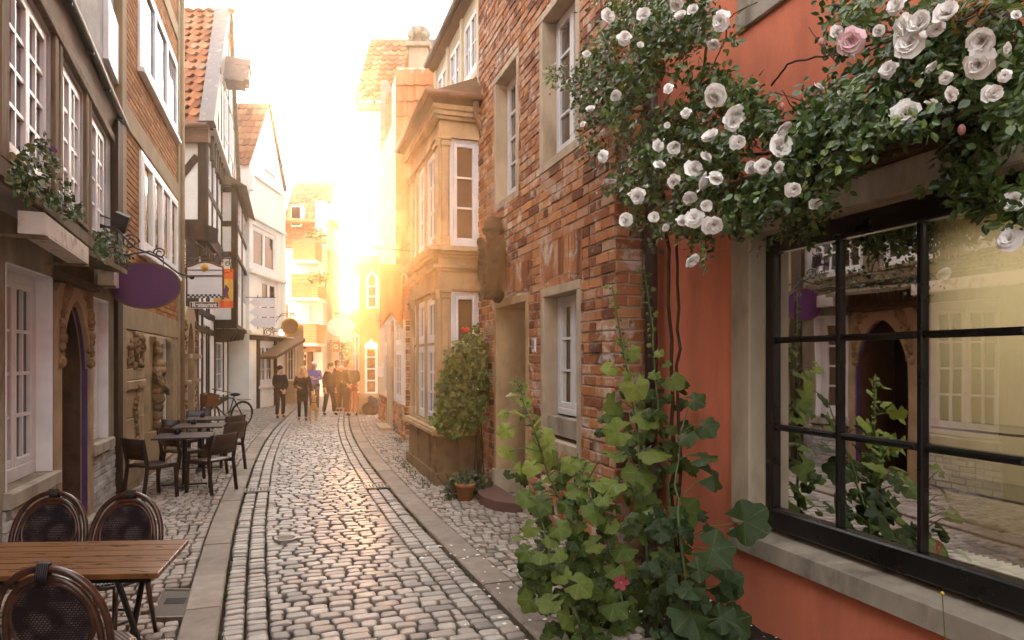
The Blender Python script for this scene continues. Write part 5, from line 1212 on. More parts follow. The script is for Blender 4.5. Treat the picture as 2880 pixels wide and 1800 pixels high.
m = MB(); m.prism(A, [(A.s_(636), zq(800)), (A.s_(646), zq(812)), (A.s_(642), zq(826)), (A.s_(648), zq(842)), (A.s_(634), zq(836)), (A.s_(622), zq(846)), (A.s_(630), zq(828))], .03, .034); m.build('emblem', M_PURPLE, fl)
# small white plate over the timber house door
A = PL; m = MB(); m.cham(PL, PL.s_(567), PL.s_(584), 2.72, 2.9, .04, .06, .005); tag(m.build('name_plate', M_SIGNW), 'small white name plate on the beams of the half-timbered house', 'plate')
# arrow signs
Ya = 23.6; A = across(740, Ya, (1, .0)); zq = lambda v: H + (HOR - v) / K * Ya
for i, (v0, v1) in enumerate(((863, 838), (891, 866), (919, 894))):
    m = MB(); m.prism(A, [(A.s_(701), (zq(v0) + zq(v1)) / 2), (A.s_(717), zq(v0)), (A.s_(775), zq(v0)), (A.s_(775), zq(v1)), (A.s_(717), zq(v1))], -.015, .015)
    tag(m.build('arrow_sign', M_SIGNW), '%s of three blank white arrow boards pointing left on the gable house corner' % ('uppermost', 'middle one', 'lowest')[i], 'sign', 'white arrow boards')
bk = thing('sign_bracket', 'iron bracket carrying the white arrow boards, a scroll curling beneath them', 'bracket', A.w(0, zq(950)))
m = MB(); m.tube([A.w(A.s_(724), zq(830), -.03), A.w(A.s_(724), zq(925), -.03)], .014, 6); m.tube([A.w(A.s_(765), zq(830), -.03), A.w(A.s_(765), zq(925), -.03)], .014, 6); m.tube([A.w(A.s_(690), zq(836), -.03), A.w(A.s_(775), zq(836), -.03)], .013, 6); m.build('post', M_IRON, bk)
m = MB(); m.tube(scroll(A, A.s_(754), zq(935), .16, 1.7), .012, 6); m.tube(scroll(A, A.s_(766), zq(930), .12, 1.5, -1), .01, 6); m.tube([A.w(A.s_(742), zq(922)), A.w(A.s_(742), zq(950))], .012, 6); m.build('scroll', M_IRON, bk, smooth=True)
# gilded wreath sign
Yw = 24.2; A = across(816, Yw, (1, 0)); zq = lambda v: H + (HOR - v) / K * Yw
wr = thing('wreath_sign', 'round brown sign framed by a gilded wreath over the left shopfront', 'sign', A.w(0, zq(946)))
m = MB(); m.prism(A, ell(0, zq(920), .25, .25, 30), -.02, .02); m.build('disc', mat('brown_disc', (.32, .15, .06), .5, .1, 3, .05), wr)
m = MB()
for k in range(36): a = 2 * PI * k / 36; m.ball(A.w(.285 * math.cos(a), zq(920) + .285 * math.sin(a), RN.uniform(-.02, .03)), RN.uniform(.03, .055), .03, RN.uniform(.03, .05), 7, 5)
m.build('wreath', M_GOLD, wr, smooth=True)
m = MB(); m.tube([A.w(A.s_(776), zq(905)), A.w(A.s_(790), zq(885)), A.w(A.s_(812), zq(878)), A.w(A.s_(832), zq(890))], .013, 6); m.tube([A.w(A.s_(776), zq(892)), A.w(A.s_(832), zq(880))], .01, 6); m.tube(scroll(A, A.s_(822), zq(886), .09), .009, 6); m.tube([A.w(0, zq(900)), A.w(0, zq(882))], .008, 5); m.build('bracket', M_IRON, wr, smooth=True)
q = at(792, 935, 24.6); lp = thing('wall_lamp', 'small glowing globe lamp beside the gilded wreath sign', 'lamp', q)
m = MB(); m.ball(q, .10); m.build('globe', emit('lamp_globe', (1, .72, .3), 6), lp, smooth=True); m = MB(); m.tube([q + Vector((-.05, 0, .02)), q + Vector((-.28, 0, .03)), q + Vector((-.28, 0, -.1))], .02, 6); m.build('arm', M_IRON, lp)
# white oval sign
Yo = 21.6; A = across(958, Yo, (1, 0)); zq = lambda v: H + (HOR - v) / K * Yo
ov = thing('oval_sign', 'blank white oval sign hanging over the people in the lane', 'sign', A.w(0, zq(946)))
m = MB(); m.prism(A, ell(0, zq(919), .415, .28), -.02, .02); m.build('panel', M_WHITEPAINT, ov); m = MB(); m.ring(A, ell(0, zq(919), .40, .265), ell(0, zq(919), .44, .305), -.025, .025); m.build('rim', M_SIGNW, ov)
m = MB(); m.tube([A.w(A.s_(940), zq(880)), A.w(A.s_(1012), zq(888))], .016, 6); m.tube([A.w(A.s_(985), zq(884)), A.w(A.s_(996), zq(925)), A.w(A.s_(1012), zq(940))], .012, 6); m.tube(scroll(A, A.s_(990), zq(900), .12), .01, 6)
for u in (945, 970): m.tube([A.w(A.s_(u), zq(881)), A.w(A.s_(u), zq(896))], .007, 5)
m.build('bracket', M_IRON, ov, smooth=True)
# swallow-tailed banner on a pole
Yb = 13.6; A = across(1100, Yb, (1, .05)); zq = lambda v: H + (HOR - v) / K * Yb
bn = thing('swallowtail_banner', 'plain orange brown swallow-tailed cloth banner hanging from a pole by the bay', 'banner', A.w(0, zq(925)))
m = MB(); n = 12; vs = []
for i in range(n + 1):
    f = i / n; s_ = A.s_(1068) + (A.s_(1133) - A.s_(1068)) * f; zb = zq(925) + (zq(884) - zq(925)) * (1 - abs(2 * f - 1)); o = .015 * math.sin(f * 9)
    for k in range(9): z = zq(743) + (zb - zq(743)) * k / 8; vs.append(A.w(s_, z, o * (.3 + k / 8)))
m.add(vs, [(i * 9 + k, i * 9 + 9 + k, i * 9 + 10 + k, i * 9 + k + 1) for i in range(n) for k in range(8)]); b_ = m.build('cloth', mat('rust_orange_cloth', (.42, .16, .035), .85, .15, 3, .2, 80), bn, smooth=True)
sd_ = b_.modifiers.new('cloth', 'SOLIDIFY'); sd_.thickness = .008
m = MB(); m.tube([A.w(A.s_(1050), zq(697)), A.w(A.s_(1166), zq(706))], .018, 7); m.tube([A.w(A.s_(1128), zq(700)), A.w(A.s_(1168), zq(676))], .012, 6)
for u in (1072, 1128): m.tube([A.w(A.s_(u), zq(700)), A.w(A.s_(u), zq(744))], .005, 5)
m.build('pole', M_BROWN, bn)
# letter box and white pipe beside the lit shop bay
q = at(1073, 1045, 19.8); lb = thing('letter_box', 'small white letter box on the wall beside the lit shop bay', 'letter box', q - Vector((0, 0, .15)))
m = MB(); m.box(q.x - .09, q.x + .09, q.y - .06, q.y + .06, q.z - .15, q.z + .12); m.build('case', M_WHITEPAINT, lb, bevel=.01); m = MB(); m.box(q.x - .11, q.x + .11, q.y - .08, q.y + .07, q.z + .122, q.z + .16); m.build('lid', M_WHITEPAINT, lb)
q = gpt(1077, 1182); m = MB(); m.tube([(q[0], q[1], 0), (q[0], q[1], 4.6)], .055, 10)
for z in (.4, 2.0, 3.6): m.lathe([(.07, 0), (.07, .05)], (q[0], q[1], z), 10)
tag(m.build('downpipe', M_WHITEPAINT, smooth=False), 'white drainpipe running down past the small letter box', 'pipe')
# hanging red sign in the lane
Yr = 26.5; A = across(945, Yr, (1, 0)); zq = lambda v: H + (HOR - v) / K * Yr
rd_ = thing('hanging_sign', 'small red hanging sign with a pale mark above the crowd', 'sign', A.w(0, zq(990)))
m = MB(); m.fb(A, A.s_(935), A.s_(956), zq(990), zq(960), -.02, .02); m.build('panel', mat('red_sign', (.55, .10, .04), .6, .1, 3, .05), rd_); m = MB(); m.ring(A, ell(0, zq(975), .05, .06, 16), ell(0, zq(975), .08, .09, 16), .021, .026); m.build('mark', M_SIGNW, rd_); m = MB(); m.tube([A.w(A.s_(928), zq(957)), A.w(A.s_(960), zq(957))], .012, 6); m.build('bar', M_IRON, rd_)
# drainpipe between brick house and salmon house
ps = RP.s_(1866); dp = thing('downpipe', 'dark brown drainpipe running up the corner between brick and salmon walls', 'pipe', RP.w(ps, 0, .12))
m = MB(); m.tube([RP.w(ps, .9, .12), RP.w(ps, 8.4, .12)], .055, 14); m.build('pipe', M_PIPE, dp, smooth=True)
m = MB(); m.lathe([(.075, 0), (.075, .85), (.095, .86), (.095, .92), (.08, .93), (.08, .97), (.06, .98)], RP.w(ps, 0, .12), 14); m.build('cast_foot', M_PIPE, dp, smooth=False)
for z in (1.55, 2.75, 4.3, 6.0): m = MB(); m.lathe([(.068, 0), (.068, .05)], RP.w(ps, z, .12), 14); m.fb(RP, ps - .012, ps + .012, z + .01, z + .04, -.02, .07); m.build('collar', M_PIPE, dp)

# ------------------------------------------------------------------ cast covers in the paving
mc = thing('inspection_cover', 'rectangular cast cover with a small grating let into the left pavement', 'cover', (sum(p[0] for p in MC) / 4, sum(p[1] for p in MC) / 4, 0))
m = MB(); P_ = [Vector((p[0], p[1], 0)) for p in MC]; c = sum(P_, Vector()) / 4
m.hexa([c + (p - c) * .97 + Vector((0, 0, -.04)) for p in P_] + [c + (p - c) * .97 + Vector((0, 0, .012)) for p in P_]); m.build('plate', mat('pebbled_cast_iron', (.07, .052, .038), .6, .3, 60, .9, 90, .01, spec=.5), mc)
m = MB(); n_ = []
for i in range(4):
    a, b = P_[i], P_[(i + 1) % 4]; ai = c + (a - c) * .93; bi = c + (b - c) * .93
    m.hexa([a + Vector((0, 0, -.04)), b + Vector((0, 0, -.04)), bi + Vector((0, 0, -.04)), ai + Vector((0, 0, -.04)), a + Vector((0, 0, .02)), b + Vector((0, 0, .02)), bi + Vector((0, 0, .02)), ai + Vector((0, 0, .02))])
m.build('frame', mat('worn_iron_edge', (.20, .16, .13), .4, .3, 20, .3, 60, metal=.4), mc)
m = MB()
e1 = (P_[1] - P_[0]).normalized(); e2 = (P_[3] - P_[0]).normalized()
for i in range(7): p = c + e2 * (.02 * i - .02) - e1 * .08; m.hexa([p, p + e1 * .15, p + e1 * .15 + e2 * .009, p + e2 * .009] + [x + Vector((0, 0, .016)) for x in (p, p + e1 * .15, p + e1 * .15 + e2 * .009, p + e2 * .009)])
m.build('grating', M_IRON, mc)
def sd_of(u, v):
    x, y = gpt(u, v); i = np.argmin((_X - x) ** 2 + (_Y - y) ** 2); s = _S[i]; cx_, cy_, a, b = cen(s); return s, (x - cx_) * b - (y - cy_) * a
for i, (u, v, lab) in enumerate(((722, 1386, 'slotted iron gully grate by the left kerb near the cafe chairs'), (1040, 1373, 'slotted iron gully grate by the right kerb opposite the sandstone bay'))):
    s, n = sd_of(u, v); n = -HW + .16 if i == 0 else HW - .16; gr = thing('gully_grate', lab, 'drain grate', gp(s, n, .0), 'gully grates'); m = MB()
    def gb(s0, s1, n0, n1, z0, z1): m.hexa([gp(s0, n0, z0), gp(s1, n0, z0), gp(s1, n1, z0), gp(s0, n1, z0), gp(s0, n0, z1), gp(s1, n0, z1), gp(s1, n1, z1), gp(s0, n1, z1)])
    for k in range(3): gb(s - .12 + .11 * k, s - .12 + .11 * k + .025, n - .17, n + .17, .0, .032)
    for k in range(8): gb(s - .119, s + .124, n - .17 + .045 * k, n - .17 + .045 * k + .02, .0, .030)
    m.build('bars', mat('pale_worn_iron', (.26, .23, .2), .4, .2, 20, .2, 60, metal=.3), gr); m = MB(); gb(s - .13, s + .13, n - .18, n + .18, -.02, .012); m.build('pit', M_DARK, gr)  # near-black block stands for the shade below the bars
s, n = sd_of(806, 1531); vc = thing('valve_cover', 'small round cast cover set among the road cobbles', 'cover', gp(s, n, 0)); c = gp(s, n, .02)
m = MB(); m.lathe([(.115, -.02), (.115, .030), (.09, .031), (.088, .024), (.0, .024)], c, 24); m.build('ring', mat('worn_cast_ring', (.24, .21, .18), .45, .2, 20, .3, 60, metal=.3), vc)
m = MB()
for k in range(7): w_ = math.sqrt(max(0, .08 ** 2 - (.024 * (k - 3)) ** 2)); m.box(c.x - w_, c.x + w_, c.y + .024 * (k - 3) - .006, c.y + .024 * (k - 3) + .006, c.z + .022, c.z + .032)
m.build('ribs', M_KERB, vc)

# ------------------------------------------------------------------ rattan bistro chairs and the slatted table
t = NT('woven_rattan'); v_ = t.co.outputs['Generated']
bt = t.n('ShaderNodeTexBrick'); bt.inputs['Scale'].default_value = 1; bt.inputs['Color1'].default_value = (1, 1, 1, 1); bt.inputs['Color2'].default_value = (.55, .55, .55, 1); bt.inputs['Mortar'].default_value = (0, 0, 0, 1)
bt.inputs['Brick Width'].default_value = .017; bt.inputs['Row Height'].default_value = .011; bt.inputs['Mortar Size'].default_value = .0035; bt.inputs['Mortar Smooth'].default_value = .4
mpv = t.n('ShaderNodeMapping'); mpv.inputs['Rotation'].default_value = (PI / 2, 0, 0); t.l(t.co.outputs['Object'], mpv.inputs['Vector']); t.l(mpv.outputs[0], bt.inputs['Vector'])
n = t.noise(9, 2); f = t.mix(1.0, bt.outputs['Color'], t.ramp(n, [(.46, .0), (.62, 1.0)]), 'MULTIPLY')
c = t.mix(f, (.012, .008, .010), (.15, .115, .105)); M_WEAVE = t.done(t.pbsdf(c, .5, 0, .25, t.bump(bt.outputs['Color'], .8, .004)))
t = NT('woven_seat'); ck = t.n('ShaderNodeTexChecker'); ck.inputs['Scale'].default_value = 75; t.l(t.co.outputs['Object'], ck.inputs['Vector']); c = t.mix(ck.outputs['Fac'], (.015, .011, .012), (.42, .34, .30)); M_SEATW = t.done(t.pbsdf(c, .4, 0, .5, t.bump(ck.outputs['Fac'], .5, .004)))
t = NT('bamboo_brown'); n = t.noise(14, 3); c = t.mix(t.ramp(n, [(.35, 0.), (.7, 1.)]), (.022, .008, .005), (.075, .027, .012)); M_BAMBOO = t.done(t.pbsdf(c, .28, 0, .6))
def bistro_chair():
    r = proto('bistro_chair', 'x', 'chair', 'rattan bistro chairs')
    def loop(w, zt, z0, y0, lean, n=26):
        pts = []
        for k in range(n + 1):
            a = PI * k / n; x = -w * math.cos(a); hgt = max(0.0, math.sin(a)) ** .75; z = z0 + (zt - z0) * hgt
            x *= 1 + .0 * hgt; pts.append((x, y0 - lean * (z - z0), z))
        return pts
    m = MB(); o = [(-.205, -.17, .40)] + loop(.245, .915, .56, -.20, .22) + [(.205, -.17, .40)]; m.tube(o, .0165, 9); m.build('outer_hoop', M_BAMBOO, r, smooth=True)
    m = MB(); o2 = [(-.18, -.185, .40)] + loop(.205, .875, .54, -.195, .22) + [(.18, -.185, .40)]; m.tube(o2, .0155, 9); m.build('inner_hoop', M_BAMBOO, r, smooth=True)
    m = MB(); ov_ = []
    for k in range(36): a = 2 * PI * k / 36; z = .665 + .185 * math.sin(a); ov_.append((.178 * math.cos(a), -.193 - .22 * (z - .54), z))
    m.tube(ov_, .013, 8, closed=True); m.build('panel_rim', M_BAMBOO, r, smooth=True)
    m = MB(); vs = [(0, -.193 - .22 * .125, .665)]
    for q in (.5, 1.0):
        for k in range(36): a = 2 * PI * k / 36; z = .665 + .18 * q * math.sin(a); vs.append((.173 * q * math.cos(a), -.193 - .22 * (z - .54), z))
    fs = [(0, 1 + k, 1 + (k + 1) % 36) for k in range(36)] + [(1 + k, 37 + k, 37 + (k + 1) % 36, 1 + (k + 1) % 36) for k in range(36)]
    m.add(vs, fs); pn_ = m.build('woven_back', M_WEAVE, r); sd = pn_.modifiers.new('t', 'SOLIDIFY'); sd.thickness = .012; sd.offset = 0
    m = MB()
    for i in range(6): x = -.022 + i * .0088; m.tube([(x, -.30, .845), (x, -.302, .88), (x, -.29, .935), (x, -.27, .94), (x, -.262, .90), (x, -.262, .86)], .005, 5)
    m.build('cane_wrap', M_BLACK, r, smooth=True)
    m = MB(); m.lathe([(.0, .425), (.20, .425), (.225, .435), (.228, .452), (.21, .462), (.0, .466)], (0, 0, 0), 24, sy=.95); m.build('seat', M_SEATW, r)
    m = MB(); ring = [(.23 * math.cos(2 * PI * k / 24), .218 * math.sin(2 * PI * k / 24), .43) for k in range(24)]; m.tube(ring, .014, 8, closed=True); m.build('seat_rim', M_BAMBOO, r, smooth=True)
    for x, y, x2, y2 in ((-.17, .15, -.19, .20), (.17, .15, .19, .20), (-.18, -.15, -.20, -.23), (.18, -.15, .20, -.23)):
        m = MB(); m.tube([(x, y, .43), (x2, y2, 0)], [.017, .014], 9); m.build('leg', M_BAMBOO, r, smooth=True)
    m = MB(); ring = [(.17 * math.cos(2 * PI * k / 24), .165 * math.sin(2 * PI * k / 24), .17) for k in range(24)]; m.tube(ring, .009, 7, closed=True)
    m.build('stretcher_ring', M_BAMBOO, r, smooth=True)
    return r
bc = bistro_chair()
spots = [(-2.06, 3.26, .06, 'rattan bistro chair nearest of all, its back to the viewer before the slatted table'),
         (-2.60, 4.36, PI - .05, 'rattan bistro chair on the far side of the slatted table, nearer the street'),
         (-3.12, 4.40, PI + .05, 'rattan bistro chair on the far side of the slatted table, nearer the house')]
for i, (x, y, a, lab) in enumerate(spots):
    o = bc if i == 0 else copy_tree(bc); place(o, (x, y, .02), a); o['label'] = lab
# slatted table
tb = proto('slatted_table', 'brown slatted wooden cafe table with a dark iron stand among rattan chairs', 'table')
A_ = Vector((-1.955, 4.13, .76)); ex = Vector((-.988, -.06, 0)).normalized(); B_ = Vector((-1.80, 3.47, .76)); ey = (B_ - A_)
M_TABLE = mat('oiled_teak', (.15, .062, .018), .3, .5, 3, .2, 50, .004, spec=.5, stretch=(2, 14, 2), det=6)
tl = MB(); nsl = 6
for i in range(nsl):
    p = A_ + ey * (i / nsl) ; q = A_ + ey * ((i + 1) / nsl - .012); Lx = ex * 1.5
    P4_ = [p, q, q + Lx, p + Lx]; tl.hexa([x - Vector((0, 0, .028)) for x in P4_] + P4_, i * .17)
tb.location = A_ + ey * .5 + ex * .7 - Vector((0, 0, .74)); ORG[tb.name] = tb.location.copy()
tl.build('tabletop', M_TABLE, tb, bevel=.004)
m = MB(); c0 = A_ + ey * .5 + ex * .33
m.hexa([A_ + ey * .08 + ex * .05 - Vector((0, 0, .06)), A_ + ey * .92 + ex * .05 - Vector((0, 0, .06)), A_ + ey * .92 + ex * 1.4 - Vector((0, 0, .06)), A_ + ey * .08 + ex * 1.4 - Vector((0, 0, .06))] + [A_ + ey * .08 + ex * .05 - Vector((0, 0, .03)), A_ + ey * .92 + ex * .05 - Vector((0, 0, .03)), A_ + ey * .92 + ex * 1.4 - Vector((0, 0, .03)), A_ + ey * .08 + ex * 1.4 - Vector((0, 0, .03))]); m.build('apron', M_BLACK, tb)
for f in (.22, 1.2):
    for g_ in (.1, .9):
        p = A_ + ey * g_ + ex * f; q = A_ + ey * (1 - g_) + ex * f; m = MB(); m.tube([p - Vector((0, 0, .05)), Vector((q.x, q.y, .02))], .016, 8); m.build('leg', M_BLACK, tb)

# ------------------------------------------------------------------ dark cafe tables and chairs
M_CAFE = mat('dark_brown_resin', (.028, .012, .010), .42, .15, 8, .1, 90, .003, spec=.4)
def cafe_chair():
    r = proto('cafe_chair', 'x', 'chair', 'dark cafe chairs')
    m = MB(); n = 8; vs = []
    for i in range(n + 1):
        f = i / n; x = -.21 + .42 * f; dip = .012 * (1 - (2 * f - 1) ** 2)
        for y, dz in ((-.20, .0), (.0, -.006), (.16, .0), (.225, -.014)): vs.append((x, y, .455 + dz - dip))
    m.add(vs, [(i * 4 + k, i * 4 + 4 + k, i * 4 + 5 + k, i * 4 + k + 1) for i in range(n) for k in range(3)]); s_ = m.build('seat', M_CAFE, r, smooth=True); q = s_.modifiers.new('t', 'SOLIDIFY'); q.thickness = .022
    m = MB(); vs = []
    for i in range(n + 1):
        f = i / n; x = -.215 + .43 * f; b = .03 * (1 - (2 * f - 1) ** 2)
        for z, dy in ((.53, -.235), (.67, -.265), (.80, -.285)): vs.append((x, dy - b, z))
    m.add(vs, [(i * 3 + k, i * 3 + 3 + k, i * 3 + 4 + k, i * 3 + k + 1) for i in range(n) for k in range(2)]); s_ = m.build('backrest', M_CAFE, r, smooth=True); q = s_.modifiers.new('t', 'SOLIDIFY'); q.thickness = .014
    for x in (-1, 1):
        m = MB(); m.hexa([(x * .20 - .017, .19, 0), (x * .20 + .017, .19, 0), (x * .20 + .017, .225, 0), (x * .20 - .017, .225, 0), (x * .195 - .017, .17, .44), (x * .195 + .017, .17, .44), (x * .195 + .017, .21, .44), (x * .195 - .017, .21, .44)]); m.build('leg', M_CAFE, r)
        m = MB(); 
        a = [(-.27, 0), (-.21, .44), (-.275, .80)]
        for (y0, z0), (y1, z1) in zip(a, a[1:]): m.hexa([(x * .215 - .014, y0 - .02, z0), (x * .215 + .014, y0 - .02, z0), (x * .215 + .014, y0 + .02, z0), (x * .215 - .014, y0 + .02, z0), (x * .215 - .014, y1 - .02, z1), (x * .215 + .014, y1 - .02, z1), (x * .215 + .014, y1 + .02, z1), (x * .215 - .014, y1 + .02, z1)])
        m.build('leg', M_CAFE, r)
        m = MB(); m.box(x * .20 - .012, x * .20 + .012, -.195, .17, .40, .44); m.build('side_rail', M_CAFE, r)
    return r
cc_ = cafe_chair()
def head(hx, hy): return math.atan2(-hx, hy)
cs = [(-4.72, 8.98, head(.50, .87), 'dark cafe chair nearest the viewer, left of the nearest dark table'),
      (-4.17, 9.42, head(-.92, .39), 'dark cafe chair seen from the side, right of the nearest dark table'),
      (-4.72, 11.15, head(-.95, .30), 'dark cafe chair seen from the side beside the kerb, right of the middle dark table'),
      (-4.98, 10.35, head(.5, .87), 'dark cafe chair tucked between the nearest and the middle dark tables'),
      (-5.25, 12.45, head(-.9, .35), 'dark cafe chair right of the farthest dark table'),
      (-5.62, 11.75, head(.5, .87), 'dark cafe chair with only its back showing between middle and farthest tables'),
      (-6.05, 13.25, head(.5, -.87), 'dark cafe chair behind the farthest dark table, in front of the carved portal')]
for i, (x, y, a, lab) in enumerate(cs):
    o = cc_ if i == 0 else copy_tree(cc_); place(o, (x, y, .03), a); o['label'] = lab
def cafe_table():
    r = proto('cafe_table', 'x', 'table', 'dark cafe tables')
    m = MB(); m.box(-.37, .37, -.37, .37, .715, .74); m.build('tabletop', M_CAFE, r, bevel=.006)
    m = MB(); m.tube([(0, 0, .05), (0, 0, .71)], .035, 10); m.build('column', M_BLACK, r)
    m = MB(); m.hexa([(-.30, -.035, .03), (.30, -.035, .03), (.30, .035, .03), (-.30, .035, .03), (-.30, -.025, .05), (.30, -.025, .05), (.30, .025, .05), (-.30, .025, .05)]); m.hexa([(-.035, -.30, .03), (.035, -.30, .03), (.035, .30, .03), (-.035, .30, .03), (-.025, -.30, .051), (.025, -.30, .051), (.025, .30, .051), (-.025, .30, .051)]); m.build('cross_foot', M_BLACK, r)
    return r
ct = cafe_table(); rz = math.atan2(.325, 1)
tabs = [(-4.66, 9.72, 'dark square cafe table nearest the viewer'), (-5.12, 11.2, 'dark square cafe table in the middle of the three'), (-5.58, 12.55, 'dark square cafe table farthest along, by the bicycle')]
for i, (x, y, lab) in enumerate(tabs):
    o = ct if i == 0 else copy_tree(ct); place(o, (x, y, .03), rz); o['label'] = lab
    m = MB(); m.lathe([(.035, 0), (.05, .02), (.048, .06), (.03, .075), (.034, .08), (.02, .07), (.0, .05)], (x - .16, y + .12, .77), 12)
    tag(m.build('candle_holder', M_BLACK, smooth=True), 'small dark candle holder on the %s dark table' % ('nearest', 'middle', 'farthest')[i], 'candle holder', 'candle holders')

# ------------------------------------------------------------------ bicycle with a wicker basket
bk = proto('bicycle', 'dark bicycle with a big wicker basket leaning beside the timbered house', 'bicycle')
def wheel(y):
    m = MB(); ring = [(0, y + .335 * math.cos(2 * PI * k / 28), .345 + .335 * math.sin(2 * PI * k / 28)) for k in range(28)]; m.tube(ring, .02, 7, closed=True); w = m.build('wheel', M_BLACK, bk, smooth=True)
    m = MB()
    for k in range(14): a = 2 * PI * k / 14; m.tube([(0, y, .345), (0, y + .32 * math.cos(a), .345 + .32 * math.sin(a))], .004, 4)
    m.tube([(-.05, y, .345), (.05, y, .345)], .025, 8); m.build('spokes', M_ZINC, w)
wheel(-.52); wheel(.52)
m = MB(); J = dict(bb=(0, .08, .30), st=(0, .22, .80), hd=(0, -.36, .86), hb=(0, -.40, .70), ra=(0, .52, .345), fa=(0, -.52, .345))
for a, b in (('bb', 'st'), ('bb', 'hb'), ('st', 'hd'), ('hd', 'hb'), ('bb', 'ra'), ('st', 'ra'), ('hb', 'fa')): m.tube([J[a], J[b]], .016, 8)
m.build('frame', M_BLACK, bk, smooth=True)
m = MB(); m.tube([(0, -.36, .86), (0, -.34, 1.02), (0, -.36, 1.04)], .014, 7); m.tube([(-.30, -.14, 1.0), (-.26, -.24, 1.03), (-.12, -.36, 1.05), (.12, -.36, 1.05), (.26, -.24, 1.03), (.30, -.14, 1.0)], .013, 7); m.build('handlebar', M_ZINC, bk, smooth=True)
m = MB(); m.ball((0, .26, .90), .10, .15, .045); m.tube([(0, .22, .80), (0, .24, .88)], .014, 6); m.build('saddle', M_DARKDOOR, bk, smooth=True)
M_WICK = mat('wicker', (.16, .065, .022), .7, .4, 40, .8, 50, .01)
m = MB()
for k in range(9):
    z = .66 + k * .035; w = .17 + .006 * k; d = .13 + .005 * k; m.tube([(-w, -.58 - d, z), (w, -.58 - d, z), (w, -.58 + d, z), (-w, -.58 + d, z)], .018, 6, closed=True)
m.box(-.17, .17, -.71, -.45, .645, .665); m.build('basket', M_WICK, bk)
m = MB(); m.tube([(0, .08, .30), (.09, .08, .30), (.09, .16, .16)], .01, 6); m.tube([(0, .08, .30), (-.09, .08, .30), (-.09, .0, .44)], .01, 6); m.box(.07, .16, .13, .19, .15, .17); m.box(-.16, -.07, -.03, .03, .43, .45); m.build('pedals', M_ZINC, bk)
m = MB(); m.tube([(0, .52 + .36 * math.cos(a), .345 + .36 * math.sin(a)) for a in [PI * k / 10 for k in range(11)]], .018, 6); m.tube([(0, -.52 + .36 * math.cos(a), .345 + .36 * math.sin(a)) for a in [PI * (.15 + k / 11) for k in range(11)]], .018, 6); m.box(-.07, .07, .38, .72, .74, .755); m.build('mudguards', M_BLACK, bk)
bk.location = (-7.45, 17.7, .03); bk.rotation_euler = (0, .10, math.radians(-28))
# leaning pole by the timbered house
q = gpt(572, 1168); m = MB(); m.tube([(q[0], q[1], 0.03), PL.w(PL.s_(557), 2.35, .08)], .022, 7); tag(m.build('leaning_pole', M_IRON), 'thin dark pole leaning on the half-timbered house front', 'pole')
# ------------------------------------------------------------------ plants
M_LEAF = leaf_mat('rose_leaf', [(0, (.025, .05, .011)), (.3, (.06, .11, .024)), (.65, (.11, .18, .04)), (.88, (.20, .27, .06)), (1, (.32, .33, .06))], None, .3, .25, .6)
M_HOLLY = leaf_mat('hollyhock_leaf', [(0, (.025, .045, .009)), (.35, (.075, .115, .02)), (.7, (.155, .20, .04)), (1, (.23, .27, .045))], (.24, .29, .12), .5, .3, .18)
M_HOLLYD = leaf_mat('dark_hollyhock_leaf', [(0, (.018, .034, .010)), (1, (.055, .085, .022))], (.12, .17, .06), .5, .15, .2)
M_VINE = leaf_mat('vine_leaf', [(0, (.035, .06, .01)), (.5, (.12, .18, .028)), (1, (.24, .28, .05))], None, .5, .3)
M_BOXL = leaf_mat('window_box_leaf', [(0, (.015, .03, .01)), (.6, (.05, .08, .02)), (1, (.16, .17, .04))], None, .5, .25)
M_DEAD = leaf_mat('withered_leaf', [(0, (.18, .08, .02)), (1, (.42, .22, .05))], None, .6, .3)
M_STEM = mat('green_stem', (.09, .13, .04), .6, .2, 10, .2, 40)
M_WOODSTEM = mat('thorny_wood', (.05, .032, .02), .7, .3, 12, .4, 40)
t = NT('rose_petal'); r_ = t.attr('rnd'); c = t.ramp(r_, [(0, (.88, .84, .79)), (.6, (.90, .87, .83)), (1, (.88, .76, .73))]); b = t.pbsdf(c, .55, 0, .3); tr = t.n('ShaderNodeBsdfTranslucent'); t.l(c, tr.inputs['Color']); ms = t.n('ShaderNodeMixShader'); ms.inputs[0].default_value = .12; t.l(b.outputs[0], ms.inputs[1]); t.l(tr.outputs[0], ms.inputs[2]); M_PETAL = t.done(ms)
t = NT('pink_rose_petal'); r_ = t.attr('rnd'); c = t.ramp(r_, [(0, (.82, .62, .62)), (1, (.80, .44, .46))]); M_PETALP = t.done(t.pbsdf(c, .55, 0, .3))
RP_ = random.Random(11)
def inside(p, poly):
    x, y = p; c = False; n = len(poly)
    for i in range(n):
        x1, y1 = poly[i]; x2, y2 = poly[(i + 1) % n]
        if (y1 > y) != (y2 > y) and x < (x2 - x1) * (y - y1) / (y2 - y1) + x1: c = not c
    return c
def basis(n, roll):
    n = n.normalized(); a = n.orthogonal().normalized(); b = n.cross(a); return (a * math.cos(roll) + b * math.sin(roll), -a * math.sin(roll) + b * math.cos(roll), n)
def leaflet(mb, p, n, roll, L, W=.55, fold=.18, rnd=None):
    a, b, n = basis(n, roll); w = L * W / 2
    pts = [(0, 0, 0), (.28, w * .85 / L, .03), (.6, w / L * .95, .0), (1, 0, -.10), (.6, -w / L * .95, 0), (.28, -w * .85 / L, .03), (.3, 0, -fold * .3), (.62, 0, -fold * .4)]
    vs = [p + a * (x * L) + b * (y * L) + n * (z * L) for x, y, z in pts]
    mb.add(vs, [(0, 6, 1), (1, 6, 7, 2), (2, 7, 3), (0, 5, 6), (5, 4, 7, 6), (4, 3, 7)], rnd)
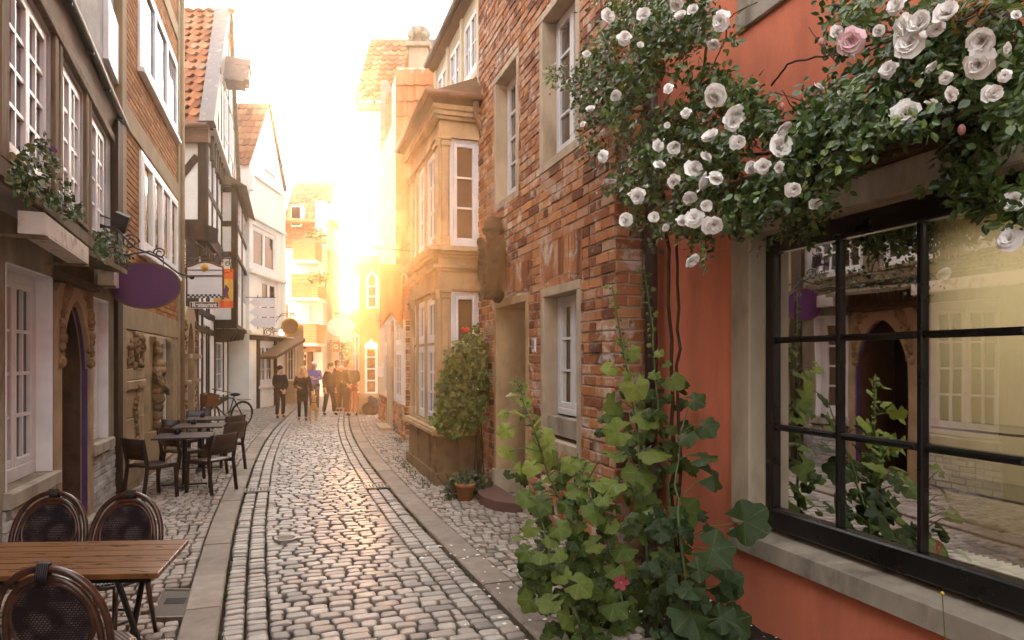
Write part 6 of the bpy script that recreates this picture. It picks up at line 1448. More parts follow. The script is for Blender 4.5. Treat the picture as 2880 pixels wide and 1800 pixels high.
def scatter(mb, poly, plane, o0, o1, count, L0, L1, seed, clump=.5, rng=RP_, up=.5, cs=60, comp=True, limit=None):
    us = [p[0] for p in poly]; vs = [p[1] for p in poly]; k = 0; tries = 0
    ph = [rng.uniform(0, 6.28) for _ in range(6)]
    out = []
    while k < count and tries < count * 30:
        tries += 1; u = rng.uniform(min(us), max(us)); v = rng.uniform(min(vs), max(vs))
        if not inside((u, v), poly): continue
        f = math.sin(u / cs + ph[0]) * math.sin(v / cs * 1.2 + ph[1]) + .6 * math.sin(u / cs * 2.3 + v / cs * 1.7 + ph[2]) + .4 * math.sin(v / cs * 3.1 - u / cs * 2.2 + ph[3])
        if rng.random() > .5 + clump * f: continue
        o = o0 + (o1 - o0) * rng.random() ** 1.3
        F = plane.off(o); Y = F.Y(u); p = at(u, v, Y)
        n = Vector((F.n.x, F.n.y, 0)) * .7 + Vector((rng.gauss(0, .55), rng.gauss(0, .55), up + rng.gauss(0, .5)))
        if comp:   # a spray of leaflets
            a, b, nn = basis(n, rng.uniform(0, 6.28)); st = a * rng.uniform(.03, .06); r = min(1, max(0, rng.betavariate(2, 2.6)))
            for i in range(rng.choice((3, 5, 5))):
                q = p + st * (i // 2 + .3) + b * ((i % 2) * 2 - 1) * .012
                leaflet(mb, q, nn + Vector((rng.gauss(0, .3), rng.gauss(0, .3), rng.gauss(0, .3))), math.atan2(0, 1) + rng.uniform(0, 6.28), rng.uniform(L0, L1), .62, rnd=min(1, max(0, r + rng.gauss(0, .08))))
        else: leaflet(mb, p, n, rng.uniform(0, 6.28), rng.uniform(L0, L1), .75, rnd=rng.betavariate(2, 2))
        k += 1; out.append(p)
    return out
def px3(u, v, plane, o): F = plane.off(o); return at(u, v, F.Y(u))

# ---- the climbing rose
rose = thing('climbing_rose', 'climbing rose full of white blooms sprawling over the brick corner and the salmon wall', 'plant', RP.w(RP.s_(1800), 0, .3))
PX_ = 1.0
P1 = [(1665, 0), (1995, 0), (2088, 50), (2075, 120), (2010, 100), (1965, 140), (1985, 205), (2085, 225), (2145, 300), (2205, 330), (2270, 300), (2340, 265), (2420, 235), (2440, 330), (2540, 330), (2640, 330), (2600, 365), (2480, 420), (2390, 470), (2330, 520), (2310, 590), (2230, 600), (2190, 560), (2110, 640), (2010, 630), (1960, 600), (1900, 640), (1800, 600), (1745, 560), (1700, 500), (1720, 420), (1750, 360), (1660, 330), (1620, 290), (1600, 230), (1620, 190), (1650, 110)]
P2 = [(2330, 0), (2880, 0), (2880, 330), (2780, 360), (2640, 350), (2540, 340), (2430, 330), (2330, 300), (2270, 260), (2360, 170), (2300, 90)]
P3_ = [(2650, 400), (2720, 360), (2770, 430), (2740, 470), (2790, 540), (2880, 510), (2880, 640), (2820, 640), (2700, 560), (2645, 520)]
P4_ = [(1740, 600), (1905, 590), (2000, 640), (1990, 750), (1975, 760), (1960, 700), (1880, 640), (1850, 690), (1740, 640)]
P5 = [(1520, 190), (1620, 190), (1640, 260), (1700, 420), (1740, 560), (1700, 540), (1640, 440), (1600, 290)]
P6_ = [(2160, 580), (2330, 560), (2320, 630), (2250, 690), (2190, 660), (2140, 720), (2135, 660)]
P7 = [(2640, 150), (2880, 60), (2880, 420), (2800, 420), (2700, 300)]
m = MB()
scatter(m, P1, RP, .42, .78, 3400, .036, .060, 1, .42, cs=70)
scatter(m, P2, RP, .12, .60, 880, .036, .058, 2, .42, cs=80)
scatter(m, P7, RP, .1, .5, 130, .04, .06, 7, .3, cs=80)
scatter(m, P3_, RP, .18, .44, 210, .038, .06, 3, .4, cs=50)
scatter(m, P4_, RP, .5, .7, 150, .03, .05, 4, .5, cs=40)
scatter(m, P5, RP, .55, .75, 120, .03, .05, 5, .4, cs=50)
scatter(m, P6_, RP, .2, .4, 90, .03, .05, 6, .4, cs=40)
m.build('foliage', M_LEAF, rose, recalc=False)
m = MB(); scatter(m, [(2600, 0), (2800, 0), (2760, 60), (2650, 70)], RP, .3, .6, 14, .04, .06, 8, .2); scatter(m, [(2560, 260), (2640, 240), (2620, 330), (2560, 330)], RP, .2, .5, 10, .03, .05, 9, .2); m.build('withered_leaves', M_DEAD, rose, recalc=False)
m = MB()
m2 = MB(); q = px3(1548, 212, RP, .62)
for i in range(14): leaflet(m2, q + Vector((RP_.uniform(-.06, .06), RP_.uniform(-.03, .03), RP_.uniform(-.07, .07))), Vector((-.3, -1, RP_.uniform(.2, .8))), RP_.uniform(0, 6.28), .055, .65, rnd=.97)
m2.build('young_leaves', M_LEAF, rose, recalc=False)
def cane(pts, r0, r1):
    P = [px3(u, v, RP, o) for u, v, o in pts]; Q = []
    for a, b in zip(P, P[1:]):
        for k in range(5): jq = .012 if r0 > .008 else .003; Q.append(a.lerp(b, k / 5) + Vector((RP_.gauss(0, jq), RP_.gauss(0, jq), RP_.gauss(0, jq))))
    Q.append(P[-1]); n = len(Q); m.tube(Q, [r0 + (r1 - r0) * i / (n - 1) for i in range(n)], 6)
cane([(1905, 1640, .25), (1890, 1200, .22), (1885, 900, .24), (1880, 650, .3), (1840, 420, .45), (1800, 200, .5), (1790, 0, .5)], .017, .010)
cane([(1915, 1640, .2), (1905, 1100, .2), (1910, 800, .22), (1900, 560, .35), (1960, 300, .4), (1990, 100, .4), (1950, 0, .45)], .014, .008)
cane([(1880, 640, .3), (2000, 470, .4), (2200, 400, .4), (2400, 330, .35), (2620, 250, .35), (2880, 150, .3)], .012, .008)
cane([(1900, 560, .35), (2100, 380, .4), (2300, 320, .4), (2480, 300, .35), (2650, 320, .3), (2880, 270, .25)], .011, .007)
cane([(2360, 440, .25), (2500, 380, .22), (2640, 360, .2), (2740, 340, .2), (2880, 300, .2)], .011, .009)
cane([(2170, 240, .5), (2215, 180, .5), (2275, 165, .5), (2380, 150, .5), (2500, 110, .45)], .006, .005)
cane([(2340, 10, .5), (2390, 30, .5), (2460, 80, .45), (2700, 110, .4)], .008, .005)
cane([(2800, 330, .25), (2760, 400, .25), (2720, 450, .22), (2770, 520, .2), (2850, 560, .2)], .006, .004)
cane([(1700, 300, .6), (1650, 240, .62), (1590, 220, .62), (1545, 212, .62)], .005, .003)
cane([(1990, 620, .5), (1985, 700, .55), (1975, 745, .55)], .004, .003)
cane([(1800, 220, .55), (1720, 180, .6), (1690, 90, .6)], .006, .004); cane([(2050, 40, .45), (2040, 110, .4), (2000, 200, .4)], .006, .004)
for i in range(70):
    u = RP_.uniform(1680, 2850); v = RP_.uniform(20, 560)
    if inside((u, v), P1) or inside((u, v), P2): o = RP_.uniform(.2, .6); cane([(u, v, o), (u + RP_.uniform(-60, 60), v + RP_.uniform(-50, 50), o + RP_.uniform(-.1, .1)), (u + RP_.uniform(-120, 120), v + RP_.uniform(-80, 80), o)], .004, .003)
m.build('canes', M_WOODSTEM, rose, smooth=True)
def bloom(seed, openness=1.0):
    rg = random.Random(seed); mb = MB()
    rings = [(6, .060, 1.15, .000), (6, .052, .85, .006), (5, .042, .52, .012), (4, .030, .28, .016), (3, .02, .12, .018)]
    for ri, (n, L, ang, z0) in enumerate(rings):
        for k in range(n):
            az = 2 * PI * (k + .5 * (ri % 2) + rg.uniform(-.15, .15)) / n; tl_ = ang * openness * rg.uniform(.7, 1.3); Lk = L * rg.uniform(.76, 1.2)
            out = Vector((math.cos(az), math.sin(az), 0)); tan = Vector((-math.sin(az), math.cos(az), 0)); vs = []
            for j in range(4):
                f = j / 3; cur = tl_ * (.55 + .75 * f); r = .006 + Lk * f * math.sin(min(1.5, cur)) ; z = z0 + Lk * f * math.cos(min(1.75, cur))
                w = Lk * (.22, .62, .74, .42)[j] * (1.25 if ri < 2 else 1.35)
                for i in (-1, -.5, 0, .5, 1):
                    bend = (abs(i) ** 2) * w * .35
                    vs.append(out * (r - bend * .7 * math.cos(cur)) + tan * (i * w) + Vector((0, 0, z + bend * .5 + (rg.uniform(-.003, .003) if j == 3 else 0))))
            mb.add(vs, [(j * 5 + i, j * 5 + i + 1, j * 5 + 6 + i, j * 5 + 5 + i) for j in range(3) for i in range(4)], rg.random() * .5 + ri * .1)
    return mb
BL = []
for i in range(5):
    b_ = bloom(30 + i, (1.0, .8, 1.1, .9, .65)[i]); ob = b_.build('rose_bloom', M_PETAL, rose, smooth=True, recalc=False); off = ORG[rose.name]
    ob.data.transform(Matrix.Translation(off)); BL.append(ob)
fl_ = [(1709, 45, 1.0), (1813, 42, 1.1), (1756, 110, 1.0), (1905, 10, 1.0), (1915, 50, .8), (2030, 60, 1.1), (2010, 120, .8), (1650, 155, .7), (1730, 268, 1.0), (1661, 312, .9), (1697, 440, 1.0), (1720, 503, 1.1), (1797, 553, 1.2), (1762, 620, 1.0), (1840, 613, .9), (1970, 512, 1.0), (1950, 478, 1.3), (2012, 505, 1.0), (2018, 268, 1.2), (2001, 392, 1.3), (2065, 316, 1.0), (2078, 400, 1.0), (2060, 345, 1.0), (2190, 412, 1.3), (2194, 360, .9), (1953, 616, 1.2), (2006, 630, 1.2), (1920, 622, .8), (1941, 730, .9), (1893, 418, .9), (1850, 410, .8), (1855, 468, .9), (1898, 512, .8), (1940, 552, .8), (1984, 580, .9), (2393, 118, 1.4), (2352, 90, .8), (2524, 18, 1.0), (2556, 85, 1.6), (2590, 70, 1.2), (2560, 125, 1.3), (2666, 38, 1.2), (2500, 198, .8), (2608, 185, .8), (2768, 112, 1.2), (2756, 178, 1.2), (2792, 263, 1.0), (2546, 322, 1.2), (2668, 268, .8), (2840, 572, 1.2), (2842, 676, 1.2), (2285, 340, .7), (1930, 320, .6), (1780, 545, .8), (1620, 300, .6), (1640, 350, .6), (2300, 250, .8), (2260, 480, .5), (1870, 640, .6), (1800, 130, .6), (1880, 250, .6), (2110, 470, .8), (2145, 470, .7), (1690, 370, .7), (2340, 300, .8), (2660, 220, .6)]
for _ in range(400):
    u = RP_.uniform(1560, 2860); v = RP_.uniform(5, 640)
    if len(fl_) < 82 and (inside((u, v), P1) or inside((u, v), P2)) and all((u - a[0]) ** 2 + (v - a[1]) ** 2 > 1600 for a in fl_): fl_.append((u, v, RP_.uniform(.45, .85)))
first = set()
for i, (u, v, sc_) in enumerate(fl_):
    k = i % 5
    F = RP.off(.84 if u < 2250 else .68)
    if u > 2800 and v > 450: F = RP.off(.38)
    p = at(u, v, F.Y(u)); o = BL[k] if k not in first else BL[k].copy()
    if k in first: COL.objects.link(o)
    first.add(k)
    to = (Vector((0, 0, H)) - p).normalized(); d = to * .9 + Vector((RP_.gauss(0, .62), RP_.gauss(0, .4), RP_.gauss(.15, .55)))
    d = to if i == 35 else d; o.location = p - ORG[rose.name]; o.rotation_euler = d.to_track_quat('Z', 'Y').to_euler(); o.scale = (sc_ * (.66 if u < 2250 else .56) * RP_.uniform(.85, 1.15),) * 3
    if i == 35: o.data = o.data.copy(); o.data.materials[0] = M_PETALP; o['label'] = 'large pale pink rose bloom'
m = MB()
for u, v in ((2310, 118), (2330, 350), (2170, 320), (2140, 345), (1800, 60), (2705, 365), (1660, 225), (1680, 215), (1900, 330), (2005, 320), (2240, 320), (2200, 300)):
    p = px3(u, v, RP, .6); m.ball(p, .014, None, .022, 7, 6)
m.build('rose_buds', mat('pink_bud', (.5, .22, .18), .6, .2, 8, .1), rose, smooth=True)

# ---- hollyhocks in front of the brick corner
def holly_leaf(mb, p, n, roll, D, rnd, lobes=5):
    a, b, n = basis(n, roll); R_ = D / 2; vs = [p]; vn = [1.0]; N = lobes * 4
    fl = RP_.uniform(.05, .30)
    ring = []
    for k in range(N + 1):
        f = k / N; th = -PI * .86 + 1.72 * PI * f; q = (k % 4) / 4
        rad = (.80, .93, 1.0, .95)[(k + 2) % 4] * (1.0 - .16 * abs(2 * f - 1)) * (1 + RP_.uniform(-.05, .05))
        ring.append((th, rad, 1.0 if (k + 2) % 4 == 2 else 0.0))
    M_ = []
    for j, s in ((0, .36), (1, .7), (2, 1.0)):
        for th, rad, ve in ring:
            r = rad * s; x = math.cos(th) * r; y = math.sin(th) * r
            z = .05 * (ve - .5) * s - fl * s * s + RP_.uniform(-.05, .05) * s + .10 * s * math.sin(th * 2.0 + fl * 40)
            vs.append(p + (a * x + b * y + n * z) * R_); vn.append(ve)
    n1 = len(ring); fs = []
    for k in range(n1 - 1): fs += [(0, 1 + k, 2 + k), (1 + k, 1 + n1 + k, 2 + n1 + k, 2 + k), (1 + n1 + k, 1 + 2 * n1 + k, 2 + 2 * n1 + k, 2 + n1 + k)]
    if mb.vein is None: mb.vein = []
    mb.add(vs, fs, rnd); mb.vein += vn
plants = [  # name label, stem pixels (u, v, Y)
    ('tall hollyhock whose stem reaches highest against the downpipe', [(1905, 1690, 5.2), (1880, 1350, 5.2), (1845, 1100, 5.25), (1835, 920, 5.3), (1812, 765, 5.35)], M_HOLLY),
    ('tall hollyhock with a budded tip before the brick corner', [(1830, 1700, 5.05), (1810, 1400, 5.1), (1790, 1200, 5.15), (1755, 1000, 5.2), (1722, 815, 5.25)], M_HOLLY),
    ('hollyhock leaning left across the stone doorway', [(1705, 1760, 4.7), (1650, 1560, 4.75), (1545, 1340, 4.85), (1495, 1200, 4.9), (1455, 1075, 4.95)], M_HOLLY),
    ('shorter hollyhock with a budded tip below the ground-floor window', [(1765, 1775, 4.6), (1730, 1600, 4.62), (1690, 1440, 4.65), (1650, 1350, 4.68), (1625, 1290, 4.7)], M_HOLLY),
    ('low bushy hollyhock at the kerb edge with one mauve red flower', [(1650, 1800, 4.4), (1600, 1680, 4.42), (1540, 1560, 4.45), (1525, 1470, 4.5)], M_HOLLY),
    ('dark-leaved hollyhock spreading against the salmon wall', [(1960, 1800, 4.35), (1930, 1640, 4.4), (1910, 1480, 4.5), (1900, 1330, 4.6), (1925, 1180, 4.7)], M_HOLLYD)]
lv = [(135, 370, 90), (80, 460, 100), (90, 570, 110), (170, 310, 80), (230, 420, 110), (265, 480, 120), (250, 560, 150), (210, 640, 110), (150, 650, 70), (310, 600, 110), (65, 380, 60), (160, 240, 60), (105, 280, 60), (400, 630, 110), (350, 680, 100), (440, 760, 130), (560, 720, 150), (520, 870, 140), (620, 750, 110), (250, 830, 130), (180, 800, 110), (340, 950, 120), (430, 930, 110), (200, 950, 100), (260, 1080, 130), (180, 1070, 110), (330, 1080, 100), (300, 1320, 140), (570, 1210, 140), (440, 1230, 150), (620, 1330, 160), (400, 1400, 130), (200, 1310, 130), (660, 1060, 140), (740, 1170, 150), (760, 1280, 180), (850, 1070, 130), (830, 1400, 170), (1000, 1380, 220), (1110, 1060, 210), (1270, 920, 230), (1170, 1230, 190), (1210, 1420, 190), (970, 860, 180), (770, 840, 170), (750, 680, 190), (830, 570, 170), (640, 470, 150), (780, 390, 150), (620, 330, 130), (720, 240, 150), (700, 70, 100), (840, 70, 60), (600, 150, 90), (910, 210, 120), (1020, 310, 110), (980, 490, 110), (1070, 440, 130), (1060, 600, 150), (1110, 690, 160), (480, 1450, 150), (570, 1480, 150), (700, 1450, 140), (900, 1480, 160), (480, 640, 70), (440, 620, 70), (250, 780, 80), (520, 1030, 110), (600, 940, 90), (460, 1020, 110), (350, 1180, 110), (390, 1080, 90), (700, 930, 90), (820, 860, 110), (650, 590, 80), (590, 580, 80), (690, 180, 60), (820, 180, 70), (660, 20, 50), (880, 130, 50), (1150, 1400, 150), (1060, 1480, 170), (930, 1130, 120), (1000, 1250, 150), (880, 980, 110), (620, 1160, 110), (500, 1330, 130), (270, 1230, 110), (1040, 1160, 120), (150, 1000, 80), (290, 690, 90), (560, 800, 100), (380, 830, 110), (460, 700, 80), (300, 1000, 100)]
hp_ = []
for lab, st, mt in plants:
    base = at(*st[0]); pr_ = thing('hollyhock', lab, 'plant', (base.x, base.y, 0), 'hollyhocks'); P = [Vector((base.x, base.y, 0))] + [at(*s_) for s_ in st[1:]]; Q = []
    for a, b in zip(P, P[1:]):
        for k in range(4): Q.append(a.lerp(b, k / 4) + Vector((RP_.gauss(0, .006), 0, 0)))
    Q.append(P[-1]); n = len(Q); sm = MB(); sm.tube(Q, [.013 + (.004 - .013) * i / (n - 1) for i in range(n)], 7)
    hp_.append(dict(o=pr_, Q=Q, stem=sm, leaf=MB(), mat=mt, st=st))
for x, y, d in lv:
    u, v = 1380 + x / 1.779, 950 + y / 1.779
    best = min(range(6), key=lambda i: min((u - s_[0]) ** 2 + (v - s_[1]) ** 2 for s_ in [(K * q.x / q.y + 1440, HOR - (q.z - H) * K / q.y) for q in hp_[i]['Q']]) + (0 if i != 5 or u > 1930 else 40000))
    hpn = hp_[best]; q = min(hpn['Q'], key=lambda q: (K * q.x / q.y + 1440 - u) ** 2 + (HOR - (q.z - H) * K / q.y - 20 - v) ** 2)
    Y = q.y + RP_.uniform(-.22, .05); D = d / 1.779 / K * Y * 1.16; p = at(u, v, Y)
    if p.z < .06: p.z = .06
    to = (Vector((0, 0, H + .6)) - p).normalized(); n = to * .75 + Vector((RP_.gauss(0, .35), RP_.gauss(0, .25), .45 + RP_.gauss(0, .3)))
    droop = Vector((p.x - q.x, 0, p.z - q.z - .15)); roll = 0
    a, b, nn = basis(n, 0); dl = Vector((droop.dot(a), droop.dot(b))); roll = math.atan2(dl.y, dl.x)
    bright = .38 + .5 * (1 - y / 1500) + (.35 if x < 300 and y < 700 else 0) + (.35 if (x, y) in ((850, 1070), (90, 570), (80, 460)) else 0)  # leaf colour lighter higher up, the light put into the tone
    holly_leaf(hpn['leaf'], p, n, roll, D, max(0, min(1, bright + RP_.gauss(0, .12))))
    pm = q.lerp(p, .5) + Vector((0, 0, .03)); hpn['stem'].tube([q, pm, p], [.005, .004, .003], 5)
for i, h in enumerate(hp_):   # small leaves and buds nearer the tips, leaves coloured darker for shade low down
    Q = h['Q']
    for k in range(56):
        q = Q[int(RP_.random() ** 1.1 * (len(Q) * .55))]; p = q + Vector((RP_.uniform(-.26, .26), RP_.uniform(-.12, .22), RP_.uniform(-.08, .12)))
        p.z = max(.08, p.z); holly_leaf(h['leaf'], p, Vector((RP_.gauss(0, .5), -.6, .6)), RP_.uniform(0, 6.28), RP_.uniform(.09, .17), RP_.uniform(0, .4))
    if i < 4:
        for k in range(12): q = Q[-1 - int(k * .6)] ; holly_leaf(h['leaf'], q + Vector((RP_.uniform(-.05, .05), -.02, RP_.uniform(-.03, .03))), Vector((RP_.gauss(0, .6), -.8, .5)), RP_.uniform(0, 6.28), RP_.uniform(.03, .06), .7)
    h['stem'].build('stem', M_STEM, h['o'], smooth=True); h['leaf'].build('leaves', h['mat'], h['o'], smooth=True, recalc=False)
    if i < 4:
        m = MB(); m.tube([q + Vector((0, -.012, .008)) for q in Q[-7:]] + [Q[-1] + Vector((0, -.01, .04))], .006, 5)
        for k in range(13):
            f = k / 13; q = Q[-1].lerp(Q[-6], f) if len(Q) > 6 else Q[-1]; m.ball(q + Vector((.018 * (1 if k % 2 else -1), -.01, .01)), .010 + .006 * f, None, None, 7, 5)
        m.build('buds', M_STEM, h['o'], smooth=True)
p = at(1746, 1637, 4.2); m = MB()
for k in range(5):
    a = 2 * PI * k / 5; c_ = Vector((math.cos(a), -.25, math.sin(a))); tg = Vector((-math.sin(a), 0, math.cos(a))); m.add([p, p + c_ * .025 + tg * .018, p + c_ * .048 + tg * .014, p + c_ * .05, p + c_ * .048 - tg * .014, p + c_ * .025 - tg * .018], [(0, 1, 2, 3), (0, 3, 4, 5)])
fw_ = m.build('flower', mat('mauve_red_petal', (.28, .05, .06), .6, .2, 8, .1), hp_[4]['o'], recalc=False); m = MB(); m.ball(p + Vector((0, -.012, 0)), .008); m.build('flower_centre', M_GOLD, fw_)

# ---- window boxes
def flower_box(lab, F, s0, s1, z0, z1, dep, polys, Fo, blooms):
    r = thing('window_box', lab, 'flower box', F.w((s0 + s1) / 2, z0, dep / 2), 'window boxes'); m = MB()
    t_ = .015
    m.fb(F, s0, s1, z0, z0 + t_, .01, dep); m.cham(F, s0, s1, z0 + t_, z1, dep - t_, dep, .004); m.fb(F, s0, s0 + t_, z0 + t_, z1, .01, dep - t_); m.fb(F, s1 - t_, s1, z0 + t_, z1, .01, dep - t_); m.fb(F, s0 + t_, s1 - t_, z0 + t_, z1, .01, .01 + t_)
    m.build('box', mat('flaking_white_paint', (.60, .54, .47), .7, .1, 4, .4, 20, .01, dirt=(.25, .16, .09), dsc=6, dlo=.55, dhi=.65), r)
    m = MB(); m.fb(F, s0 + .02, s1 - .02, z1 - .06, z1 - .03, .03, dep - .02); m.build('soil', M_SOIL, r)
    m = MB()
    for s_ in (s0 + .06, s1 - .06): m.fb(F, s_ - .02, s_ + .02, z0 - .025, z0 - .002, -.5, dep + .01)
    m.build('support', M_OLDTIMBER, r)
    m = MB()
    for poly, cnt, a, b in polys: scatter(m, poly, Fo, a, b, cnt, .035, .06, 3, .3, cs=30, comp=False)
    f = m.build('foliage', M_BOXL, r, recalc=False)
    m = MB()
    for u, v in blooms:
        p = px3(u, v, Fo, dep + .06)
        for k in range(7): m.ball(p + Vector((RP_.uniform(-.02, .02), RP_.uniform(-.02, .02), RP_.uniform(-.015, .015))), .013, None, .008, 6, 4)
    m.build('flowers', mat('purple_petal', (.16, .035, .16), .6, .2, 8, .1), r)
flower_box('longer white window box with dark ivy and a purple flower under the left windows', LU, LU.s_(45), LU.s_(190), 2.74, 2.90, .17, [([(28, 480), (60, 430), (120, 400), (150, 440), (190, 500), (215, 560), (235, 600), (200, 612), (150, 590), (100, 560), (40, 570)], 520, .05, .34), ([(50, 420), (130, 380), (150, 430), (60, 450)], 40, .1, .2), ([(180, 560), (240, 570), (230, 620), (190, 620)], 70, .1, .3)], LU, [(182, 570), (150, 420)])
flower_box('shorter white window box with yellowish trailing plants beside the purple oval sign', LU, LU.s_(272), LU.s_(325), 2.70, 2.90, .17, [([(265, 660), (300, 645), (340, 670), (375, 710), (385, 745), (345, 750), (320, 730), (270, 735)], 330, .05, .36)], LU, [(350, 752), (345, 745)])
BOXYEL = None

# ---- vine on the bay, shrubs and pot at its foot
FB_ = across(1300, 9.55, (.951, .309))
vi = thing('climbing_vine', 'yellow green climbing vine on the near side of the sandstone bay', 'plant', (-.62, 9.75, 0))
VP = [(1318, 920), (1345, 915), (1365, 960), (1372, 1060), (1368, 1130), (1350, 1210), (1300, 1235), (1240, 1220), (1212, 1190), (1225, 1130), (1240, 1040), (1255, 990), (1285, 960)]
m = MB(); scatter(m, VP, FB_, -.05, .30, 2300, .05, .085, 4, .25, cs=26, comp=False, up=.2); m.build('foliage', M_VINE, vi, recalc=False)
m = MB(); RQ = RP_
for k in range(6):
    u0 = 1338 + k * 4; pts = [at(u0 + RQ.uniform(-6, 6), v, 9.72) for v in (1395, 1330, 1260, 1190, 1100, 1000)]; pts[0].z = 0; m.tube(pts, [.012, .011, .01, .009, .007, .005], 6)
m.build('stems', M_WOODSTEM, vi)
m = MB(); q = at(1308, 930, 9.3)
for k in range(6): m.ball(q + Vector((RQ.uniform(-.04, .04), RQ.uniform(-.03, .03), RQ.uniform(-.03, .03))), .025, None, None, 6, 5)
m.build('red_flower', mat('red_petal', (.55, .02, .015), .6, .1, 8, .1), vi)
FP_ = across(1300, 9.05, (.951, .309))
sh = thing('low_shrub', 'dark leafy shrub crowding the foot of the bay and the doorway', 'plant', (-.7, 9.1, 0))
m = MB(); scatter(m, [(1236, 1420), (1250, 1370), (1290, 1330), (1330, 1325), (1375, 1340), (1398, 1380), (1400, 1425), (1330, 1432)], FP_, -.15, .22, 900, .04, .07, 5, .3, cs=25, comp=False); m.build('foliage', leaf_mat('dark_shrub_leaf', [(0, (.02, .03, .01)), (.7, (.06, .075, .02)), (1, (.14, .13, .03))], None, .5, .2), sh, recalc=False)
m = MB()
for k in range(10): a = RQ.uniform(0, 6.28); m.tube([(-.7 + .05 * math.cos(a), 9.1 + .05 * math.sin(a), 0), (-.7 + .3 * math.cos(a), 9.1 + .2 * math.sin(a), .3)], .006, 5)
m.build('twigs', M_WOODSTEM, sh)
q = Vector((*gpt(1308, 1412), 0)); pt_ = thing('plant_pot', 'terracotta pot half hidden in the shrub by the doorway', 'pot', q)
m = MB(); m.lathe([(.085, .0), (.12, .20), (.135, .20), (.138, .25), (.122, .25), (.11, .2), (.0, .19)], q, 18); m.build('pot', mat('terracotta', (.34, .15, .06), .8, .2, 5, .2, 40), pt_, smooth=True)
m = MB()
for k in range(60): leaflet(m, q + Vector((RQ.gauss(0, .07), RQ.gauss(0, .07), .24 + RQ.random() * .14)), Vector((RQ.gauss(0, .5), -.5, .6)), RQ.uniform(0, 6.28), .06, .7)
m.build('leaves', M_BOXL, pt_, recalc=False)
# hanging greenery in the lane end
Fg = across(975, 28.5, (1, 0)); gr_ = thing('hanging_greenery', 'leafy creeper hanging over the lane behind the crowd', 'plant', Fg.w(0, 1.5)); m = MB(); scatter(m, [(958, 965), (1000, 960), (1005, 1010), (985, 1020), (962, 1012)], Fg, -.3, .3, 260, .09, .14, 6, .2, cs=12, comp=False); m.build('foliage', M_VINE, gr_, recalc=False); m = MB(); m.tube([Fg.w(-.3, 2.4), Fg.w(.3, 2.2), Fg.w(.5, 1.6)], .02, 5); m.build('stem', M_WOODSTEM, gr_)
for i, (poly, Y, lab) in enumerate((([(862, 648), (905, 640), (920, 660), (905, 675), (862, 672)], 32.4, 'upper balcony'), ([(868, 770), (915, 765), (925, 790), (905, 800), (866, 795)], 32.2, 'middle balcony'))):
    Fg = across(885, Y, (1, 0)); p_ = thing('balcony_plant', 'pale flowering plants spilling over the %s' % lab, 'plant', at(885, poly[0][1] + 20, Y), 'balcony plants'); m = MB(); scatter(m, poly, Fg, -.25, .25, 200, .09, .15, 6, .2, cs=12, comp=False); m.build('foliage', M_VINE, p_, recalc=False); m = MB(); q = at(885, poly[0][1] + 28, Y); m.box(q.x - .5, q.x + .5, q.y - .12, q.y + .12, q.z - .15, q.z + .08); m.build('planter', M_SAND, p_)

# ---- weeds in the joints, fallen petals, tufts
m = MB()
for k in range(2600):
    s = RQ.uniform(2, 16); side = RQ.choice((-1, 1)); n = side * (HW + RQ.gauss(.0, .012)) if RQ.random() < .7 else RQ.uniform(-HW, HW)
    if abs(n) < HW - .05 and RQ.random() < .75: continue
    if math.sin(s * 3.1 + side) + math.sin(s * 7.7) < .1: continue
    p = gp(s, n, .0); h = RQ.uniform(.015, .04); a = RQ.uniform(0, 6.28); e = Vector((math.cos(a), math.sin(a), 0)) * .006; l = Vector((RQ.gauss(0, .012), RQ.gauss(0, .012), h)); m.add([p - e, p + e, p + l], [(0, 1, 2)])
for k in range(900):
    w_ = RQ.random()
    if w_ < .4: q = BF.w(bsn + RQ.uniform(-.2, 2.8), 0, RQ.uniform(.12, .3))
    elif w_ < .7: q = R1.w(RQ.uniform(C0, C0 + 1.8), 0, RQ.uniform(.0, .35))
    else: q = P3.w(s30 + RQ.uniform(-.6, .5), 0, RQ.uniform(.03, .25))
    h = RQ.uniform(.03, .09); a = RQ.uniform(0, 6.28); e = Vector((math.cos(a), math.sin(a), 0)) * .008; m.add([q - e, q + e, q + Vector((RQ.gauss(0, .03), RQ.gauss(0, .03), h))], [(0, 1, 2)])
tag(m.build('weeds', leaf_mat('weed_blade', [(0, (.03, .05, .012)), (1, (.10, .13, .03))], None, .6, .3), recalc=False), kind='stuff')
m = MB()
for k in range(320):
    if RQ.random() < .6: q = RP.w(RQ.uniform(3.5, 6.8), 0, abs(RQ.gauss(.35, .35)))
    else: q = gp(RQ.uniform(4, 9), HW + RQ.gauss(.05, .22), 0)
    q.z = .045 if not BED_TEST(q) else .01; a = RQ.uniform(0, 6.28); r = RQ.uniform(.008, .02); tz = RQ.uniform(-.006, .01)
    m.add([q + Vector((math.cos(a + k2 * PI / 3) * r * (1.3 if k2 % 3 == 0 else .8), math.sin(a + k2 * PI / 3) * r, tz * (k2 % 2) + .004)) for k2 in range(6)], [tuple(range(6))])
tag(m.build('fallen_petals', M_PETAL, recalc=False), kind='stuff')
m = MB(); n_ = 40
for i in range(2):
    pass
bed = MB(); vs = []; 
for i in range(n_ + 1):
    s_ = 2.6 + (7.0 - 2.6) * i / n_
    for k in range(7): o = -.02 + .62 * k / 6; q = RP.w(s_, .0, o); q.z = -.01 + .05 * math.sin(PI * k / 6) + RQ.uniform(-.012, .02); vs.append(q)
bed.add(vs, [(i * 7 + k, i * 7 + 7 + k, i * 7 + 8 + k, i * 7 + k + 1) for i in range(n_) for k in range(6)]); tag(bed.build('planting_bed', M_SOIL), kind='structure')
